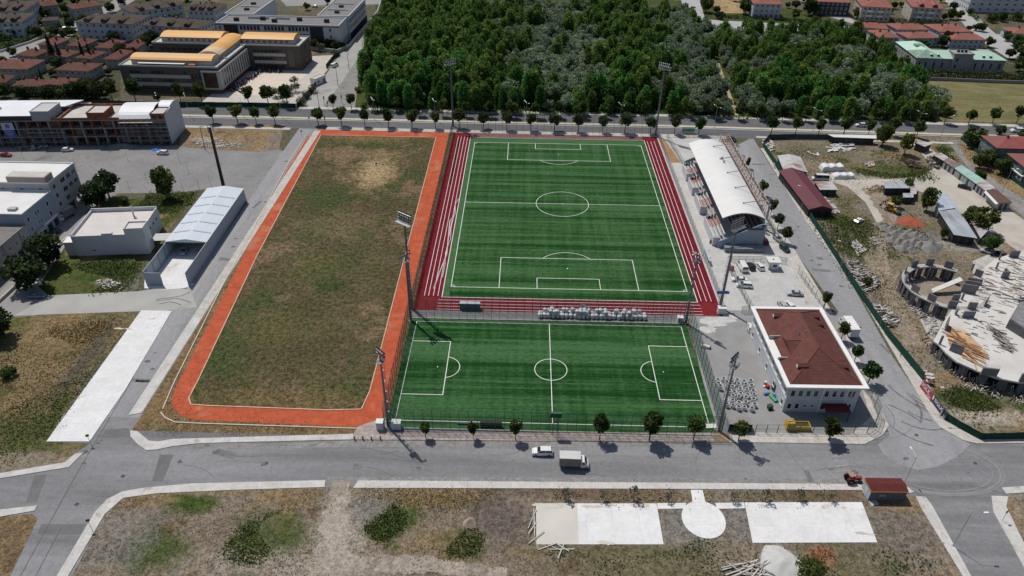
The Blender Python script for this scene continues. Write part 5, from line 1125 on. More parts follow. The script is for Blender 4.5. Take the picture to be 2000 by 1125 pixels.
w_ = thing('scrap_car', 'wrecked white car lying in the weeds of the yard', 'car', g(1677, 433, .1), R(35)); mb = MB(); loft(mb, [[(x,-.8,.2),(x,-.8,z),(x,.8,z),(x,.8,.2)] for x, z in ((-1.9,.7),(-1.5,.95),(.8,.9),(1.9,.6))]); mb.build('body', PC['white'], w_); MB().box(-1.0,.4,-.65,.65,.9,1.25).build('roof', PC['white'], w_); MB().box(-1.15,.55,-.62,.62,.94,1.2).build('window', CGLASS, w_)

# ------------------------------------------------------------------ club house
TILE = M('roof_tile_red', (.124,.053,.046), .85, .12, .5, bump=.1, grain=.12, courses=.17); CW = M('club_wall', (.50,.52,.55), .8, .06, .3); TRIM = M('trim_white', (.70,.70,.69), .7, .04, .5)
b = Bld('club_house', 'two storey white club house with red brown hipped roof', 'house', (1536.5,758.5), (1698,761), (1468,600), 8.3)
W_, Dp = b.W, b.D; ov = 1.1
b.box('wall', ov, W_-ov, ov, Dp-ov, 0, 8.2, CW); mb = MB()
for q in ((0,W_,0,1.0),(0,W_,Dp-1.0,Dp),(0,1.0,1.0,Dp-1.0),(W_-1.0,W_,1.0,Dp-1.0)): mb.box(*q, 8.203, 8.62)
b.part('gutter', mb, TRIM)
rx0, rx1, ry0, ry1, rh, rise = 1.0, W_-1.0, 1.0, Dp-1.0, 8.3, 4.3
iy = (rx1-rx0)*.5; xm = (rx0+rx1)/2; mb = MB()
mb.add([(rx0,ry0,rh),(rx1,ry0,rh),(rx1,ry1,rh),(rx0,ry1,rh),(xm,ry0+iy*1.0,rh+rise),(xm,ry1-iy*.85,rh+rise)], [(0,1,4),(1,2,5,4),(2,3,5),(3,0,4,5),(0,3,2,1)]); b.part('roof', mb, TILE)
y1c, y2c = ry0+iy*1.05, ry0+iy*2.0; ymc = (y1c+y2c)/2; mb = MB()   # cross wing of the roof on the left
mb.add([(rx0+2.6,y1c,rh+1.3),(rx0+2.6,y2c,rh+1.3),(rx0+2.6,ymc,rh+2.9),(xm,ymc,rh+3.2),(xm-1.0,y1c,rh+1.3),(xm-1.0,y2c,rh+1.3)], [(0,2,1),(0,4,3,2),(1,2,3,5)]); b.part('cross_gable', mb, TILE); mb = MB(); mb.add([(rx0+2.65,y1c+.1,rh+.3),(rx0+2.65,y2c-.1,rh+.3),(rx0+2.65,y2c-.1,rh+1.28),(rx0+2.65,ymc,rh+2.8),(rx0+2.65,y1c+.1,rh+1.28)], [(4,3,2,1,0)]); b.part('gable_wall', mb, M('gable_grey', (.33,.33,.33), .8))
mb = MB(); RCAP = M('ridge_tile', (.155,.062,.050), .85, .15, 2)
for q0, q1 in (((rx0,ry0,rh),(xm,ry0+iy,rh+rise)),((rx1,ry0,rh),(xm,ry0+iy,rh+rise)),((rx0,ry1,rh),(xm,ry1-iy*.85,rh+rise)),((rx1,ry1,rh),(xm,ry1-iy*.85,rh+rise)),((xm,ry0+iy,rh+rise),(xm,ry1-iy*.85,rh+rise)),((rx0+2.6,ymc,rh+2.9),(xm,ymc,rh+3.2))): mb.tube(q0, q1, .13, n=5)
b.part('ridge', mb, RCAP)
b.box('terrace', rx0-.4, rx0+2.58, y1c+.2, y2c-.2, 8.25, 8.75, TRIM); mb = MB(); mb.box(rx0-.2,rx0+2.4,y2c-.2,y2c+.0,8.3,9.7).box(rx0-.2,rx0+2.4,y1c,y1c+.2,8.3,9.3); b.part('terrace_wall', mb, CONC_P)
def roofz(x): return rh+rise*min(1, (x-rx0)/(xm-rx0) if x < xm else (rx1-x)/(rx1-xm))
for x, y, s, wh in ((rx0+3.9,ry1-5.2,-1,1),(rx0+3.8,ry0+4.6,-1,1),(rx1-3.4,ry1-5.0,1,0),(rx1-3.4,ry1-8.2,1,0),(rx1-3.2,ry0+6.6,1,0),(rx1-3.2,ry0+5.0,1,0)):
    z = roofz(x); mb = MB(); f = x+s*1.1; q = x-s*1.2
    mb.add([(f,y-.7,z-.7),(f,y+.7,z-.7),(f,y+.85,z+.25),(f,y,z+.75),(f,y-.85,z+.25),(q,y,z+.78),(q,y-.8,z+.3),(q,y+.8,z+.3)], [(0,1,2,3,4),(4,3,5,6),(3,2,7,5),(0,4,6),(1,7,2)]); dm = b.part('dormer', mb, TILE)
    if wh: MB().cbox((f+s*.04,y,z-.1),(.06,.8,.7)).build('dormer_window', WHITE, dm)
wl = Bld.at('x','','',(0,0,0),0,1,1,1) if False else None
def cwin(face, u, z, w, h, sill=True):
    o = b.win(face, u, z, w, h, TRIM, GLASS, sill); L = o.location
    if face == 'F': L.y += ov
    elif face == 'B': L.y -= ov
    elif face == 'L': L.x += ov
    else: L.x -= ov
for i in range(4): cwin('F', 2.3+1.75*i, 4.9, 1.15, 1.9)
for i in range(2): cwin('F', 2.3+1.75*i, 1.1, 1.1, 1.7)
for i in range(2): cwin('F', 5.9+1.7*i, 1.7, .9, .7)
for i in range(4):
    for z in (1.0, 4.9): cwin('F', 10.0+1.75*i, z, 1.1, 1.9)
for z in (1.0, 4.9): cwin('F', W_-2.5, z, 1.0, 1.9)
for i in range(9):
    u = Dp-2.6-(Dp-5)*i/8.3
    cwin('L', u, 4.9, 1.1, 1.8)
    if i % 2 == 0: cwin('L', u, 1.1, 1.1, 1.7)
    cwin('R', Dp-u, 4.9, 1.1, 1.8); cwin('R', Dp-u, 1.1, 1.1, 1.8)
for i in range(6): cwin('B', 3+2.6*i, 4.9, 1.1, 1.8)
for x in (9.1, W_-3.9): b.box('pilaster', x-.16, x+.16, ov-.12, ov-.003, 0, 8.15, TRIM)
b.box('bay_wall', 9.27, W_-4.07, ov-.06, ov-.004, 0, 8.1, M('club_wall_dark', (.36,.37,.42), .8, .06, .3)) if False else None
b.box('cornice', 1.05, W_-1.05, ov-.09, ov-.003, 4.15, 4.32, TRIM); b.box('side_cornice', ov-.09, ov-.003, ov, Dp-ov, 4.15, 4.32, TRIM)
b.box('door', ov-.05, ov-.002, 7.2, 8.9, 0, 2.4, DKST); b.box('porch_roof', 9.6, 15.2, -1.9, ov-.15, 2.9, 3.05, M('lean_to_red', (.13,.03,.035), .8, .15, 1))
mb = MB()
for x in (9.8, 15.0): mb.box(x-.08,x+.08,-1.8,-1.6,0,2.9)
b.part('porch_post', mb, DKST)
def ac(name, px_, py_, z, lb, rz=0):
    t = thing(name, lb, 'satellite dish', g(px_, py_, z), rz); mb = MB(); mb.lathe([(.05,0),(.3,.08),(.45,.22)], 10); o = mb.build('dish', GALV, t); o.rotation_euler = (.9,0,.6); o.location = (0,0,.7); mb = MB(); mb.tube((0,0,-.2),(0,0,.7),.04,n=5); mb.build('mount', GALV, t)
ac('satellite_dish', 1558, 652, 11.4, 'left satellite dish on the club house ridge'); ac('satellite_dish', 1572, 651, 11.8, 'right satellite dish on the club house ridge')
# shelter, yellow container, small things of the yard
t = thing('shelter', 'grey flat roofed shelter with open front beside the white bags', 'shelter', g(1421, 843, .07), R(0)); mb = MB(); mb.box(0,5.2,-.1,2.4,2.3,2.42); mb.build('roof', M('shelter_roof', (.25,.235,.225), .85, .1, .6), t); mb = MB(); mb.box(0,.1,0,2.3,0,2.3); mb.build('side_panel', M('panel_blue_grey', (.36,.42,.46), .6, .08, 1), t)
MB().box(.1,5.1,2.2,2.3,0,2.3).build('back_panel', DKST, t); MB().box(5.1,5.2,0,2.3,0,2.3).build('side_panel', DKST, t); MB().box(.4,4.8,1.4,2.0,.4,.5).build('bench', DKST, t)
t = thing('container', 'yellow crate like container in front of the club house', 'container', g(1535, 841, .07), R(0)); YC = M('container_yellow', (.55,.36,.05), .6, .12, 1); mb = MB()
for q in ((0,5.4,0,.12,0,1.25),(0,5.4,1.7,1.82,0,1.25),(0,.12,.12,1.7,0,2.3),(5.28,5.4,.12,1.7,0,1.25),(.12,5.28,.12,1.7,0,.1),(1.5,1.62,.12,1.7,.1,2.3),(0,1.62,0,.12,1.26,2.3)): mb.box(*q)
mb.build('body', YC, t); mb = MB()
for k in range(3): mb.box(-.02,1.7,.15+.55*k,.3+.55*k,2.2,2.3)
mb.build('top_bar', YC, t); MB().box(1.7,5.2,.15,1.65,.9,.95).build('cover', M('container_dark', (.07,.065,.035), .8, .2, 1), t)
def junk(name, lb, cat, x, y, parts):
    t = thing(name, lb, cat, g(x, y, .08))
    for nm, mat, boxes in parts:
        mb = MB()
        for c, s, rz in boxes: mb.cbox(c, s, rz)
        mb.build(nm, mat, t, bevel=.03)
junk('play_slide', 'blue and bright green slide pieces leaning at the club house wall', 'playground slide', 1504, 775, [('chute', M('plastic_green', (.08,.42,.10), .4), [((.3,-.8,.4),(.45,2.4,.3),.35)]), ('side_rail', M('plastic_blue', (.03,.16,.42), .4), [((.8,-.9,.4),(.3,2.2,.4),.35),((-.6,.8,.3),(1.5,.5,.4),.3)]), ('ladder', M('plastic_cyan', (.10,.40,.55), .4), [((.9,.3,.5),(.5,.5,.6),.2)])])
junk('plastic_bin', 'dark green bin standing on the club house yard', 'bin', 1503, 798, [('body', M('bin_green', (.02,.12,.04), .5), [((0,0,.5),(1.1,.9,1.0),.2)]), ('lid', DKST, [((0,0,1.05),(1.2,1.0,.1),.2)]), ('wheel', TYRE, [((0,-.7,.15),(1.0,.25,.3),.2)])])
junk('debris_pile', 'red tarpaulin and odds and ends beside the club house door', 'debris', 1497, 757, [('tarpaulin', M('tarp_red', (.38,.03,.03), .6), [((.2,0,.4),(.9,.7,.7),.5)]), ('board', PC['white'], [((-.5,.3,.15),(.7,.5,.3),.9),((.2,1.6,.3),(.5,.6,.5),.2)]), ('box', DKST, [((-.1,.9,.25),(.6,.6,.5),.1),((1.3,-.3,.5),(.4,1.2,1.0),-.1)])])
junk('dumper_bag', 'white sack lying on the yard beside the pitch fence', 'sack', 1377, 679, [('sack', M('sack_white', (.58,.58,.57), .85, .12, 2), [((0,0,.35),(2.2,.8,.7),-.25),((-.3,.1,.7),(1.2,.6,.3),-.2)]), ('mouth', DKST, [((1.2,-.3,.3),(.4,.6,.5),-.25)])])
junk('motorbike', 'red motorbike with rider box parked by the track fence', 'motorbike', 1385, 509, [('body', M('bike_red', (.5,.04,.03), .4), [((0,0,.75),(1.2,.55,.5),1.1)]), ('wheel', TYRE, [((-.35,-.7,.3),(.25,.6,.6),1.1-1.57),((.35,.7,.3),(.25,.6,.6),1.1-1.57)])])
junk('red_trailer', 'small dark red machine at the left edge of the fenced car park', 'trailer', 1428, 527, [('body', PC['red'], [((0,0,.7),(1.3,1.0,1.0),.1)]), ('wheel', TYRE, [((-.6,0,.25),(.2,.5,.5),.1),((.6,0,.25),(.2,.5,.5),.1)])])
# guard booth
t = thing('guard_booth', 'white flat roofed guard booth in the fenced car park', 'booth', g(1500, 527, .06), R(0)); MB().box(0,3.0,0,2.6,0,2.7).build('wall', WHITE, t); MB().box(-.4,3.4,-.4,3.0,2.703,2.9).build('roof', M('booth_roof', (.60,.60,.58), .7, .06, 1), t); mb = MB(); mb.box(.2,.8,-.03,-.003,.05,2.0); mb.build('door', GALV, t)
MB().box(1.2,2.4,-.03,-.003,1.0,1.9).build('window', GLASS, t); mb = MB(); mb.lathe([(.25,2.9),(.25,3.05),(.05,3.1)], 8, (1.4,1.4,0)); mb.build('roof_vent', DKST, t)
mb = MB(); c = g(1502, 531); mb.prism([(c.x-4,c.y-1.5),(c.x+5,c.y-1.5),(c.x+5,c.y+3.5),(c.x-4,c.y+3.5)], 0, .075); struct('booth_base', mb, CONC_Y)

# ------------------------------------------------------------------ big bags
BAG = M('bag_white', (.62,.63,.64), .85, .08, 2, rnd=.07); GRAN = M('granules', (.045,.045,.045), .95, .3, 6)
def bag(closed):
    t = thing('bulk_bag', None, 'bulk bag'); mb = MB(); r_ = [(.36,0),(.50,.12),(.56,.5),(.54,.9),(.50,1.06)]
    mb.lathe(r_ + ([(.40,1.16),(.16,1.28),(.12,1.42)] if closed else [(.53,1.13),(.44,1.12),(.40,1.0)]), 10); mb.build('sack', BAG, t, smooth=False)
    if not closed: mb = MB(); mb.lathe([(.415,1.0),(.3,1.06),(.05,1.09)], 10); mb.build('granules', GRAN, t)
    return t
bo_, uo = bag(False), []; rng = random.Random(4)
bags = [(183,160),(275,140),(395,152),(487,160),(595,180),(695,185),(192,220),(320,205),(405,208),(505,225),(617,243),(712,253),(215,272),(330,260),(412,265),(535,295),(637,310),(738,333),(362,340),(440,350),(540,375),(650,392),(750,397),(420,410),(515,415),(620,445),(745,460),(310,483),(412,487),(515,520),(620,510),(760,543),(325,548),(420,558),(508,592),(600,587),(720,607)]
for x, y in bags:
    q = g(1380+x/8.0375, 720+y/8.0375, 1.2); s = rng.uniform(.93, 1.06); place(bo_, uo, (q.x, q.y, .07), rng.uniform(0, 6), 'open white bulk bag of dark granules in the block beside the club house', 'open bulk bags beside the club house', (s, s, s*rng.uniform(.9, 1.2)))
bc, uc = bag(True), []
for r_ in range(2):
    for k in range(25):
        X = -8.4+k*1.18+rng.uniform(-.1,.1); place(bc, uc, (X, -65.35-1.2*r_+rng.uniform(-.12,.12), .06), rng.uniform(0, 6), 'closed white bulk bag in the row between the two pitches', 'closed bulk bags between the pitches', rng.uniform(1.02, 1.2))
        if (r_ == 0 and k % 4) or (r_ == 1 and k in (2,3,4,8,9,10,11,15,19,20)): place(bc, uc, (X+rng.uniform(-.4,.5), -65.6-1.0*r_+rng.uniform(-.2,.2), 1.35), rng.uniform(0, 6), 'closed white bulk bag lying on top of the row between the two pitches', 'upper bulk bags between the pitches', rng.uniform(.92, 1.12))
t = thing('canopy_sail', 'white triangular sail panel rising over the row of white bags', 'canopy', (2.4,-64.9,0)); mb = MB(); mb.add([(0,0,1.3),(4.6,0,1.3),(0,.1,3.9),(0,.06,1.3),(4.6,.06,1.3),(0,.16,3.9)], [(0,1,2),(5,4,3),(0,3,4,1),(1,4,5,2),(2,5,3,0)]); mb.build('panel', M('sail_grey', (.55,.54,.53), .8, .05, 1), t); mb = MB(); mb.tube((0,.03,0),(0,.03,3.9),.05); mb.tube((2.0,.03,0),(2.0,.03,2.8),.05); mb.build('post', DKST, t)
def shelter(lb, x, y, w, mat, mat2):
    t = thing('dugout', lb, 'team shelter', (x, y, .06)); mb = MB(); mb.box(0,w,.9,1.0,0,2.0); mb.build('back_panel', mat, t); mb = MB(); mb.box(0,w,0,1.0,2.0,2.1); mb.build('roof', mat2, t); mb = MB(); mb.box(0,.06,.1,.9,0,2.0).box(w-.06,w,.1,.9,0,2.0).box(w/2-.03,w/2+.03,.8,.9,0,2.0); mb.build('side_panel', mat, t); MB().box(.1,w-.1,.35,.75,.4,.48).build('bench', DKST, t)
t = thing('dugout', 'grey blue team shelter seen from behind at the near end of the track', 'team shelter', (-30.6,-64.0,.08)); BG = M('shelter_blue_grey', (.10,.15,.185), .45, .12, .8); MB().box(0,5.6,0,.08,0,2.1).build('back_panel', BG, t); mb = MB(); mb.box(-.05,5.65,-.1,1.3,2.1,2.18); mb.build('roof', GALV, t); mb = MB(); mb.box(0,.06,.08,1.2,0,2.1).box(5.54,5.6,.08,1.2,0,2.1); mb.build('side_panel', BG, t)
t = thing('bench_screen', 'black low bench screen behind the near touchline', 'team shelter', (-22.3,-108.7,.1)); MB().box(0,4.9,0,.08,0,1.5).build('back_panel', M('screen_black', (.012,.012,.014), .6), t); MB().box(0,4.9,.08,.9,1.42,1.5).build('roof', MATS['screen_black'], t); MB().box(.1,4.8,.4,.8,.4,.5).build('bench', DKST, t)
t = thing('bench_screen', 'faint grey low bench on the near touchline', 'bench', (-27.6,-107.9,.1)); MB().box(0,3.0,0,.5,.35,.45).build('seat', M('bench_grey', (.10,.13,.12), .7), t); MB().box(.2,.35,.05,.45,0,.35).build('leg', DKST, t); MB().box(2.65,2.8,.05,.45,0,.35).build('leg', DKST, t)
# scoreboard tower by the half way line
t = thing('scoreboard', 'green scoreboard on a lattice tower above the half way line', 'scoreboard', (-5.6,-110.0,.15)); mb = MB()
for x in (-.5,.5):
    for y in (-.35,.35): mb.tube((x,y,0),(x,y,5.0),.05,n=5)
for k in range(6): mb.tube((-.5,-.35,.4+k*.8),(.5,-.35,.8+k*.8),.03,n=4); mb.tube((-.5,.35,.8+k*.8),(.5,.35,.4+k*.8),.03,n=4)
mb.build('tower', FG, t); MB().box(-1.25,1.25,-.25,.25,5.0,6.3).build('display', M('board_green', (.012,.055,.04), .4, .1, 1), t); mb = MB(); mb.box(-1.32,1.32,-.3,.3,6.3,6.38).box(-1.32,-1.25,-.3,.3,5.0,6.3).box(1.25,1.32,-.3,.3,5.0,6.3); mb.build('rim', FG, t)
# goals
def goal(lb, x, y, w, h, rz, z=.1, tip=False):
    t = thing('football_goal', lb, 'goal', (x, y, z), rz); mb = MB(); mb.tube((-w/2,0,0),(-w/2,0,h),.06); mb.tube((w/2,0,0),(w/2,0,h),.06); mb.tube((-w/2,0,h),(w/2,0,h),.06)
    for s in (-w/2,w/2): mb.tube((s,0,h),(s,1.0,h*.9),.04); mb.tube((s,1.0,h*.9),(s,1.8,0),.04)
    mb.tube((-w/2,1.8,0),(w/2,1.8,0),.04); mb.build('frame', PAINT, t); mb = MB(); mb.add([(-w/2,0,h),(w/2,0,h),(w/2,1,h*.9),(-w/2,1,h*.9),(-w/2,1.8,0),(w/2,1.8,0)], [(0,1,2,3),(3,2,5,4)]); mb.build('net', MESHNET('net_white', (.6,.6,.6), .08), t)
    if tip: t.rotation_euler = (R(-90), 0, rz)
tt = thing('tipped_goal', 'small white goal lying on its back at the near right pitch corner', 'goal', (29.6,-106.6,.12), .1); mb = MB(); mb.box(-1.4,1.4,-.7,.7,.0,.16); mb.build('net', M('net_pile', (.66,.66,.65), .9, .15, 2), tt); mb = MB(); mb.tube((-1.4,-.7,.2),(1.4,-.7,.2),.06); mb.tube((-1.4,.7,.2),(1.4,.7,.2),.06); mb.tube((-1.4,-.7,.2),(-1.4,.7,.2),.06); mb.tube((1.4,-.7,.2),(1.4,.7,.2),.06); mb.tube((.6,-.8,.1),(1.0,-1.9,.6),.05); mb.tube((1.0,-1.9,.6),(1.3,-.8,.1),.05); mb.build('frame', PAINT, tt)

# ------------------------------------------------------------------ kiosk by the road
GRW = M('kiosk_grey', (.115,.125,.15), .55, .1, 1)
b = Bld('kiosk', 'long grey kiosk with dark red roof beside the tractor', 'kiosk', (1702,961), (1775,962), (1692,940), 2.8); DPT = 3.6
b.D = DPT; b.box('wall', .15, b.W-.15, .15, DPT-.15, 0, 2.7, GRW); b.box('end_panel', .1, .147, .2, DPT-.2, .1, 2.6, M('kiosk_pale', (.42,.47,.53), .5, .06, 1)); b.box('door', .05, .097, 1.2, 2.1, .05, 2.1, M('kiosk_door', (.50,.53,.56), .5))
b.hip(M('kiosk_roof', (.105,.030,.028), .7, .15, .6, stretch=(4,1,1)), .45, .0, 2.75, gable=True); mb = MB(); mb.box(0,b.W,-.06,-.003,2.72,2.92).box(-.06,-.003,0,DPT,2.72,2.92); b.part('fascia', mb, M('fascia_orange', (.50,.20,.04), .6)); b.win('F', 2.6, 1.1, 1.5, 1.0, GRW, GALV).location.y += .15
mb = MB(); c = g(1702, 985); mb.prism(px((1683,957),(1696,957),(1716,985),(1702,989)), 0, .12); struct('pavement', mb, CONC_P)
# ================================================================== GRANDSTAND, BUILDING YARD, CONSTRUCTION SITE
ROOFW = M('sheet_white', (.64,.64,.63), .55, .04, .3, stretch=(.3,2,1), dirt=((.56,.55,.52), .15, .62)); BEAM = M('beam_grey', (.25,.27,.29), .6, .1, 1); PINKST = M('lattice_pinkish', (.48,.37,.31), .7, .12, 1.2)
t = thing('grandstand', 'grandstand with white barrel roof beside the running track', 'grandstand', (0,0,0)); X0, X1, Y0, Y1 = 47.6, 62.0, -27.8, 33.0
SEATC = M('stand_concrete', (.30,.31,.315), .85, .12, .5); PSEAT = M('seat_pink', (.46,.20,.18), .6, .12, 2); WPAN = M('panel_pale', (.52,.53,.55), .7, .06, .6)
mb = MB(); n = 11
for k in range(n): mb.box(X0+1.2+k*1.15, X0+1.2+(k+1)*1.15, Y0+.3, Y1-.3, 0, 1.9+k*.52)
mb.build('terraces', SEATC, t)
mb = MB()
for y in (Y0, Y1-.25): mb.prism  # end walls follow the rake of the seats
def endwall(y):
    p = [(X0+.5,0),(X1,0),(X1,8.7),(X1-1.8,8.7),(X0+.9,2.6),(X0+.5,2.4)]; v = [(x,y,z) for x,z in p]+[(x,y+.25,z) for x,z in p]; k = len(p)
    return v, [tuple(range(k)), tuple(range(2*k-1,k-1,-1))]+[(i,k+i,k+(i+1)%k,(i+1)%k) for i in range(k)]
mb = MB(); mb.add(*endwall(Y0)); mb.build('end_wall', M('stand_wall', (.27,.31,.37), .65, .06, .6), t); mb = MB(); mb.add(*endwall(Y1-.25)); mb.build('end_wall', MATS['stand_wall'], t)
MB().box(X1-.25, X1, Y0+.26, Y1-.26, 0, 9.3).build('rear_wall', WPAN, t); MB().box(X1-5.6, X1-.8, Y0-.06, Y0-.003, 6.7, 7.5).build('window', GLASS, t)
mb = MB(); mb.tube((X1-1.0,Y0-.06,8.1),(X1-1.0,Y0-.003,8.1),.55,n=16); o = mb.build('emblem', M('emblem_blue', (.02,.06,.16), .5), t); mb = MB(); mb.tube((X1-1.0,Y0-.075,7.95),(X1-1.0,Y0-.062,7.95),.26,n=12); mb.build('emblem_mark', M('emblem_green', (.03,.12,.05), .5), o)
MB().box(X0+2.2, X1-.4, Y0-2.6, Y0-.3, 0, 1.5).build('ramp', M('stand_ramp', (.22,.24,.27), .8), t); mb = MB(); mb.add([(X0+2.0,Y0-2.65,1.6),(X1-.3,Y0-2.65,2.6),(X1-.3,Y0-2.5,2.6),(X0+2.0,Y0-2.5,1.6),(X0+2.0,Y0-2.65,1.45),(X1-.3,Y0-2.65,2.4),(X1-.3,Y0-2.5,2.4),(X0+2.0,Y0-2.5,1.45)], [(0,1,2,3),(4,7,6,5),(0,4,5,1),(3,2,6,7),(0,3,7,4),(1,5,6,2)]); mb.build('ramp_rail', DKST, t)
# four white fronted seat blocks with pink seats
for k, (ya, yb) in enumerate(((19.5,27.5),(8.0,16.0),(-4.6,4.6),(-26.5,-15.8) if False else (-26.0,-17.6))):
    ya, yb = ((20.0,29.0),(8.6,17.0),(-5.8,4.4),(-26.6,-12.4))[k]
    o = MB().box(X0-1.0, X0-.75, ya, yb, 0, 3.1).box(X0-.75, X0+1.19, ya, ya+.2, 0, 3.1).box(X0-.75, X0+1.19, yb-.2, yb, 0, 3.1).build('front_wall', WPAN, t)
    MB().box(X0-.74, X0+1.18, ya+.21, yb-.21, 0, 2.1).build('landing', SEATC, t)
    for j, (f0, f1) in enumerate(((.12,.55),(.6,.95))):
        mb = MB(); y_ = ya+(yb-ya)*f0
        while y_ < ya+(yb-ya)*f1:
            for r_ in range(4): mb.box(X0-.4+r_*1.0, X0-.4+r_*1.0+.42, y_, y_+.42, 2.15+max(0,r_-1)*.52, 2.5+max(0,r_-1)*.52)
            y_ += .5
        sm = tag(mb.build('seats', PSEAT if (j+k) % 2 == 0 else M('seat_white', (.55,.54,.53), .6, .08, 2), t), kind='stuff')
    mb = MB()
    for q in range(3): mb.box(X0+.3+q*.9, X0+.9+q*.9, yb-.2, yb-.05, 2.1, 3.3+q*.4)
    mb.build('stair_parapet', M('stair_grey', (.20,.21,.22), .8), t)
mb = MB()
for r_ in range(4, 11):
    y_ = Y0+.8
    while y_ < Y1-.8: mb.box(X0+1.35+r_*1.15, X0+1.75+r_*1.15, y_, y_+.42, 1.92+r_*.52, 2.3+r_*.52); y_ += .52
tag(mb.build('seats', M('seat_dark', (.11,.045,.05), .6, .12, 2), t), kind='stuff')
ns = 14; rx0, rx1, ry0, ry1 = 48.6, 61.9, -25.4, 33.2; mb = MB(); arcp = []
for i in range(ns+1):
    u = i/ns; arcp.append((rx0+(rx1-rx0)*u, 9.3+2.55*math.sin(math.pi*(.08+.84*u))/1.0-.62))
v = [(x,y,z+dz) for dz in (0,.16) for y in (ry0,ry1) for x,z in arcp]; k = ns+1
mb.add(v, [(i,k+i,k+i+1,i+1) for i in range(ns)]+[(2*k+i,2*k+i+1,3*k+i+1,3*k+i) for i in range(ns)]+[(i,i+1,2*k+i+1,2*k+i) for i in range(ns)]+[(k+i,3*k+i,3*k+i+1,k+i+1) for i in range(ns)]+[(0,2*k,3*k,k),(k-1,2*k-1,4*k-1,3*k-1)]); mb.build('roof', ROOFW, t)
for y in (ry0+.3, -12, 2, 16, ry1-.3):
    mb = MB()
    for (xa,za),(xb,zb) in zip(arcp, arcp[1:]): mb.tube((xa,y,za-.35),(xb,y,zb-.35),.09,n=4); mb.tube((xa,y,za-.05),(xb,y,zb-.05),.09,n=4); mb.tube((xa,y,za-.05),(xb,y,zb-.35),.05,n=4)
    mb.build('roof_truss', GALV, t)
for y in (-19,-8,3.5,15,26):
    mb = MB(); mb.tube((56.2,y,11.5),(64.8,y+1.0,12.6),.13,n=5); mb.tube((56.2,y,11.3),(56.2,y,11.75),.2,n=6); mb.tube((64.8,y+1.0,8.8),(64.8,y+1.0,12.7),.12,n=5); mb.tube((64.8,y+1.0,12.6),(66.3,y+1.0,8.8),.08,n=5); mb.build('stay_rod', BEAM, t)
for y in (12.5, 15.5): MB().cbox((57.0,y,11.75),(.7,.7,.5)).build('roof_vent', GALV, t)
# space frame behind the stand: one welded thing
t = thing('roof_lattice', 'pinkish steel lattice frame standing behind the grandstand roof', 'steel frame', (0,0,0)); mb = MB(); cx0, cx1, z0, z1 = 63.2, 66.4, 2.4, 8.8; rng = random.Random(9); ys = np.linspace(-15, 44, 21)
for x in (cx0, cx1):
    for z in (z0, z1): mb.tube((x,ys[0],z),(x,ys[-1],z),.10,n=4)
tag(mb.build('chord', PINKST, t)); mb = MB()
for i, y in enumerate(ys):
    c = ((cx0,z0),(cx1,z0),(cx1,z1),(cx0,z1))
    for (a, b_), (d, e) in zip(c, c[1:]+c[:1]): mb.tube((a,y,b_),(d,y,e),.08,n=4)
    if i < 20:
        y2 = ys[i+1]
        for (a, b_), (d, e) in (((cx0,z0),(cx0,z1)),((cx1,z1),(cx1,z0)),((cx0,z1),(cx1,z1)),((cx1,z0),(cx0,z0)),((cx0,z0),(cx1,z1)),((cx1,z0),(cx0,z1))):
            mb.tube((a,y,b_),(d,y2,e),.075,n=4); mb.tube((d,y,e),((a+d)/2,(y+y2)/2,(b_+e)/2),.06,n=4)
    zc = (z0+z1)/2
    for q in range(3): mb.tube((cx0+rng.uniform(0,3),y,z0+rng.uniform(0,6)),(cx0+rng.uniform(0,3),y+3,z0+rng.uniform(0,6)),.06,n=4)
mb.build('lattice_bars', PINKST, t); mb = MB()
for y in ys[::5]:
    for x in (cx0, cx1): mb.tube((x,y,0),(x,y,z0),.16,n=6)
mb.build('column', GALV, t)
mb = MB(); mb.box(65.8,66.4,-15.7,-15.1,0,9.2).box(63.2,63.8,-15.7,-15.1,0,9.2); mb.build('end_post', GALV, t)
tt = thing('loudspeaker', 'blue grey awning strip along the track fence', 'awning', (43.4,-38,0)); MB().cbox((0,4,1.6),(.9,9,.1),0,(0,.35)).build('canopy', M('awning_blue', (.45,.58,.62), .6, .08, 1), tt); mb = MB()
for y in (0,4,8): mb.tube((.2,y,0),(.2,y,1.6),.05)
mb.build('post', DKST, tt); tt.name = 'awning'
junk('brown_hut', 'brown bundle of boards at the foot of the grandstand front', 'boards', 1390, 474, [('board', M('board_brown', (.16,.09,.06), .8, .2, 2), [((0,0,.6),(1.8,.8,1.2),.9),((1.0,.6,.3),(1.2,.5,.6),.4)]), ('bundle', M('bundle_yellow', (.42,.33,.05), .7), [((1.4,1.1,.6),(.6,.4,.5),.3)])])
t = thing('bus_shelter', 'green roofed bus shelter on the avenue footway', 'bus shelter', g(1333, 262, .1), 0); MB().box(0,5.2,0,1.5,2.3,2.42).build('roof', M('shelter_green', (.03,.14,.11), .5, .1, 1), t); MB().box(0,5.2,1.42,1.5,.3,2.3).build('back_panel', MESHNET('shelter_glass', (.05,.13,.11), .5), t); mb = MB()
for x in (.05,2.6,5.15): mb.tube((x,1.4,0),(x,1.4,2.3),.05)
mb.build('post', FG, t); MB().box(.5,4.7,.9,1.3,.42,.5).build('bench', DKST, t)

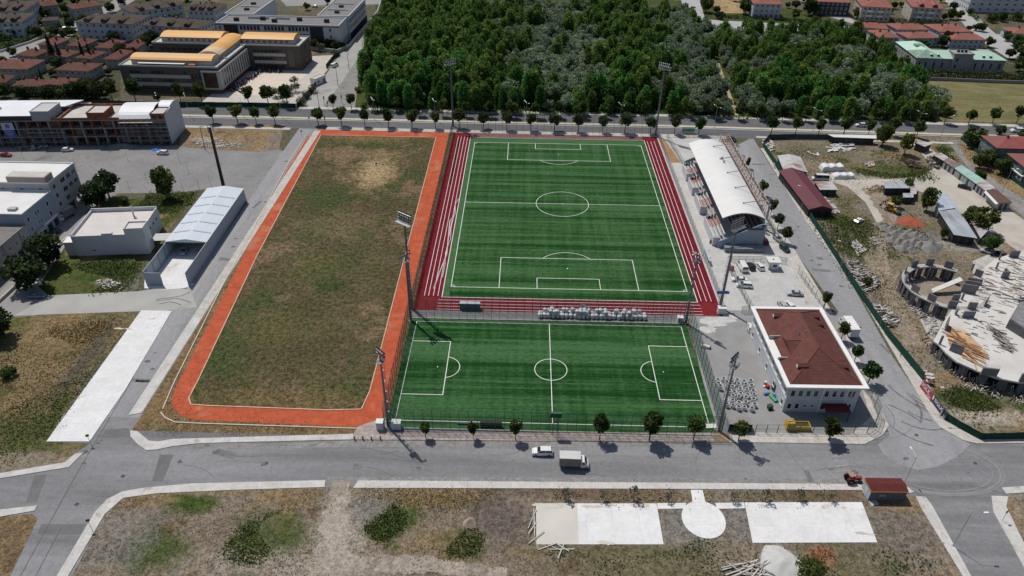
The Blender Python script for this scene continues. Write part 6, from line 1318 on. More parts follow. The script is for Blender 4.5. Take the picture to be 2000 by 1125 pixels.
# ---------------- sheds of the yard
RUST = M('roof_rusty', (.42,.42,.42), .7, .12, .8, stretch=(.35,1,1), dirt=((.25,.12,.085), .16, .52)); RUST_B = M('roof_bluegrey', (.33,.36,.40), .6, .2, .35, stretch=(1,.3,1), dirt=((.22,.17,.155), .12, .58)); TEAL = M('roof_teal', (.27,.43,.385), .65, .14, .5, stretch=(.5,2,1), dirt=((.40,.43,.41), .22, .56)); MAROON = M('roof_maroon', (.115,.030,.040), .6, .06, .4); SHW = M('shed_wall_dark', (.05,.05,.05), .9, .3, 1); TINW = M('shed_wall_tin', (.30,.32,.31), .8, .2, .5, stretch=(3,3,.3))
def qshed(name, lb, quad, h, roof, wall, cat='shed', rise=.0, grp=None, over=.25):
    """lean-to shed over four roof corners (near-left, near-right, far-right, far-left)"""
    P = [g(x, y, h) for x, y in quad]; c = sum(P, Vector())/4; t = thing(name, lb, cat, (c.x, c.y, 0), 0, grp); Q = [(p-c) for p in P]; k = 1-over/2.5
    MB().prism([(q.x*k, q.y*k) for q in Q], 0, h-.05).build('wall', wall, t); mb = MB()
    z = [h, h, h+rise, h+rise]; v = [(q.x,q.y,zz) for q,zz in zip(Q,z)]+[(q.x,q.y,zz+.1) for q,zz in zip(Q,z)]
    a = sum(v[i][0]*v[(i+1)%4][1]-v[(i+1)%4][0]*v[i][1] for i in range(4)); f = [(3,2,1,0),(4,5,6,7),(0,1,5,4),(1,2,6,5),(2,3,7,6),(3,0,4,7)]
    mb.add(v, f if a > 0 else [tuple(reversed(q)) for q in f]); mb.build('roof', roof, t)
    A, Bq = Q[0], Q[1]; d = (Bq-A)*k; nn = Vector((d.y,-d.x,0)).normalized()
    if nn.dot(-(A+Bq)) > 0: nn = -nn
    for f in (.3, .68): q = A*k+d*f+nn*.04; MB().cbox((q.x,q.y,h*.42),(1.0,.06,h*.8),math.atan2(d.y,d.x)).build('door', DKST, t)
    return t
bs = Bld('long_shed', 'long shed with dark maroon gable roof beside the hoarding', 'shed', (1579,409), (1628,409), (1531,334), 3.0)
bs.box('wall', .3, bs.W-.3, .3, bs.D-.05, 0, 2.98, SHW); bs.hip(MAROON, 1.3, .1, 3.0, gable=True, y0=-.3, y1=bs.D)
for i in range(3): bs.win('F', 1.6+i*2.6, .9, 1.0, 1.2, DKST, DARKIN).location.y += .3
bs2 = Bld('rusty_shed', 'shed with rusty patched sheet roof behind the maroon one', 'shed', (1531,334), (1577,337), (1508,304), 2.9)
bs2.box('wall', .3, bs2.W-.3, .05, bs2.D-.3, 0, 2.88, SHW); bs2.hip(RUST, .9, .1, 2.9, gable=True, y0=.0, y1=bs2.D+.2); bs2.box('door', 2, 3.2, bs2.D-.3, bs2.D-.24, 0, 2, DKST)
qshed('lean_to', 'rusty and white lean-to on the right side of the maroon shed', ((1601,371),(1637,371),(1624,356),(1590,356)), 2.6, RUST, SHW, 'shed', .3)
qshed('storage_shed', 'long low white roofed shed against the avenue hoarding', ((1628,268),(1712,271),(1711,266),(1616,264)), 2.8, ROOFW, SHW, 'shed', .3)
qshed('hut', 'grey tin roofed hut in the upper corner of the yard', ((1806,287),(1821,281),(1790,273),(1787,280)), 2.9, RUST, SHW, 'hut', .2)
qshed('market_stall', 'rusty topped stall at the upper end of the teal row', ((1822,303),(1842,314),(1852,309),(1838,300)), 2.8, RUST, SHW, 'stall', .3)
qshed('market_stall', 'brown roofed stall above the teal one', ((1842,314),(1864,329),(1878,324),(1852,309)), 2.8, M('roof_brown_tin', (.20,.15,.135), .75, .2, .5, dirt=((.36,.36,.36), .2, .58)), TINW, 'stall', .3)
qshed('market_stall', 'long stall with pale teal sheet roof', ((1864,329),(1906,359),(1922,353),(1878,324)), 2.8, TEAL, TINW, 'stall', .3)
qshed('market_stall', 'grey rusty stall at the lower end of the teal row', ((1906,359),(1925,373),(1943,369),(1922,353)), 2.8, RUST, TINW, 'stall', .3)
qshed('brown_hut', 'brown roofed hut with white awning strip by the lane', ((1950,397),(1978,396.5),(1946,371),(1926,372)), 2.9, M('roof_brown', (.12,.075,.065), .75, .12, 1), M('hut_wall', (.34,.33,.30), .8, .1, 1), 'hut', .15)
P_ = [g(1925,372,3.02),g(1950,398,3.02),g(1944,399,3.02),g(1922,376,3.02)]; tq = thing('awning', 'white awning strip along the brown roofed hut', 'awning', P_[0]); mb = MB(); mb.add([tuple(q-P_[0]) for q in P_]+[tuple(q-P_[0]+Vector((0,0,.08))) for q in P_], [(0,1,2,3),(7,6,5,4),(0,4,5,1),(1,5,6,2),(2,6,7,3),(3,7,4,0)]); mb.build('sheet', ROOFW, tq)
qshed('storage_shed', 'blue grey tin roofed shed in the middle of the yard', ((1728,368),(1776,368),(1776,357),(1726,356)), 2.7, RUST_B, SHW, 'shed', .2)
qshed('storage_shed', 'rust streaked small shed touching the blue grey one', ((1779,380),(1790,379),(1790,359),(1776,360)), 2.5, RUST, SHW, 'shed', .2)
qshed('hut', 'small blue roofed hut in the bushes of the yard', ((1764,386),(1784,386),(1784,378),(1763,378)), 2.4, RUST_B, SHW, 'hut', .1)
qshed('storage_shed', 'blue grey sheet roof at the upper end of the long rusty shed', ((1833,412),(1869,406),(1850,379),(1825,383)), 3.2, M('roof_sheet_blue', (.37,.42,.48), .55, .12, .4), TINW, 'shed', .2)
qshed('workshop', 'long workshop under streaked grey tin roof with open dark front', ((1863,459),(1909,466),(1871,409),(1833,414)), 3.2, RUST_B, SHW, 'shed', .2)
qshed('lean_to', 'rusty red lean-to right of the long workshop', ((1915,466),(1930,450),(1919,438),(1896,434)), 2.6, RUST, SHW, 'shed', .2)
# tarpaulin covered stacks
def tarp(lb, x, y, w, d, h, rz, seed):
    rng = random.Random(seed); t = thing('covered_stack', lb, 'stack', g(x, y, .06), rz); ph = [rng.uniform(0,6) for _ in range(6)]
    def f(u, v):
        e = min(1, (w/2-abs(u))/.6)*min(1, (d/2-abs(v))/.5); return max(.02, h*min(1,e*1.4)*(.86+.10*math.sin(u*2.1+ph[0])+.07*math.sin(v*3+u+ph[1])))
    MB().grid(-w/2, w/2, -d/2, d/2, 26, 12, f).build('tarpaulin', M('tarp_white', (.62,.62,.63), .6, .07, 1.2), t); MB().cbox((0,0,h*.3),(w*.8,d*.75,h*.5)).build('pallet', M('pallet_wood', (.25,.18,.11), .9), t)
tarp('white tarpaulin covered stack, upper of two in the yard', 1624, 330, 9.0, 4.0, 2.0, .05, 1); tarp('white tarpaulin covered stack, lower of two in the yard', 1645, 346, 8.6, 3.6, 1.7, .12, 2)
def pile(name, lb, poly, n, mat, L, wd, h, seed, th=None, cat='timber pile'):
    """heap of loose boards and rubble lying in disorder"""
    rng = np.random.default_rng(seed); P = scatter(px(*poly), n, rng); mb = MB()
    for i, q in enumerate(P):
        a = (rng.normal(th, .35) if th is not None and rng.random() < .75 else rng.uniform(0, 3.14)); l = L*rng.uniform(.4, 1.2)
        mb.mi = int(rng.integers(0, len(mat))); mb.cbox((q[0], q[1], .1+h*rng.uniform(0, 1)), (l, wd*rng.uniform(.6, 1.6), .1), a, (rng.normal(0, .12), rng.normal(0, .10)))
    o = mb.build(name, mat); return tag(o, lb, cat, None, 'stuff')
BD = [M('board_grey', (.33,.31,.29), .9, .2, 1), M('board_pale', (.48,.46,.43), .9, .15, 1), M('board_dark', (.10,.09,.08), .9, .2, 1)]; BW = [M('board_warm', (.40,.27,.16), .85, .15, 1), BD[0], BD[2]]
pile('timber_pile', 'grey scaffold boards heaped behind the green hoarding', ((1648,512),(1675,512),(1712,545),(1718,560),(1690,575),(1670,555)), 210, BD, 3.2, .22, .8, 1, .4)
pile('timber_pile', 'second heap of grey boards by the hoarding, opposite the lorry', ((1705,600),(1722,597),(1753,628),(1745,642),(1728,635)), 170, BD, 2.0, .25, .7, 2, .2)
pile('timber_pile', 'loose white laths lying in the weeds of the yard', ((1697,468),(1715,462),(1718,478),(1702,480)), 22, [BD[1]], 3.0, .12, .3, 3, -.5)
pile('rubble_pile', 'white stones and debris at the corner of the building yard', ((1487,277),(1500,272),(1515,290),(1512,298),(1492,292)), 60, [M('sack_cream', (.58,.55,.50), .9, .15, 1), BD[1]], 1.0, .7, .9, 4, None, 'rubble')
pile('rubble_pile', 'white building panels strewn in the upper yard', ((1618,285),(1640,279),(1672,282),(1668,292),(1632,300),(1618,296)), 34, [BD[1], PC['white']], 3.2, .9, .5, 5, .1, 'panels')
pile('rubble_pile', 'white scraps beside the first tarpaulin stack', ((1578,298),(1600,300),(1600,306),(1582,302)), 14, [PC['white'], BD[1]], 1.4, .6, .4, 6, None, 'rubble')
pile('rubble_pile', 'pinkish brick rubble on the mound of the yard', ((1688,322),(1705,315),(1708,325),(1695,328)), 60, [M('brick_pink', (.40,.24,.19), .9, .2, 1), BD[1]], .8, .5, .5, 7, None, 'rubble')
pile('rubble_pile', 'dark rusty scrap heap beside the yard track', ((1766,316),(1785,318),(1798,330),(1775,328)), 130, [M('scrap_rust', (.085,.045,.035), .9, .2, 1), BD[2]], 1.6, .3, .9, 8, None, 'scrap')
pile('rubble_pile', 'scrap and planks at the foot of the rusty stall', ((1808,312),(1820,305),(1840,320),(1832,332),(1815,325)), 120, [BD[2], BD[0], M('scrap_rust2', (.09,.05,.04), .9)], 1.4, .4, .8, 9, None, 'scrap')
pile('rubble_pile', 'debris beside the maroon shed', ((1608,385),(1618,392),(1640,415),(1632,418),(1612,400)), 70, [BD[1], BD[0], RUST], 1.4, .6, .5, 10, None, 'rubble')
pile('rubble_pile', 'white rubble in the weeds by the hoarding', ((1660,478),(1672,470),(1690,490),(1676,500)), 90, [BD[1], BD[0]], .8, .4, .5, 11, None, 'rubble')
pile('brick_pallets', 'brown brick stacks behind the red banner', ((1800,728),(1818,735),(1822,755),(1808,748)), 46, [M('brick_brown', (.16,.08,.06), .9, .2, 1), BD[1]], 1.1, .9, .9, 12, None, 'bricks')
pile('rubble_pile', 'rubble and pale boards below the pale side street', ((190,549),(210,545),(240,555),(238,566),(205,566)), 90, [BD[1], BD[0], BD[2]], .9, .4, .4, 13, None, 'rubble')
pile('rubble_pile', 'concrete lumps and planks under the scaffolding', ((32,282),(60,278),(95,284),(92,293),(40,296)), 120, [BD[1], BD[0], BD[2]], 1.7, .5, .7, 14, .2, 'rubble')
pile('rubble_pile', 'grey rubble on the brown plot by the avenue', ((375,277),(420,272),(470,283),(468,291),(385,288)), 130, [BD[0], BD[1]], .8, .5, .3, 15, None, 'rubble')
pile('timber_pile', 'crossed grey poles lying at the lower edge', ((1430,1103),(1470,1095),(1515,1112),(1500,1130),(1440,1128)), 22, [BD[1], BD[0]], 6.5, .16, .5, 16, .35)
pile('timber_pile', 'white poles along the left end of the concrete pads', ((1036,985),(1045,985),(1050,1065),(1042,1060)), 7, [BD[1]], 6.0, .14, .3, 17, 1.52)
pile('timber_pile', 'white poles at the lower left corner of the concrete pads', ((1050,1066),(1100,1068),(1098,1074),(1052,1070)), 6, [BD[1]], 5.5, .14, .25, 18, -.1)
def heap(name, lb, x, y, r_, h, mat, seed, sx=1.0):
    rng = random.Random(seed); ph = [rng.uniform(0,6) for _ in range(4)]; q = g(x, y, .03)
    o = MB().grid(-r_*sx, r_*sx, -r_, r_, 22, 22, lambda a, b: max(-.05, h*(1-math.hypot(a/sx, b)/r_*(1+.12*math.sin(3*math.atan2(b, a)+ph[0])))*1.35*(1+.1*math.sin(a*2+ph[1])*math.sin(b*2.3+ph[2])))).build(name, mat, smooth=True)
    o.location = q; return tag(o, lb, 'heap')
GRV = M('gravel_grey', (.21,.205,.19), .95, .2, 1.2, bump=.5, grain=.2); SND = M('sand_pink', (.36,.27,.22), .95, .12, 1.5, bump=.3)
heap('sand_heap', 'small pinkish sand heap among the weeds below the road', 917, 1022, 1.3, 1.0, SND, 1); heap('lime_heap', 'flat white grey heap at the lower edge', 1525, 1102, 4.0, .9, M('lime_grey', (.46,.46,.45), .95, .08, .8), 2); heap('brick_dust_heap', 'flat red brick dust heap in the yard', 1778, 434, 3.8, .6, M('brick_dust', (.30,.085,.055), .95, .15, 1), 3, 1.2)
for i, (x, y, r_, h) in enumerate(((1718,440,1.8,1.1),(1728,446,2.0,1.2),(1738,450,2.0,1.3),(1748,458,2.1,1.4),(1758,452,1.7,1.1),(1766,464,2.2,1.4),(1776,456,2.2,1.4),(1786,462,2.3,1.5),(1798,466,1.9,1.2),(1742,470,2.0,1.3),(1754,474,2.0,1.3),(1770,477,2.1,1.3),(1784,474,2.0,1.3),(1796,479,2.0,1.3),(1762,486,2.2,1.2),(1778,489,2.0,1.1),(1816,483,3.6,1.8),(1732,462,1.7,1.1))):
    o = heap('gravel_heap', 'grey gravel heap in the field of heaps by the building site', x, y, r_, h, GRV, 10+i); o['group'] = 'gravel heaps by the building site'
# writing on the hoarding
def text(parent, body, size, mat, loc, rot, name='lettering'):
    cu = D.curves.new('t', 'FONT'); cu.body = body; cu.size = size; cu.align_x = 'CENTER'; cu.align_y = 'CENTER'; cu.extrude = .006; cu.offset = .012*size
    o = D.objects.new('t', cu); COL.objects.link(o); me = D.meshes.new_from_object(o.evaluated_get(bpy.context.evaluated_depsgraph_get())); D.objects.remove(o)
    me.name = name; me.materials.clear(); me.materials.append(mat); q = D.objects.new(name, me); COL.objects.link(q); q.parent = parent; q.location = loc; q.rotation_euler = rot; return q
def banner(lb, a, b_, h, col, txt, sub=True):
    A, Bq = g(*a), g(*b_); d = Bq-A; t = thing('banner', lb, 'banner', A, math.atan2(d.y, d.x)); L = d.length
    MB().box(0, L, -.03, .03, .1, h).build('panel', M('banner_'+lb.split()[0], col, .6, .06, 1), t); w = M('letter_white', (.66,.66,.66), .6)
    text(t, txt, h*.62, w, (L*.38, -.04, h*.62), (math.pi/2, 0, 0))
    if sub:
        mb = MB(); 
        for k in range(3): mb.box(L*.62, L*.92, -.036, -.031, .35+.22*k, .43+.22*k)
        mb.build('small_print', w, t)
    mb = MB()
    for x in (.1, L-.1): mb.tube((x,.08,0),(x,.08,h),.05)
    mb.build('post', FD, t)
banner('red banner with white lettering SIGLK on the hoarding line', (1796,756), (1817,785), 2.5, (.36,.055,.085), 'SIGLK'); banner('navy banner with white lettering SIGLK on the hoarding line', (1820,787), (1845,822), 2.3, (.035,.042,.085), 'SIGLK')
banner('dark banner with dim lettering at the hoarding curve', (1868,836), (1884,845), 1.8, (.02,.015,.018), '2021', False) if False else None
mb = MB(); A = g(1537,360); t = thing('sign', 'blue and white sign on the hoarding below the maroon shed', 'sign', g(1536,358,0)+Vector((-.12,0,0)), math.atan2((g(1548,378)-g(1536,358)).y, (g(1548,378)-g(1536,358)).x)); MB().box(0,5.2,-.05,.0,.3,2.2).build('panel', M('sign_grey_blue', (.30,.32,.42), .6, .3, 1.5), t); mb = MB(); mb.box(.6,4.0,-.06,-.052,1.5,1.75).box(.8,3.2,-.06,-.052,1.0,1.25); mb.build('print', M('sign_dark', (.04,.045,.09), .6), t)
for x, y, s in ((1510,326,1.1),(1523,345,.9),(1559,395,1.0),(1653,529,1.6),(1673,557,1.0)):
    d = g(1733,659)-g(1600,456); t = thing('notice_board', 'small white notice board on the green hoarding', 'sign', g(x, y, 0)+Vector((-.1,0,0)), -math.pi/2+.02, 'white notices on the green hoarding'); MB().box(0,s*1.5,-.05,0,.7,.7+s).build('panel', PC['white'], t); mb = MB(); mb.box(.15,s*1.2,-.056,-.052,.7+s*.3,.7+s*.4).box(.15,s*1.0,-.056,-.052,.7+s*.6,.7+s*.7); mb.build('print', DKST, t)

# ---------------- construction shell: slab, ring and piers as parts of one building shell
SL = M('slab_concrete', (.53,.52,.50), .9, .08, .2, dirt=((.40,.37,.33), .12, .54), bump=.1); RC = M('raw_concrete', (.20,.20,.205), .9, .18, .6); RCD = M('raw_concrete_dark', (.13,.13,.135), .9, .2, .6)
shell = thing('concrete_shell', 'curved concrete building shell under construction with wall stubs', 'building', (0,0,0)); zs = 4.0
near = px_z = [(q.x, q.y) for q in G((1857,607),(1842,630),(1823,666),(1834,673),(1849,690),(1870,707),(1908,724),(1948,738),(1988,746),(2060,752),(2200,735),(2330,640),(2250,520),(2060,470),(1945,505),(1905,536),(1885,560), z=zs)]
MB().prism(near, zs-.45, zs).build('slab', SL, shell); mb = MB(); c0 = Vector((sum(p[0] for p in near)/len(near), sum(p[1] for p in near)/len(near)))
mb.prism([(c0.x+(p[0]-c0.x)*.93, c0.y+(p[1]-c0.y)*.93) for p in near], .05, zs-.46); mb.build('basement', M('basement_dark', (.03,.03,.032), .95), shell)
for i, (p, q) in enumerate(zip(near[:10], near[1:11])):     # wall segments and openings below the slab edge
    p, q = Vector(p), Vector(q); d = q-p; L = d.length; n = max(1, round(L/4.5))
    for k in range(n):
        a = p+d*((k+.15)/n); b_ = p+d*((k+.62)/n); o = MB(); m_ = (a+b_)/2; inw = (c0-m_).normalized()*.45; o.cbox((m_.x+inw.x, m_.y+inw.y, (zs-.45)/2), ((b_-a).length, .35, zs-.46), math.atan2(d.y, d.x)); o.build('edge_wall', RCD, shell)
rc = Vector((106.6, -53.0, 0)); RO, RI = 11.7, 10.0
ring = lambda r_, a: (rc.x+r_*.98*math.cos(a), rc.y+r_*math.sin(a))
mb = MB(); A_ = np.linspace(R(48), R(318), 49)
for a, b_ in zip(A_, A_[1:]): mb.prism([ring(RI,a),ring(RO,a),ring(RO,b_),ring(RI,b_)], zs-.36, zs+.03+.002*math.sin(a*40))
mb.build('ring_slab', M('ring_concrete', (.36,.35,.335), .9, .15, .5, dirt=((.25,.24,.22), .3, .55), grain=.1), shell)
for k, a in enumerate(np.linspace(R(62), R(305), 10)):
    x, y = ring(RO-.6, a); o = MB().cbox((0,0,1.05), (.36,2.2,2.1)).build('wall_stub', RC, shell); o.location = (x, y, zs+.035); o.rotation_euler = (0,0,a+.25*math.sin(k*3))
    rb = MB()
    for j in range(7): rb.tube((0,-.95+.32*j,2.1),(.03,-.95+.32*j,3.2),.025,n=3,cap=False)
    rb.build('rebar', M('rebar', (.16,.12,.10), .9), o)
pr = MB(); rng = random.Random(31)
for k in range(170):
    a = rng.uniform(R(55), R(312)); r_ = rng.choice((RO+rng.uniform(.1,.9), RI-rng.uniform(.2,1.2), (RO+RI)/2)); x, y = ring(r_, a); pr.tube((x, y, .05), (x+rng.gauss(0,.2), y+rng.gauss(0,.2), rng.uniform(2.2, 3.6)), .06, n=4)
for (p, q) in zip(near[:9], near[1:10]):
    for k in range(int(math.dist(p, q)/.55)): t_ = rng.random(); pr.tube((p[0]+(q[0]-p[0])*t_+rng.gauss(0,.3), p[1]+(q[1]-p[1])*t_-.2+rng.gauss(0,.3), .05), (p[0]+(q[0]-p[0])*t_+rng.gauss(0,.4), p[1]+(q[1]-p[1])*t_+rng.gauss(0,.4), rng.uniform(2, 3.5)), .055, n=4)
tag(pr.build('props', BD), None, None, None, 'stuff')
for a in A_[1:-1:2]:
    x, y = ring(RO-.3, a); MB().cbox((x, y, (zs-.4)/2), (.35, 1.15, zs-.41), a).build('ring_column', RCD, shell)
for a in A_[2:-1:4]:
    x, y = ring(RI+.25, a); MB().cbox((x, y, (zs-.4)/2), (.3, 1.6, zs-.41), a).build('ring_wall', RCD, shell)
mb = MB(); mb.prism([ring(RI*.98,a) for a in np.linspace(0, 6.1, 24)], .05, .12); mb.build('pit_floor', M('pit_floor', (.25,.21,.17), .95, .2, .8), shell)
mb = MB(); mb.add([(rc.x-2.5,rc.y+.6,1.2),(rc.x+6.4,rc.y+3.2,zs-.05),(rc.x+6.4,rc.y+5.0,zs-.05),(rc.x-2.0,rc.y+2.6,1.2),(rc.x-2.5,rc.y+.6,.9),(rc.x+6.4,rc.y+3.2,zs-.35),(rc.x+6.4,rc.y+5.0,zs-.35),(rc.x-2.0,rc.y+2.6,.9)], [(0,1,2,3),(7,6,5,4),(0,4,5,1),(1,5,6,2),(2,6,7,3),(3,7,4,0)]); mb.build('ramp', SL, shell)
for x, y, w_, h_, deg in ((1897,528,.5,2.2,0),(1909,540,2.0,2.2,-45),(1890,572,3.7,2.7,-18),(1896,562,3.7,2.2,-18),(1902,553,3.7,1.6,-18),(1865,587,1.9,2.0,0),(1878,585,.45,2.2,0),(1866,614,1.0,1.7,70),(1890,620,3.0,2.0,0),(1847,640,3.2,2.3,60),(1866,688,2.9,2.4,-35),(1930,733,3.6,2.2,-8),(1960,537,.5,2.2,0),(1961,543,2.0,2.2,0),(1945,525,.5,2.2,70),(1979,502,2.8,2.2,0),(1951,507,.5,2.6,70),(1996,745,1.6,2.4,0),(1835,672,.45,2.6,0)):
    q = g(x, y, zs); o = MB(); o.cbox((0,0,h_/2),(w_,.38,h_),0); mesh_o = o.build('wall_stub', RC, shell); mesh_o.location = (q.x, q.y, zs); mesh_o.rotation_euler = (0,0,R(deg))
    rb = MB()
    for k in range(int(w_/.35)+1): rb.tube((-w_/2+.1+k*.35,0,h_),(-w_/2+.1+k*.35+.05,.05,h_+1.1),.025,n=3,cap=False)
    rb.build('rebar', M('rebar', (.16,.12,.10), .9), mesh_o)
inn = [(q.x, q.y) for q in G((1965,640),(1985,606),(2060,600),(2080,650),(2010,668), z=zs)]
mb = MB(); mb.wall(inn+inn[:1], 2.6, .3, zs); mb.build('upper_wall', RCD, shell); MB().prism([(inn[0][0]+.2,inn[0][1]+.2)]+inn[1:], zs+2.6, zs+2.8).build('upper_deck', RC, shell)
def sitepile(lb, poly, n, mats, L, wd, h, seed, th, z=zs, cat='boards'):
    P = scatter([(q.x, q.y) for q in G(*poly, z=z)], n, np.random.default_rng(seed)); rng = np.random.default_rng(seed+50); mb = MB()
    for q in P: mb.mi = int(rng.integers(0, len(mats))); mb.cbox((q[0],q[1],z+.06+h*rng.random()),(L*rng.uniform(.4,1.1),wd*rng.uniform(.6,1.5),.09),rng.normal(th,.3),(rng.normal(0,.04),rng.normal(0,.04)))
    tag(mb.build('site_boards', mats), lb, cat, None, 'stuff')
sitepile('boards scattered over the upper part of the slab', ((1905,545),(1950,515),(2000,500),(2040,540),(2010,600),(1960,600),(1900,580)), 190, [BD[0],BD[2],BW[0],BD[1]], 2.8, .16, .12, 30, -.55)
sitepile('boards scattered over the middle of the slab', ((1875,600),(1960,600),(1965,640),(1990,690),(1930,690),(1870,650)), 60, [BD[0],BD[2],BD[1]], 2.0, .14, .08, 31, -.5)
sitepile('bundle of dark planks lying on the slab', ((1936,645),(1942,642),(1975,682),(1965,685)), 40, [BD[2],BD[0]], 4.0, .2, .7, 32, -.95)
sitepile('long orange brown beams stacked on the slab', ((1857,648),(1868,648),(1915,712),(1906,716)), 26, [BW[0],M('beam_brown', (.24,.12,.06), .85)], 9.0, .26, .35, 33, -1.0)
mb = MB(); mb.prism([(q.x,q.y) for q in G((1848,640),(1885,645),(1930,690),(1925,705),(1880,700),(1852,668), z=zs)], zs+.004, zs+.02); tag(mb.build('sawdust', M('sawdust', (.50,.33,.21), .95, .2, .5)), 'orange sawdust spread round the beams on the slab', 'sawdust', None, 'stuff')
pile('site_debris', 'props, boards and rubble round the foot of the concrete shell', ((1765,560),(1782,575),(1830,620),(1822,668),(1850,705),(1912,745),(2000,775),(2000,790),(1900,768),(1840,715),(1800,670),(1815,640),(1775,600)), 300, BD, 1.8, .14, .9, 34, .6, 'debris')
sheet('concrete_apron', [px((1768,568),(1800,580),(1860,612),(1850,640),(1826,668),(1812,655),(1790,610))], .06, M('apron', (.42,.41,.39), .9, .15, .5, dirt=((.28,.25,.21), .3, .52)))
sheet('concrete_apron', [px((1900,510),(1935,495),(2000,500),(2000,520),(1900,535))], .06, MATS['apron'])
t = thing('trestle', 'steel trestle standing on the slab', 'trestle', g(1987, 585, zs)); mb = MB()
for x in (-.9,.9):
    for y in (-.6,.6): mb.tube((x*1.2,y*1.2,0),(x,y,1.8),.05,n=4)
mb.build('leg', BD[2], t); MB().box(-1,1,-.7,.7,1.8,1.95).build('deck', BD[0], t)
# ================================================================== LEFT SIDE: ROW UNDER CONSTRUCTION, FLATS, SHED
BRK = M('brick_raw', (.20,.085,.05), .9, .25, .6, dirt=((.25,.22,.19), .3, .56)); CGR = M('cement_grey', (.24,.235,.225), .9, .15, .5); RCONC = M('roof_concrete', (.48,.465,.44), .9, .08, .3, dirt=((.36,.34,.31), .2, .6)); SHEETW = M('roof_sheet_white', (.66,.68,.70), .45, .04, .2); PANW = M('panel_white_blue', (.50,.53,.58), .6, .05, .3)
b = Bld.at('row_building', 'long unfinished row building with white barrel roof and brick piers', 'building', (-240, 39.3, 0), .0773, 84.2, 16.5, 10.4); W_ = b.W
b.box('wall', 1, W_-.3, 1.3, 16.4, 0, 10.2, M('wall_brick_mixed', (.155,.105,.08), .9, .3, .4)); mb = MB()
for z in (3.3, 6.7, 10.0): mb.box(0, W_-.31, 0, 1.299, z, z+.38)
b.part('floor_slab', mb, CGR)
x = 1.0; k = 0
while x < W_-1:
    b.box('pier', x-.3, x+.3, .05, 1.29, 0, 3.299, CGR); b.box('pier', x-.3, x+.3, .05, 1.29, 3.69, 6.699, BRK if k % 2 else CGR); b.box('pier', x-.3, x+.3, .05, 1.29, 7.09, 9.99, BRK if k % 3 else CGR)
    for z in (.3, 3.8, 7.3):
        if (k*7+int(z)) % 5: o = b.win('F', x+2.1, z+.3, 3.0, 2.1, BRK, DARKIN, name='opening'); o.location.y = 1.28
    x += 4.15; k += 1
for x0, x1, z, m in ((33,66,10.4,BRK),(66,79,9.6,BRK)): b.box('parapet', x0, x1, -.05, .3, z, z+.9, m)
# barrel roof of the right part
def barrel(bb, name, x0, x1, y0, y1, z0, rise, mat, n=12, t=.15):
    p = [(y0+(y1-y0)*i/n, z0+rise*math.sin(math.pi*i/n)**.75) for i in range(n+1)]; v = [(xx,y,z+dz) for dz in (0,t) for xx in (x0,x1) for y,z in p]; k = n+1; mb = MB()
    mb.add(v, [(i,i+1,k+i+1,k+i) for i in range(n)]+[(2*k+i,3*k+i,3*k+i+1,2*k+i+1) for i in range(n)]+[(i,2*k+i,2*k+i+1,i+1) for i in range(n)]+[(k+i,k+i+1,3*k+i+1,3*k+i) for i in range(n)]+[(0,k,3*k,2*k),(k-1,3*k-1,4*k-1,2*k-1)]); return bb.part(name, mb, mat)
barrel(b, 'barrel_roof', 65.5, 78.6, .0, 16.6, 10.5, 3.1, SHEETW); barrel(b, 'barrel_roof', 78.7, W_-.4, 7.3, 16.6, 11.5, 2.0, SHEETW)
n = 12; pr_ = [(0,0),(0,12.3),(7.2,13.0)]+[(7.2+9.4*i/n, 12.6+1.3*math.sin(math.pi*(.25+.75*i/n))) for i in range(n+1)]+[(16.6,11.4),(16.6,0)]; k = len(pr_); v = [(W_-.29,y,z) for y,z in pr_]+[(W_,y,z) for y,z in pr_]; mb = MB(); mb.add(v, [tuple(range(k-1,-1,-1)), tuple(range(k,2*k))]+[(i,(i+1)%k,k+(i+1)%k,k+i) for i in range(k)]); b.part('end_wall', mb, PANW)
def tower(x0, x1, y0, y1, z0, z1, wm, rm, pm):
    b.box('stair_tower', x0, x1, y0, y1, z0, z1, wm); b.box('tower_roof', x0+.3, x1-.3, y0+.3, y1-.3, z1+.003, z1+.08, rm); mb = MB(); mb.box(x0-.15,x1+.15,y0-.15,y0+.25,z1+.003,z1+.4).box(x0-.15,x1+.15,y1-.25,y1+.15,z1+.003,z1+.4).box(x0-.15,x0+.25,y0+.25,y1-.25,z1+.003,z1+.4).box(x1-.25,x1+.15,y0+.25,y1-.25,z1+.003,z1+.4); b.part('tower_parapet', mb, pm)
tower(78.4, W_-.32, -.1, 7.2, 10.42, 12.4, BRK, RCONC, BRK); tower(54.2, 61.0, -.1, 8.5, 10.42, 13.0, BRK, RCONC, BRK); tower(33.2, 40.2, -.4, 9.5, 10.42, 14.0, M('tower_grey_blue', (.30,.32,.35), .8, .08, .5), RCONC, PANW)
for x in (79.7, 82.3): o = b.win('F', x, 10.6, 1.6, 1.5, CGR, DARKIN, name='opening'); o.location.y = -.1
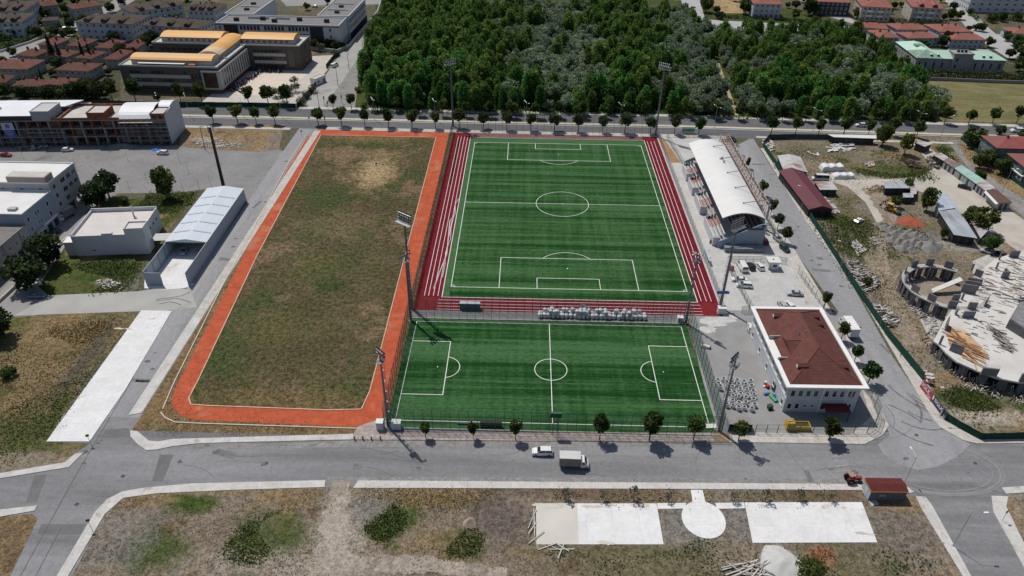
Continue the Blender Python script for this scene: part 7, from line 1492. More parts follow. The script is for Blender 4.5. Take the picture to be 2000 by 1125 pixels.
b.box('roof', 41, 65.4, .4, 16.2, 10.42, 10.5, RCONC); b.box('side_parapet', 42.6, 43.2, .3, 16.4, 10.42, 11.3, BRK); b.box('back_parapet', 43.2, 65.4, 16.0, 16.4, 10.51, 11.3, BRK); b.box('white_roof', 0, 33.0, -.6, 17.0, 12.4, 12.6, SHEETW); mb = MB(); mb.add([(33.0,9.6,12.4),(41.5,9.6,12.4),(46,17,12.4),(33.0,17,12.4),(33.0,9.6,12.6),(41.5,9.6,12.6),(46,17,12.6),(33.0,17,12.6)], [(3,2,1,0),(4,5,6,7),(0,1,5,4),(1,2,6,5),(2,3,7,6),(3,0,4,7)]); b.part('white_roof', mb, SHEETW); b.box('upper_wall', .5, 32.8, .4, 16.0, 10.21, 12.39, M('upper_dark', (.06,.06,.065), .8, .2, 1)); b.box('roof_hatch', 14, 18, 5, 8, 12.61, 13.2, RCONC)
t2 = thing('banner', 'blue and white advertising banner on the row building front', 'banner', b.o.matrix_basis @ Vector((20.5, -.45, 4.2)), .0773); MB().box(0,4.6,-.04,0,2.6,5.6).build('upper_panel', M('banner_pale', (.42,.45,.56), .6, .12, 1), t2); MB().box(0,4.6,-.04,0,-.6,2.59).build('lower_panel', M('banner_blue', (.03,.075,.26), .6, .15, 1), t2); mb = MB()
for k in range(4): mb.box(.6,3.9-.5*(k%2),-.05,-.042,.0+.6*k,.25+.6*k)
mb.build('print', M('banner_print', (.35,.40,.55), .6), t2); mb = MB(); mb.tube((2.3,-.05,4.2),(2.3,-.042,4.2),.9,n=18); mb.build('round_mark', M('banner_mark', (.10,.14,.32), .6), t2)
def scaffold(lb, x0, x1, z1, y=-1.6):
    t = thing('scaffolding', lb, 'scaffolding', b.o.matrix_basis @ Vector((x0, 0, 0)), .0773); mb = MB(); L = x1-x0; n = max(1, round(L/2.2)); pl = MB()
    for i in range(n+1):
        for yy in (y, -.3): mb.tube((L*i/n,yy,0),(L*i/n,yy,z1),.045,n=4)
        for z in np.arange(1.9, z1, 1.9): mb.tube((L*i/n,y,z),(L*i/n,-.3,z),.035,n=4)
        if i < n:
            for j, z in enumerate(np.arange(1.9, z1, 1.9)):
                mb.tube((L*i/n,y,z+.9),(L*(i+1)/n,y,z+.9),.035,n=4); 
                if (i+j) % 3 == 0: mb.tube((L*i/n,y,z-1.8),(L*(i+1)/n,y,z),.03,n=4)
    for z in np.arange(1.9, z1, 1.9): pl.box(0, L, y+.1, -.5, z, z+.07)
    mb.build('poles', GALV, t); pl.build('planks', BD[0], t)
scaffold('scaffolding before the right end of the row building', 66, 84, 11.4); scaffold('scaffolding under the grey stair tower of the row building', 30, 44, 7.6); scaffold('low scaffolding at the left end of the row building', 3, 28, 5.6)
heap('sand_heap', 'grey heaps of sand before the scaffolding', 243, 285, 2.5, .8, GRV, 40, 2.4)
t = thing('blue_tarpaulin', 'blue tarpaulin heap behind the white estate car', 'tarpaulin', g(305, 293, .05)); MB().grid(-2.4,2.4,-1.2,1.2,14,8,lambda u,v: .5*max(0,1-(u/2.4)**2)*max(0,1-(v/1.2)**2)*(1+.4*math.sin(u*3+v*4))+.01).build('sheet', M('tarp_blue', (.03,.14,.50), .5, .1, 1), t); MB().cbox((0,0,.15),(2,1,.25)).build('load', BD[0], t)
# flats along the side street (facade line facing the street)
WBL = M('wall_blue_grey', (.29,.33,.40), .85, .07, .3); WGB = M('wall_grey_beige', (.36,.35,.33), .85, .08, .3); RW2 = M('roof_white', (.64,.64,.63), .8, .05, .2)
def aabb(name, lb, cat, x0, x1, y0, y1, h): return Bld.at(name, lb, cat, (x0, y0, 0), 0, x1-x0, y1-y0, h)
f = aabb('apartment_block', 'four storey corner block with white roof and beige penthouse', 'apartment block', -196, -165.6, -19.2, -3.6, 13.6); f.box('wall', 0, f.W, 0, f.D, 3.4, 13.6, M('wall_flats_grey', (.37,.38,.40), .85, .07, .3)); f.box('ground_floor', 0, f.W-2.2, .2, f.D-1.8, 0, 3.39, DKST)
for y in (.4, 5.2, 10.2, 15.2): f.box('column', f.W-.7, f.W-.2, y-.2, y+.2, 0, 3.39, CW)
f.flat(RW2, TRIM, .45); f.box('penthouse', f.W-13, f.W-.6, -1.3+1.4, 4.4, 13.68, 15.8, M('penthouse_beige', (.36,.31,.26), .85, .08, .5)); f.box('penthouse_roof', f.W-12.7, f.W-.9, .4, 4.1, 15.803, 15.87, RCONC)
for z in (4.6, 7.7, 10.8):
    for u, w in ((2.2,1.6),(7.2,2.6),(10.6,2.2),(13.8,2.2)): f.win('R', u, z, w, 1.7, FRAME, GLASS)
f.row('F', 5, (4.6,7.7,10.8), 1.3, 1.5)
g2 = aabb('apartment_block', 'blue grey block with bright white flat roof beside the corner block', 'apartment block', -188, -165.4, -35.4, -19.3, 11.2); g2.walls(WBL); g2.flat(RW2, TRIM, .35, .2); g2.box('roof_hatch', g2.W-5.6, g2.W-3.2, 2.2, 3.8, 11.27, 12.0, M('hatch_grey', (.35,.40,.40), .7))
for z in (4.4, 7.8):
    for u, w in ((1.8,1.2),(5.8,.8),(7.0,.8),(12.2,1.2)): g2.win('R', u, z, w, 1.8, TRIM, GLASS)
g2.box('shop_awning', g2.W+.003, g2.W+1.3, 1.0, 6.6, 3.3, 3.5, WPAN); g2.row('R', 4, (.4,), 2.2, 2.4, 1, 15, fm=DKST); g2.box('sign_board', g2.W+.003, g2.W+.12, 7.5, 14.8, 3.2, 3.9, PC['white']); t3 = g2
h3 = aabb('apartment_block', 'brownish roofed low block behind the white roofed one', 'apartment block', -205, -188.3, -36, -19.5, 13.0); h3.walls(WGB); h3.flat(M('roof_redbrown', (.17,.10,.085), .85, .12, .5), TRIM, .3); h3.row('R', 3, (10.2,), 1.2, 1.6)
e = aabb('terrace_row', 'low grey row of shops and flats along the shaded street', 'terraced house', -192, -165.2, -78, -35.6, 7.8); e.box('wall', 0, e.W, 0, e.D, 0, 7.8, WGB); e.flat(M('roof_greybrown', (.19,.175,.165), .9, .12, .4), CGR, .3)
for i in range(12): e.win('R', 2+i*3.4, 4.5, 1.3, 1.6, TRIM, GLASS); e.win('R', 2+i*3.4, .3, 2.2, 2.5, DKST, GLASS)
for i in range(5): e.box('party_line', e.W+.003, e.W+.1, 6+8*i, 6.3+8*i, 0, 7.7, CGR)
for y in (30, 20): e.box('chimney', e.W-7, e.W-6.4, y, y+.5, 7.87, 9.2, CGR)
mb = MB(); mb.wall([(-158.4,-75),(-157.9,-30)], .9, .5); o = tag(mb.build('planter_wall', CONC_P), 'low pale wall along the shaded street under the dark trees', 'wall')
# parapet building
WWH = M('wall_white', (.55,.55,.57), .85, .05, .3, dirt=((.47,.47,.49), .2, .6)); p = Bld('warehouse', 'white flat roofed building with parapet and corner tower beside the green plot', 'warehouse', (137,462), (240,458), (177,411.6), 7.0); p.W = 20.2; p.D = 16.6
p.walls(WWH, 6.4); p.box('roof', .3, p.W-.3, .3, p.D-.3, 6.403, 6.46, M('roof_cream', (.56,.53,.51), .9, .05, .25)); mb = MB(); mb.box(0,p.W,0,.28,6.41,7.0).box(0,p.W,p.D-.28,p.D,6.41,7.7).box(0,.28,.28,p.D-.28,6.41,7.4).box(p.W-.28,p.W,.28,p.D-.28,6.41,7.4); p.part('parapet', mb, WWH)
p.box('corner_tower', p.W-4.4, p.W+1.2, -.25, 4.4, 0, 8.6, WWH); mb = MB(); q = (p.W-4.4, p.W+1.2, -.25, 4.4); mb.box(q[0],q[1],q[2],q[2]+.2,8.603,9.1).box(q[0],q[1],q[3]-.2,q[3],8.603,9.1).box(q[0],q[0]+.2,q[2]+.2,q[3]-.2,8.603,9.1).box(q[1]-.2,q[1],q[2]+.2,q[3]-.2,8.603,9.1); p.part('tower_parapet', mb, WWH); p.box('tower_roof', q[0]+.2, q[1]-.2, q[2]+.2, q[3]-.2, 8.603, 8.66, MATS['roof_cream']); p.box('roof_box', 9, 12, -.1, .9, 6.99, 7.6, WWH); mb = MB(); mb.tube((14.2,12.6,6.4),(14.2,12.6,9.6),.28,n=8); mb.lathe([(.55,9.6),(.55,9.75),(.1,10.1)], 10, (14.2,12.6,0)); p.part('chimney', mb, GALV)
for u in (7.5, 10.5, 13.5): p.win('R', u, 4.4, 1.0, .6, DKST, GLASS)
p.win('F', 5.5, 1.6, 1.3, .6, WWH, GLASS); p.box('annex', -3.0, -.003, .5, 4.0, 0, 4.6, WWH); p.box('annex_roof', -3.1, -.01, .4, 4.1, 4.603, 4.75, TRIM); p.box('side_canopy', p.W+1.3, p.W+6.2, 2.5, 7.0, 2.9, 3.0, M('canopy_tin', (.45,.44,.42), .6, .06, 1)); mb = MB()
for yy in (2.7,6.8): mb.tube((p.W+6.0,yy,0),(p.W+6.0,yy,2.9),.06)
p.part('canopy_post', mb, DKST)
# metal shed with walled forecourt
SHM = M('shed_sheet_white', (.52,.57,.62), .45, .04, .2, stretch=(3,.3,1)); SWL = M('shed_wall_blue', (.30,.35,.40), .6, .05, .4, stretch=(4,4,.2)); s = Bld.at('metal_shed', 'open fronted metal shed with pale gable roof and walled forecourt', 'shed', (-121.9,-38.8,0), .0, 12.4, 36.2, 4.7)
s.o.rotation_euler[2] = .02
s.box('wall', 0, .18, -16.4, s.D, 0, 4.69, SWL); s.box('wall', s.W-.18, s.W, -16.8, s.D, 0, 4.69, SWL); s.box('back_wall', .19, s.W-.19, s.D-.18, s.D, 0, 4.69, SWL); s.hip(SHM, 1.0, .12, 4.7, gable=True, y0=0, y1=s.D); s.box('front_panel', .19, 4.8, -16.4, -16.25, 0, 4.3, SWL)
RIB = M('roof_rib', (.40,.47,.56), .5)
for y in (5.5, 11.2, 17, 22.8, 28.6):
    for sx in (-1, 1):
        mb = MB(); xa, xb = s.W/2+sx*.5, s.W/2+sx*(s.W/2-.5); za, zb = 5.84-1.0*.5/6.3, 5.84-1.0*(s.W/2-.5)/6.3; mb.add([(xa,y-.3,za),(xa,y+.3,za),(xb,y+.3,zb),(xb,y-.3,zb),(xa,y-.3,za+.12),(xa,y+.3,za+.12),(xb,y+.3,zb+.12),(xb,y-.3,zb+.12)], [(0,1,2,3),(7,6,5,4),(0,4,5,1),(1,5,6,2),(2,6,7,3),(3,7,4,0)]); s.part('skylight', mb, RIB)
mb = MB()
for k in range(4): mb.box(.185,.25,-15+4.2*k,-14.9+4.2*k,0,4.6)
s.part('wall_seam', mb, DKST); s.box('gable_beam', .2, s.W-.2, .05, .2, 4.35, 4.68, DKST); s.box('forecourt_floor', .2, s.W-.2, -16, s.D-.2, .058, .07, CONC)

# ================================================================== SCHOOL AND FAR BUILDINGS
m_gard = LAND('garden_ground', (.06,.065,.04), [((.04,.055,.02), .06, .5, .12, 2.), ((.13,.115,.09), .05, .55, .08, 6.)])
sheet('grass', [px((-60,190),(180,200),(235,190),(235,120),(270,80),(420,70),(430,20),(240,-20),(-60,-20)), px((1640,100),(1750,95),(1755,150),(2080,158),(2080,60),(1660,50))], .035, m_gard, 'gardens round the far houses')
TAU = M('school_brown', (.115,.10,.085), .85, .07, .4); BEI = M('school_beige', (.42,.42,.39), .85, .05, .4); ORG = M('roof_orange', (.62,.33,.09), .5, .10, .10, stretch=(.25,2,1), dirt=((.58,.46,.33), .03, .53)); REDT = M('trim_red', (.30,.07,.03), .7, .08, 1)
sc = Bld.at('school_building', 'brown school building in three wings with orange barrel roofs', 'school', (-203.6,106.6,0), -.025, 46.6, 15.0, 12.0); W_ = sc.W
def wing(x0, x1, y0, y1, h=12.0):
    sc.box('wall', x0, x1, y0, y1, 0, h, TAU); sc.box('roof', x0+.3, x1-.3, y0+.3, y1-.3, h+.003, h+.06, RCONC); mb = MB(); mb.box(x0,x1,y0,y0+.3,h+.002,h+.7).box(x0,x1,y1-.3,y1,h+.002,h+.7).box(x0,x0+.3,y0+.3,y1-.3,h+.002,h+.7).box(x1-.3,x1,y0+.3,y1-.3,h+.002,h+.7); sc.part('parapet', mb, BEI)
wing(0, W_, 0, 15); wing(W_-17, W_+.003-.0, 15.01, 37.5, 11.98); wing(-2, W_+27.5, 37.6, 55.5)
def loftroof(x0, x1, y0, y1, along, z0=12.06, hh=2.2, rise=1.5):
    sc.box('upper_storey', x0+.4, x1-.4, y0+.4, y1-.4, z0, z0+hh, BEI); n = 8; mb = MB()
    if along == 'x': p = [(y0+(y1-y0)*i/n, z0+hh+rise*math.sin(math.pi*i/n)**.7) for i in range(n+1)]; v = [(xx,y,z+d) for d in (0,.2) for xx in (x0,x1) for y,z in p]
    else: p = [(x1+(x0-x1)*i/n, z0+hh+rise*math.sin(math.pi*i/n)**.7) for i in range(n+1)]; v = [(x,yy,z+d) for d in (0,.2) for yy in (y0,y1) for x,z in p]
    k = n+1; mb.add(v, [(i,i+1,k+i+1,k+i) for i in range(n)]+[(2*k+i,3*k+i,3*k+i+1,2*k+i+1) for i in range(n)]+[(i,2*k+i,2*k+i+1,i+1) for i in range(n)]+[(k+i,k+i+1,3*k+i+1,3*k+i) for i in range(n)]+[(0,k,3*k,2*k),(k-1,3*k-1,4*k-1,2*k-1),tuple(range(k)),tuple(range(2*k-1,k-1,-1))]); sc.part('orange_roof', mb, ORG)
    mb = MB(); mb.box(x0-.05,x1+.05,y0-.12,y0-.01,z0+hh-.1,z0+hh+.28).box(x0-.05,x1+.05,y1+.01,y1+.12,z0+hh-.1,z0+hh+.28); sc.part('roof_edge', mb, REDT)
loftroof(4.5, W_-3.2, 2.6, 12.6, 'x'); loftroof(W_-13.5, W_-3.2, 12.7, 44.5, 'y', hh=2.25, rise=1.7); loftroof(1.5, W_-13.6, 40.5, 52.5, 'x'); loftroof(W_-3.1, W_+24, 40.5, 52.5, 'x')
for i in range(12): o = sc.win('R', 16+i*1.75, 12.7, 1.0, 1.1, BEI, GLASS); o.location.x = W_-3.55
for i in range(9): o = sc.win('F', 6+i*3.0, 12.6, 1.5, 1.2, BEI, GLASS); o.location.y = 40.85
for i in range(8): o = sc.win('F', W_+i*2.9, 12.6, 1.7, 1.2, BEI, GLASS); o.location.y = 40.85
sc.box('canopy', 9, 31, .5, 2.4, 13.3, 13.45, ROOFW); sc.box('orange_canopy', 33, 36, .6, 2.4, 12.7, 13.3, M('roof_orange_red', (.50,.17,.06), .6))
for z in (.6, 4.4, 8.1):
    for i in range(11): sc.win('F', 5.6+i*2.5, z+.6, 2.2, 1.5, TAU, GLASS)
    if z > 1: sc.box('spandrel', 4.2, 33.0, -.12, -.003, z-1.25, z+.35, BEI)
sc.box('bay_frame', W_-7.8, W_+.9, -.9, -.003, 2.2, 10.9, BEI); sc.box('bay_glass', W_-7.0, W_-.6, -.95, -.91, 3.0, 10.1, M('bay_glass_red', (.05,.018,.018), .2, .2, .6, spec=.5)); sc.box('base_trim', W_-7.9, W_+1.0, -1.0, -.901, 2.0, 2.19, REDT)
for i in range(3): sc.win('F', 34.2+i*1.6, 2.2, 1.0, 7.4, TAU, GLASS)
sc.box('side_frame', W_+.003, W_+.9, 0, 36.5, 2.3, 10.9, BEI); sc.box('side_trim', W_+.003, W_+1.1, -.8, 37, 2.0, 2.29, REDT)
for i in range(12): o = sc.win('R', 3.0+i*2.85, 3.0, 1.5, 7.3, BEI, GLASS); o.location.x = W_+.9
for z in (.6, 4.4, 8.1):
    for i in range(8): o = sc.win('F', W_+4.0+i*1.95, z+.5, 1.7, 1.6, TAU, GLASS); o.location.y = 37.6
    for i in range(9): o = sc.win('F', 3+i*2.9, z+.5, 2.4, 1.6, TAU, GLASS); o.location.y = 37.6
    if z > 1: sc.box('spandrel', W_+3.0, W_+19.8, 37.48, 37.597, z-1.2, z+.3, BEI)
o = sc.win('F', W_+22.4, 1.5, 3.2, 8.6, TAU, GLASS); o.location.y = 37.6
for z in (1.5, 5, 8.4):
    o = sc.win('R', 46.5, z, 1.3, 2.2, TAU, GLASS); o.location.x = W_+27.5
    for u in (4, 11): sc.win('L', 15-u, z, .9, 1.4, TAU, GLASS)
gh = Bld.at('gate_house', 'white school gate house on the pale street', 'gate house', g(618,168), 1.12, 7.5, 3.6, 3.2); gh.walls(WHITE); gh.flat(RCONC, TRIM, .3); gh.row('F', 2, (1.0,), 1.6, 1.2); gh.box('door', 5.8, 6.8, -.05, -.003, 0, 2.2, DKST)
# people in the school yard: a crowd that reads as one mass
rng = random.Random(8); mb = MB(); cols = [M('cloth_'+n_, c_, .9) for n_, c_ in (('dark', (.04,.04,.05)), ('navy', (.04,.06,.14)), ('grey', (.18,.18,.19)), ('red', (.28,.05,.05)), ('white', (.50,.50,.50)), ('pink', (.36,.16,.18)))]; crowd = [g(x, y) for x, y in ((445,177),(500,146),(510,137),(552,139),(552,143),(512,143),(462,179),(448,181))]
for q in scatter([(c_.x, c_.y) for c_ in crowd], 260, np.random.default_rng(3)):
    mb.mi = rng.choice((0,0,0,0,0,1,1,1,2,3,4)); h = rng.uniform(1.35,1.7); a = rng.uniform(0,3); mb.cbox((q[0],q[1],h*.66),(.42,.26,h*.38),a); mb.cbox((q[0],q[1],h*.24),(.30,.22,h*.47),a); mb.lathe([(.05,h*.85),(.11,h*.9),(.11,h*.97),(.04,h)], 6, (q[0],q[1],0))
tag(mb.build('crowd', cols), 'dense crowd of people standing in the shade of the school yard', 'crowd', None, 'stuff')
# modern flats in three wings
MW = M('modern_wall', (.56,.57,.59), .8, .05, .4); MR = M('modern_roof', (.20,.195,.19), .9, .08, .3); MD = M('modern_dark', (.05,.052,.06), .7, .1, 1)
mo = Bld.at('modern_flats', 'grey and white modern flats in three wings behind the school', 'apartment block', (-186.2,183.4,0), -.03, 69, 18, 12.2)
def mwing(x0, x1, y0, y1, h):
    mo.box('wall', x0, x1, y0, y1, 0, h, MW); mo.box('roof', x0+.4, x1-.4, y0+.4, y1-.4, h+.003, h+.06, MR); mb = MB(); mb.box(x0-.1,x1+.1,y0-.1,y0+.4,h+.002,h+.55).box(x0-.1,x1+.1,y1-.4,y1+.1,h+.002,h+.55).box(x0-.1,x0+.4,y0+.4,y1-.4,h+.002,h+.55).box(x1-.4,x1+.1,y0+.4,y1-.4,h+.002,h+.55); mo.part('parapet', mb, PANW)
mwing(0, 69, 0, 18, 12.2); mwing(52, 70, 18.6, 62, 12.8); mwing(-2, 15, 18.6, 57, 12.8)
for x0, x1 in ((4.3,12.2),(52.5,60.0)): mo.box('glazed_bay', x0, x1, -.14, -.003, .2, 11.6, MD)
for z in (5.4, 9.2):
    for i in range(20):
        x = 14+i*1.95
        if not i % 7 == 6: mo.win('F', x, z, 1.3, 2.2, MD, GLASS)
    for x in (2, 64): mo.win('F', x, z, 1.3, 2.0, FRAME, GLASS)
mo.box('cornice', -.12, 69.12, -.16, -.003, 11.65, 11.95, MD); mo.box('plinth', -.05, 69.05, -.05, -.003, 0, 3.2, MD); mo.box('side_plinth', 70.003, 70.1, 18.7, 62, 0, 3.6, MD)
for z in (5.4, 9.2):
    for i in range(17): o = mo.win('R', 20+i*2.4, z, 1.3, 2.2, MD, GLASS); o.location.x = 70
for x, y in ((8,6),(22,9),(30,5),(43,9),(59,7),(60,26),(59,40),(6,28),(5,42)): mo.box('roof_vent', x, x+2.6, y, y+1.8, 12.7 if y > 18 else 12.3, 14.0, MD)
for x0, x1, y in ((14,26,12),(30,38,12),(54,66,33),(54,66,48),(1,12,36)): mo.box('roof_upstand', x0, x1, y, y+.4, 12.27 if y < 18 else 12.87, 13.5, PANW)
mb = MB(); mb.wall(px((605,97),(660,104),(683,92),(737,28),(744,8)), 2.0, .4); tag(mb.build('garden_wall', CONC_W), 'pale garden wall curving round the modern flats', 'wall')
# hipped houses
FOOT = []
ROOFR = M('roof_red_tile', (.135,.066,.052), .85, .18, .35, rnd=.15, dirt=((.095,.058,.05), .12, .54), courses=.22); ROOFP = M('roof_pink_tile', (.25,.105,.085), .8, .12, .3, dirt=((.19,.095,.08), .1, .55), courses=.22); ROOFB = M('roof_brown_tile', (.085,.068,.058), .85, .15, .3, dirt=((.06,.05,.045), .12, .52)); HW = M('house_wall', (.34,.335,.31), .85, .08, .3, rnd=.08); HWB = M('house_wall_blue', (.43,.46,.49), .85, .08, .3); HWC = M('house_wall_cream', (.42,.38,.33), .85, .08, .3)
def house(lb, FL, FR, BL, h, roof, wall, rise=2.2, floors=2, grp=None, name='house', cat='house', chim=2, dorm=0, over=.6, bal=False):
    b = Bld(name, lb, cat, FL, FR, BL, h, grp); w, d = b.W, b.D; FOOT.append((b.inv, w, d))
    b.box('wall', over, w-over, over, d-over, 0, h-.003, wall); b.hip(roof, rise, 0, h); fh = h/floors
    def wp(face, n, a, L):
        for k in range(floors):
            for i in range(n):
                o = b.win(face, a+(L-2*a)*(i+.5)/n, k*fh+(.9 if fh > 2.7 else .6), 1.5 if floors > 2 else 1.25, 1.6 if floors > 2 else 1.35, FRAME, GLASS)
                if face == 'F': o.location.y += over
                elif face == 'R': o.location.x -= over
                elif face == 'L': o.location.x += over
    wp('F', max(2, min(8, int(w/3.2))), 1.2, w); wp('R', max(2, min(6, int(d/3.4))), 1.2, d); wp('L', 2, 1.2, d)
    for i in range(chim):
        x = w*(.3+.4*i/max(1, chim-1)); o = b.box('chimney', x-.4, x+.4, d*.5-.4, d*.5+.4, h+.2, h+rise+1.0, BRK if roof is not ROOFB else CGR)
    for i in range(dorm):
        x = w*(i+.7)/(dorm+.4); mb = MB(); mb.add([(x-1.5,1.0,h+.4),(x+1.5,1.0,h+.4),(x+1.5,1.0,h+1.6),(x-1.5,1.0,h+1.6),(x,1.0,h+2.4),(x-1.7,d*.42,h+1.9),(x+1.7,d*.42,h+1.9),(x,d*.45,h+2.7)], [(0,1,2,4,3),(3,4,7,5),(4,2,6,7),(0,3,5),(1,6,2)]); dm = b.part('dormer', mb, roof); MB().box(x-1.1,x+1.1,.93,.995,h+.6,h+1.5).build('dormer_window', GLASS, dm)
    if bal:
        for k in range(1, floors):
            for x in (w*.3, w*.62): mb = MB(); mb.box(x-1.8,x+1.8,over-1.2,over-.003,k*fh-.1,k*fh+.05).box(x-1.8,x+1.8,over-1.2,over-1.1,k*fh+.05,k*fh+.95); b.part('balcony', mb, TRIM)
    return b
GV = 'red roofed villas of the left estate'
for lb, FL, FR, BL, h in (('red roofed villa row cut by the left edge, above the white sheet roof',(-30,134),(53,136),(5,115),5.0),('long red roofed villa row with brown chimneys right of the left edge row',(105,137),(173,140),(123,121),5.0),
   ('red roofed villa nearest the pale estate street, first row',(27.5,107.5),(68,111),(53,94),4.8),('red roofed villa at the bend of the pale estate street',(71,87),(107,89),(99,74),4.8),('red roofed villa below the first brown roofed block, left of centre',(129,89),(161,91),(150,75),4.8),
   ('red roofed villa below the first brown roofed block, right of it',(183.6,93),(215,95),(204,77.5),4.8),('dark red roofed villa closest to the orange school roof',(236.5,95.5),(266,96),(256,79),4.8),('red roofed villa behind the tall conifer',(89,108),(131,112),(122,97),4.8),
   ('red roofed villa with the pair of conifers before it',(145,113),(178,115.5),(169,99),4.8),('red roofed villa at the left end of the school',(200,116),(231.5,117),(224,98.5),4.8),('red roof corner at the left edge below the villa row',(-30,166),(7,165),(-8,149),4.6),
   ('low red roofed villa with pale gable behind the sheet roof',(19.5,169),(82,170),(40,156),4.4),('pinkish roofed villa half hidden by trees behind the sheet roof',(85,166),(142,167),(97,153),4.4)):
    house(lb, FL, FR, BL, h, ROOFR, HW, 2.0, 2, GV, 'villa', 'house')
GB = 'brown roofed flats at the top left'
for lb, FL, FR, BL, h, bl in (('white flats with brown roof and dormers above the red villas',(144,43.5),(257,48.5),(167,25),9.6,False),('white flats with brown roof and dormers behind the orange roof',(273.5,48.6),(386,56.5),(299,32.6),9.6,False),
   ('brown roofed flats turned away, at the top behind the white ones',(257.6,25.5),(360,9.5),(235,12),9.6,False),('brown roofed flats at the top left of the modern flats',(363,21),(420,22.5),(384,6),9.6,False),('brown roofed flats with white balconies at the left edge',(-40,46),(42,43.5),(-15,28),9.6,True),('brown roofed flats with white balconies at the very top left',(-40,24),(47,21.5),(-10,4),10,True)):
    house(lb, FL, FR, BL, h, ROOFB, HWB, 2.6, 3, GB, 'apartment_block', 'apartment block', 3, 3, .6, bl)
house('red brown roofed block at the top left, right of the bushes', (142,18.6), (200,10), (126,11), 7, ROOFR, HW, 2.0, 2, None, 'villa'); house('red brown roofed block at the very top, left of the bushes', (78,13.5), (114,9.5), (60,3), 7, ROOFR, HW, 2.0, 2, None, 'villa'); house('small brown roofed house by the pale estate street', (79,42), (111,40), (85,35), 4.6, ROOFB, HW, 1.2, 1, None, 'villa', 'house', 1)
GP = 'pink roofed villas of the right estate'
for lb, FL, FR, BL, h in (('pink roofed villa behind the wood corner, upper left of the six',(1676,54),(1737,57.6),(1663,43),4.9),('pink roofed villa, upper middle of the six',(1751.6,58.5),(1817,58.5),(1741,46),4.9),('pink roofed villa, upper right of the six beside the far street',(1835,63),(1901,62.5),(1820,47),4.9),
   ('pink roofed villa partly hidden by the wood, lower left of the six',(1717,74),(1760,74),(1708,59),4.9),('pink roofed villa behind the left end of the green roof, lower middle of the six',(1774,75.6),(1838,74.5),(1762,63),4.9),('pink roofed villa behind the green roof tower, lower right of the six',(1859,78),(1929,79),(1854,65),4.9),('pink roofed villa at the right edge near the top',(1978,66),(2050,68),(1970,54),4.9)):
    house(lb, FL, FR, BL, h, ROOFP, HWB, 1.9, 2, GP, 'villa', 'house')
house('grey gabled house with red roof at the top centre right', (1472,7.5), (1530,9), (1468,-6), 9, ROOFP, HWB, 2.6, 3, None, 'apartment_block', 'apartment block', 1)
house('modern dark fronted block with pink roof at the top right', (1593,3), (1664,6), (1588,-10), 8.6, ROOFP, MD, 1.8, 3, None, 'apartment_block', 'apartment block', 1); house('beige flats with pink roof, left of two at the top right', (1683,12.5), (1746,16), (1684,-3), 8.8, ROOFP, HWC, 2.2, 3, None, 'apartment_block', 'apartment block', 1, 0, .6, True); house('beige flats with pink roof and twin dormers, right of two', (1782,14), (1845,18), (1782,-2), 9.2, ROOFP, HWC, 2.2, 3, None, 'apartment_block', 'apartment block', 1, 2, .6, True)
wb = Bld('school_hall', 'large white block with banded windows at the top right corner', 'building', (1899,-8), (2045,-5), (1874,-28), 10.5, None, 22); wb.walls(M('wall_offwhite', (.50,.51,.53), .85, .05, .3)); wb.flat(RCONC, TRIM, .4); wb.row('F', 9, (1.6,4.8,7.8), 2.0, 1.2); wb.row('L', 7, (1.6,4.8,7.8), 1.2, 1.4)
wg = Bld('green_roofed_hall', 'long stone building with pale green hipped roof and middle tower', 'building', (1790,113.4), (1967.6,119), (1780,103), 6.6, None, 14.0); STN = M('stone_grey', (.30,.295,.29), .85, .08, .6); GRF = M('roof_pale_green', (.40,.58,.47), .6, .05, .15, dirt=((.44,.52,.44), .08, .6))
wg.box('wall', .5, wg.W-.5, .5, wg.D-.5, 0, 6.55, STN); wg.hip(GRF, 2.6, 0, 6.6); wg.box('left_wing', .5, 13.5, wg.D-.49, wg.D+16, 0, 6.54, STN); wg.hip(GRF, 2.6, 0, 6.6, 0, 14, .0, wg.D+16.5, name='wing_roof'); wg.box('tower', 18.5, 28, -.6, 7.5, 0, 9.2, STN); mb = MB(); mb.box(18.2,28.3,-.9,-.61,9.21,9.8).box(18.2,28.3,7.51,7.8,9.21,9.8).box(18.2,18.5,-.6,7.5,9.21,9.8).box(28,28.3,-.6,7.5,9.21,9.8); wg.part('tower_parapet', mb, STN); mb = MB()
for k in range(3): mb.lathe([(.7,9.2),(.7,10.4)], 10, (22+k*1.9,4,0))
wg.part('roof_tank', mb, MD); wg.box('rear_annex', wg.W-7, wg.W-.5, wg.D-.4, wg.D+6, 0, 6.8, HW)
for i, x in enumerate((2.6,5.8,10,14.2,31,35,39,43,wg.W-2.4)): o = wg.win('F', x, 1.6, 1.0, 3.2, STN, GLASS); o.location.y = .5
for z in (2, 5.5): o = wg.win('F', 20.4, z, 1.3, 2.0, STN, GLASS); o.location.y = -.6
for i in range(7): o = wg.win('L', 1.5+i*3.9-14, 2.0, 1.1, 3.0, TRIM, GLASS); o.location.x = .5
for x in (8,11.5,34.5,38): mb = MB(); mb.add([(x-.7,1.6,7.3),(x+.7,1.6,7.3),(x+.7,1.6,8.3),(x-.7,1.6,8.3),(x-.8,3.9,8.4),(x+.8,3.9,8.4)], [(0,1,2,3),(3,2,5,4),(0,3,4),(1,5,2)]); dm = wg.part('dormer', mb, GRF); MB().box(x-.5,x+.5,1.54,1.597,7.4,8.2).build('dormer_window', GLASS, dm)
wg.box('skylight_box', 4.5, 8.5, 14, 18, 8.6, 9.4, M('copper_green', (.16,.26,.21), .7))
hg = [(q.x,q.y) for q in G((1768,150),(1850,153),(1940,157),(2060,161))]
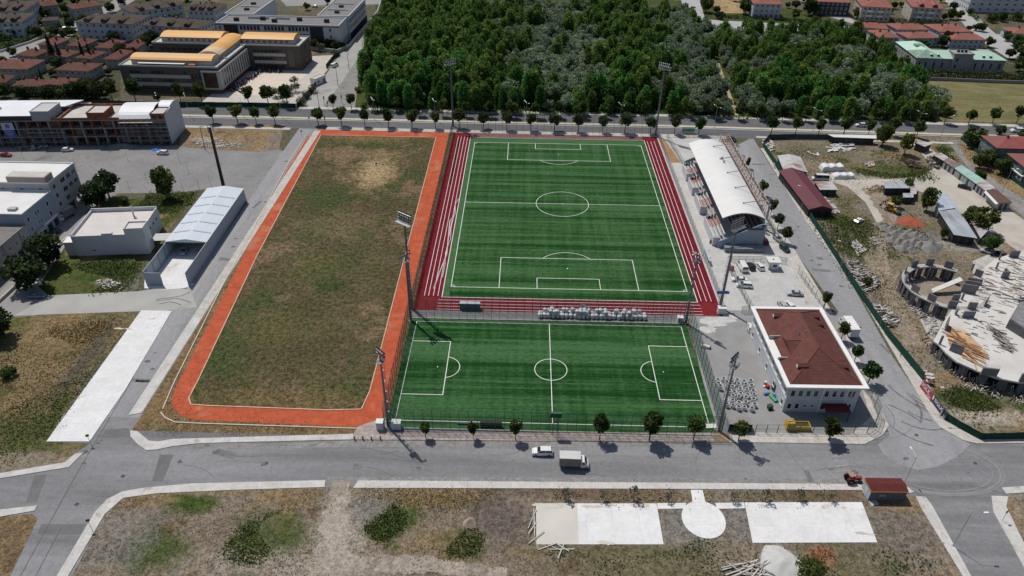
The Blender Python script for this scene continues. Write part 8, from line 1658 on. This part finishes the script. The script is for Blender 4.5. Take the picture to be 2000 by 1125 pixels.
def hedge(lb, pts, w_, h, n, seed, mat=None):
    rng = np.random.default_rng(seed); L = [];
    for a, b_ in zip(pts, pts[1:]): L.append(math.dist(a, b_))
    Pq = []
    for (a, b_), l in zip(zip(pts, pts[1:]), L):
        k = int(n*l/sum(L)); t = rng.uniform(0,1,k); a = np.array(a); b2 = np.array(b_); d = (b2-a)/l; nn = np.array([-d[1],d[0]]); Pq.append(np.column_stack([a+(b2-a)*t[:,None]+nn*rng.uniform(-w_/2,w_/2,(k,1)), rng.uniform(.1,h,k)]))
    Pq = np.concatenate(Pq); V, F, tn = quads(Pq, rng.uniform(.6,1.2,len(Pq))*.7, rng, .3); o = D.objects.new('hedge', np_mesh('hedge', V, F, tn, mat or L_DARK)); COL.objects.link(o); return tag(o, lb, 'hedge')
hedge('dark clipped hedge in front of the green roofed building', hg, 4.5, 4.2, 4200, 1); mb = MB(); mb.wall([(q.x,q.y) for q in G((1768,155),(1850,158),(1940,162),(2060,166))], 1.6, .4); tag(mb.build('boundary_wall', CGR), 'grey wall below the hedge along the mown field', 'wall')
hedge('clipped hedge along the far street behind the wood', px((1398,34),(1440,36),(1545,42)), 2.2, 2.0, 900, 2); hedge('hedge in front of the beige flats at the top right', px((1680,36),(1750,42),(1780,46),(1850,50)), 2.4, 2.2, 1200, 3); hedge('hedge along the far side street beside the white block', px((1868,2),(1885,20),(1910,42)), 2.4, 2.4, 900, 4, L_BUSH); hedge('hedge along the wall of the pale estate street', px((0,95),(40,86),(75,75),(120,52)), 3.0, 3.0, 1500, 5, L_BUSH); hedge('dense hedge of garden trees behind the white sheet roof', px((30,186),(80,188),(130,190),(185,193)), 5.5, 5.0, 2600, 6)
mb = MB(); mb.wall(px((0,103),(60,84),(118,58)), 1.2, .4); tag(mb.build('garden_wall', CONC_W), 'pale wall along the estate street under the hedge', 'wall'); hedge('hedge at the right of the white block lawn', px((1925,42),(1960,38),(2010,44)), 5, 4.5, 1500, 7, L_BUSH)
# teal houses by the lane
TEALW = M('wall_teal', (.13,.19,.185), .85, .08, .4); RPK = M('roof_dull_red', (.26,.085,.08), .75, .10, .25, dirt=((.18,.09,.085), .06, .52))
for lb, FL, FR, BL in (('teal walled house with dull red roof by the lane, upper of two',(1947,290),(2060,293),(1920,265)),('teal walled house with dull red roof by the lane, lower of two',(2000,327),(2120,331),(1964,299.6))): house(lb, FL, FR, BL, 6.4, RPK, TEALW, 2.0, 2, None, 'villa', 'house', 1)
t = thing('porch', 'white framed porch on the side of the lower teal house', 'porch', g(1969,342)); mb = MB()
for k in range(4): mb.box(-.1,.1,-k*2.4-.1,-k*2.4+.1,0,2.9)
mb.build('post', TRIM, t); MB().box(-.4,1.6,-7.5,.3,2.9,3.1).build('roof', TRIM, t); hedge('dark hedge behind the teal house fence', px((1882,268),(1930,310),(1985,352)), 2.6, 2.8, 1300, 8); mb = MB(); mb.wall(px((1876,272),(1925,315),(1990,362),(2060,408)), 1.5, .15); tag(mb.build('garden_fence', HOARD), 'green garden fence along the lane', 'fence')
# more trees and shrubs round the far houses
rg = random.Random(77)
for reg, box, n_, K_ in (('the red villas', (0,62,236,186), 46, (BROAD, DARK, BROAD)), ('the top left flats', (0,0,430,60), 40, (BROAD, DARK)), ('the green roofed building', (1660,60,2000,130), 22, (BROAD, DARK)), ('the far street behind the wood', (1380,-6,2000,40), 34, (BROAD, DARK, BROAD)), ('the lane of the teal houses', (1900,262,2000,360), 8, (BROAD,)), ('the modern flats', (610,60,680,100), 8, (BROAD,))):
    for i in range(n_):
        K = K_[i % len(K_)]; x, y = rg.uniform(box[0], box[2]), rg.uniform(box[1], box[3]); q = g(x, y); hit = False
        for o in FOOT:
            l = o[0] @ q
            if -1.5 < l.x < o[1]+1.5 and -1.5 < l.y < o[2]+1.5: hit = True; break
        if not hit: K.put(q, rg.uniform(3.6, 6.8), '%s garden tree near %s' % ('dark' if K is DARK else 'mid green', reg), 'garden trees near '+reg, 1.15)
far = [(BROAD,60,25,8),(BROAD,105,22,7),(BROAD,130,28,7),(DARK,150,196,9),(BROAD,172,192,9.5),(DARK,196,194,8.5),(BROAD,130,196,7.5),(BROAD,30,76,7),(BROAD,12,84,6),(BROAD,55,72,6),(DARK,240,112,8),(DARK,222,84,7),(DARK,300,90,9),(BROAD,288,98,8),(DARK,262,114,6.5),(BROAD,205,68,5),(BROAD,144,70,4.5),(BROAD,250,74,4.5),(BROAD,395,50,6),(BROAD,410,66,6),(BROAD,10,190,7),(BROAD,45,192,6),(DARK,95,196,7),(BROAD,1378,24,10),(BROAD,1452,28,10),(BROAD,1580,30,12),(BROAD,1672,36,7),(BROAD,1855,38,7),(BROAD,1905,60,5),(BROAD,1935,44,6),(BROAD,1955,42,6),(BROAD,1985,40,6),(DARK,1848,86,8),(DARK,1838,92,7),(BROAD,1930,92,6),(DARK,1970,115,6),(BROAD,1985,95,8),(BROAD,1965,80,6),(BROAD,1995,120,9),(BROAD,1990,140,8),(DARK,1640,86,9),(DARK,1598,68,10),(DARK,1570,70,10),(BROAD,690,20,5),(BROAD,600,20,5),(BROAD,640,8,7),(DARK,150,12,6),(BROAD,520,6,5),(DARK,1795,170,6),(DARK,1780,196,7),(BROAD,1815,210,6)]
for i, (K, x, y, h) in enumerate(far):
    reg = ('the red villas' if x < 240 and y > 60 else 'the top left flats' if x < 430 and y < 60 else 'the school' if x < 700 else 'the green roofed building' if x > 1770 and y > 70 else 'the far street behind the wood')
    K.put(g(x, y), h, '%s garden tree near %s' % ('dark' if K is DARK else 'mid green', reg), 'garden trees near '+reg, 1.1)
for x, y, h, lb in ((108,124,15,'tall dark conifer among the red roofed villas'),(122,126,11.5,'second conifer leaning to the tall one among the villas'),(168,127,12,'left conifer of the pair before the villa'),(182,127,11,'right conifer of the pair before the villa'),(194,76,6,'slim conifer in front of the first white flats'),(222,78,5,'small conifer in front of the first white flats'),(86,166,8,'slim conifer behind the white sheet roof'),(118,178,8,'dark conifer left of the garden trees behind the sheet roof'),(1845,70,8,'conifer behind the green roof')):
    FIR.put(g(x, y), h, lb, None, 1.0)
for x, y, lb in ((243,398,'bushy shrub at the car park edge above the parapet building'),(20,735,'round shrub in the yellow grass of the left lot'),(1692,556,'shrub in the weeds by the green hoarding'),(710,212,'shrub at the left foot of the wood'),(700,180,'tall shrub at the left foot of the wood')):
    SHRUB.put(g(x, y, .03), 2.6, lb, None, 1.1)
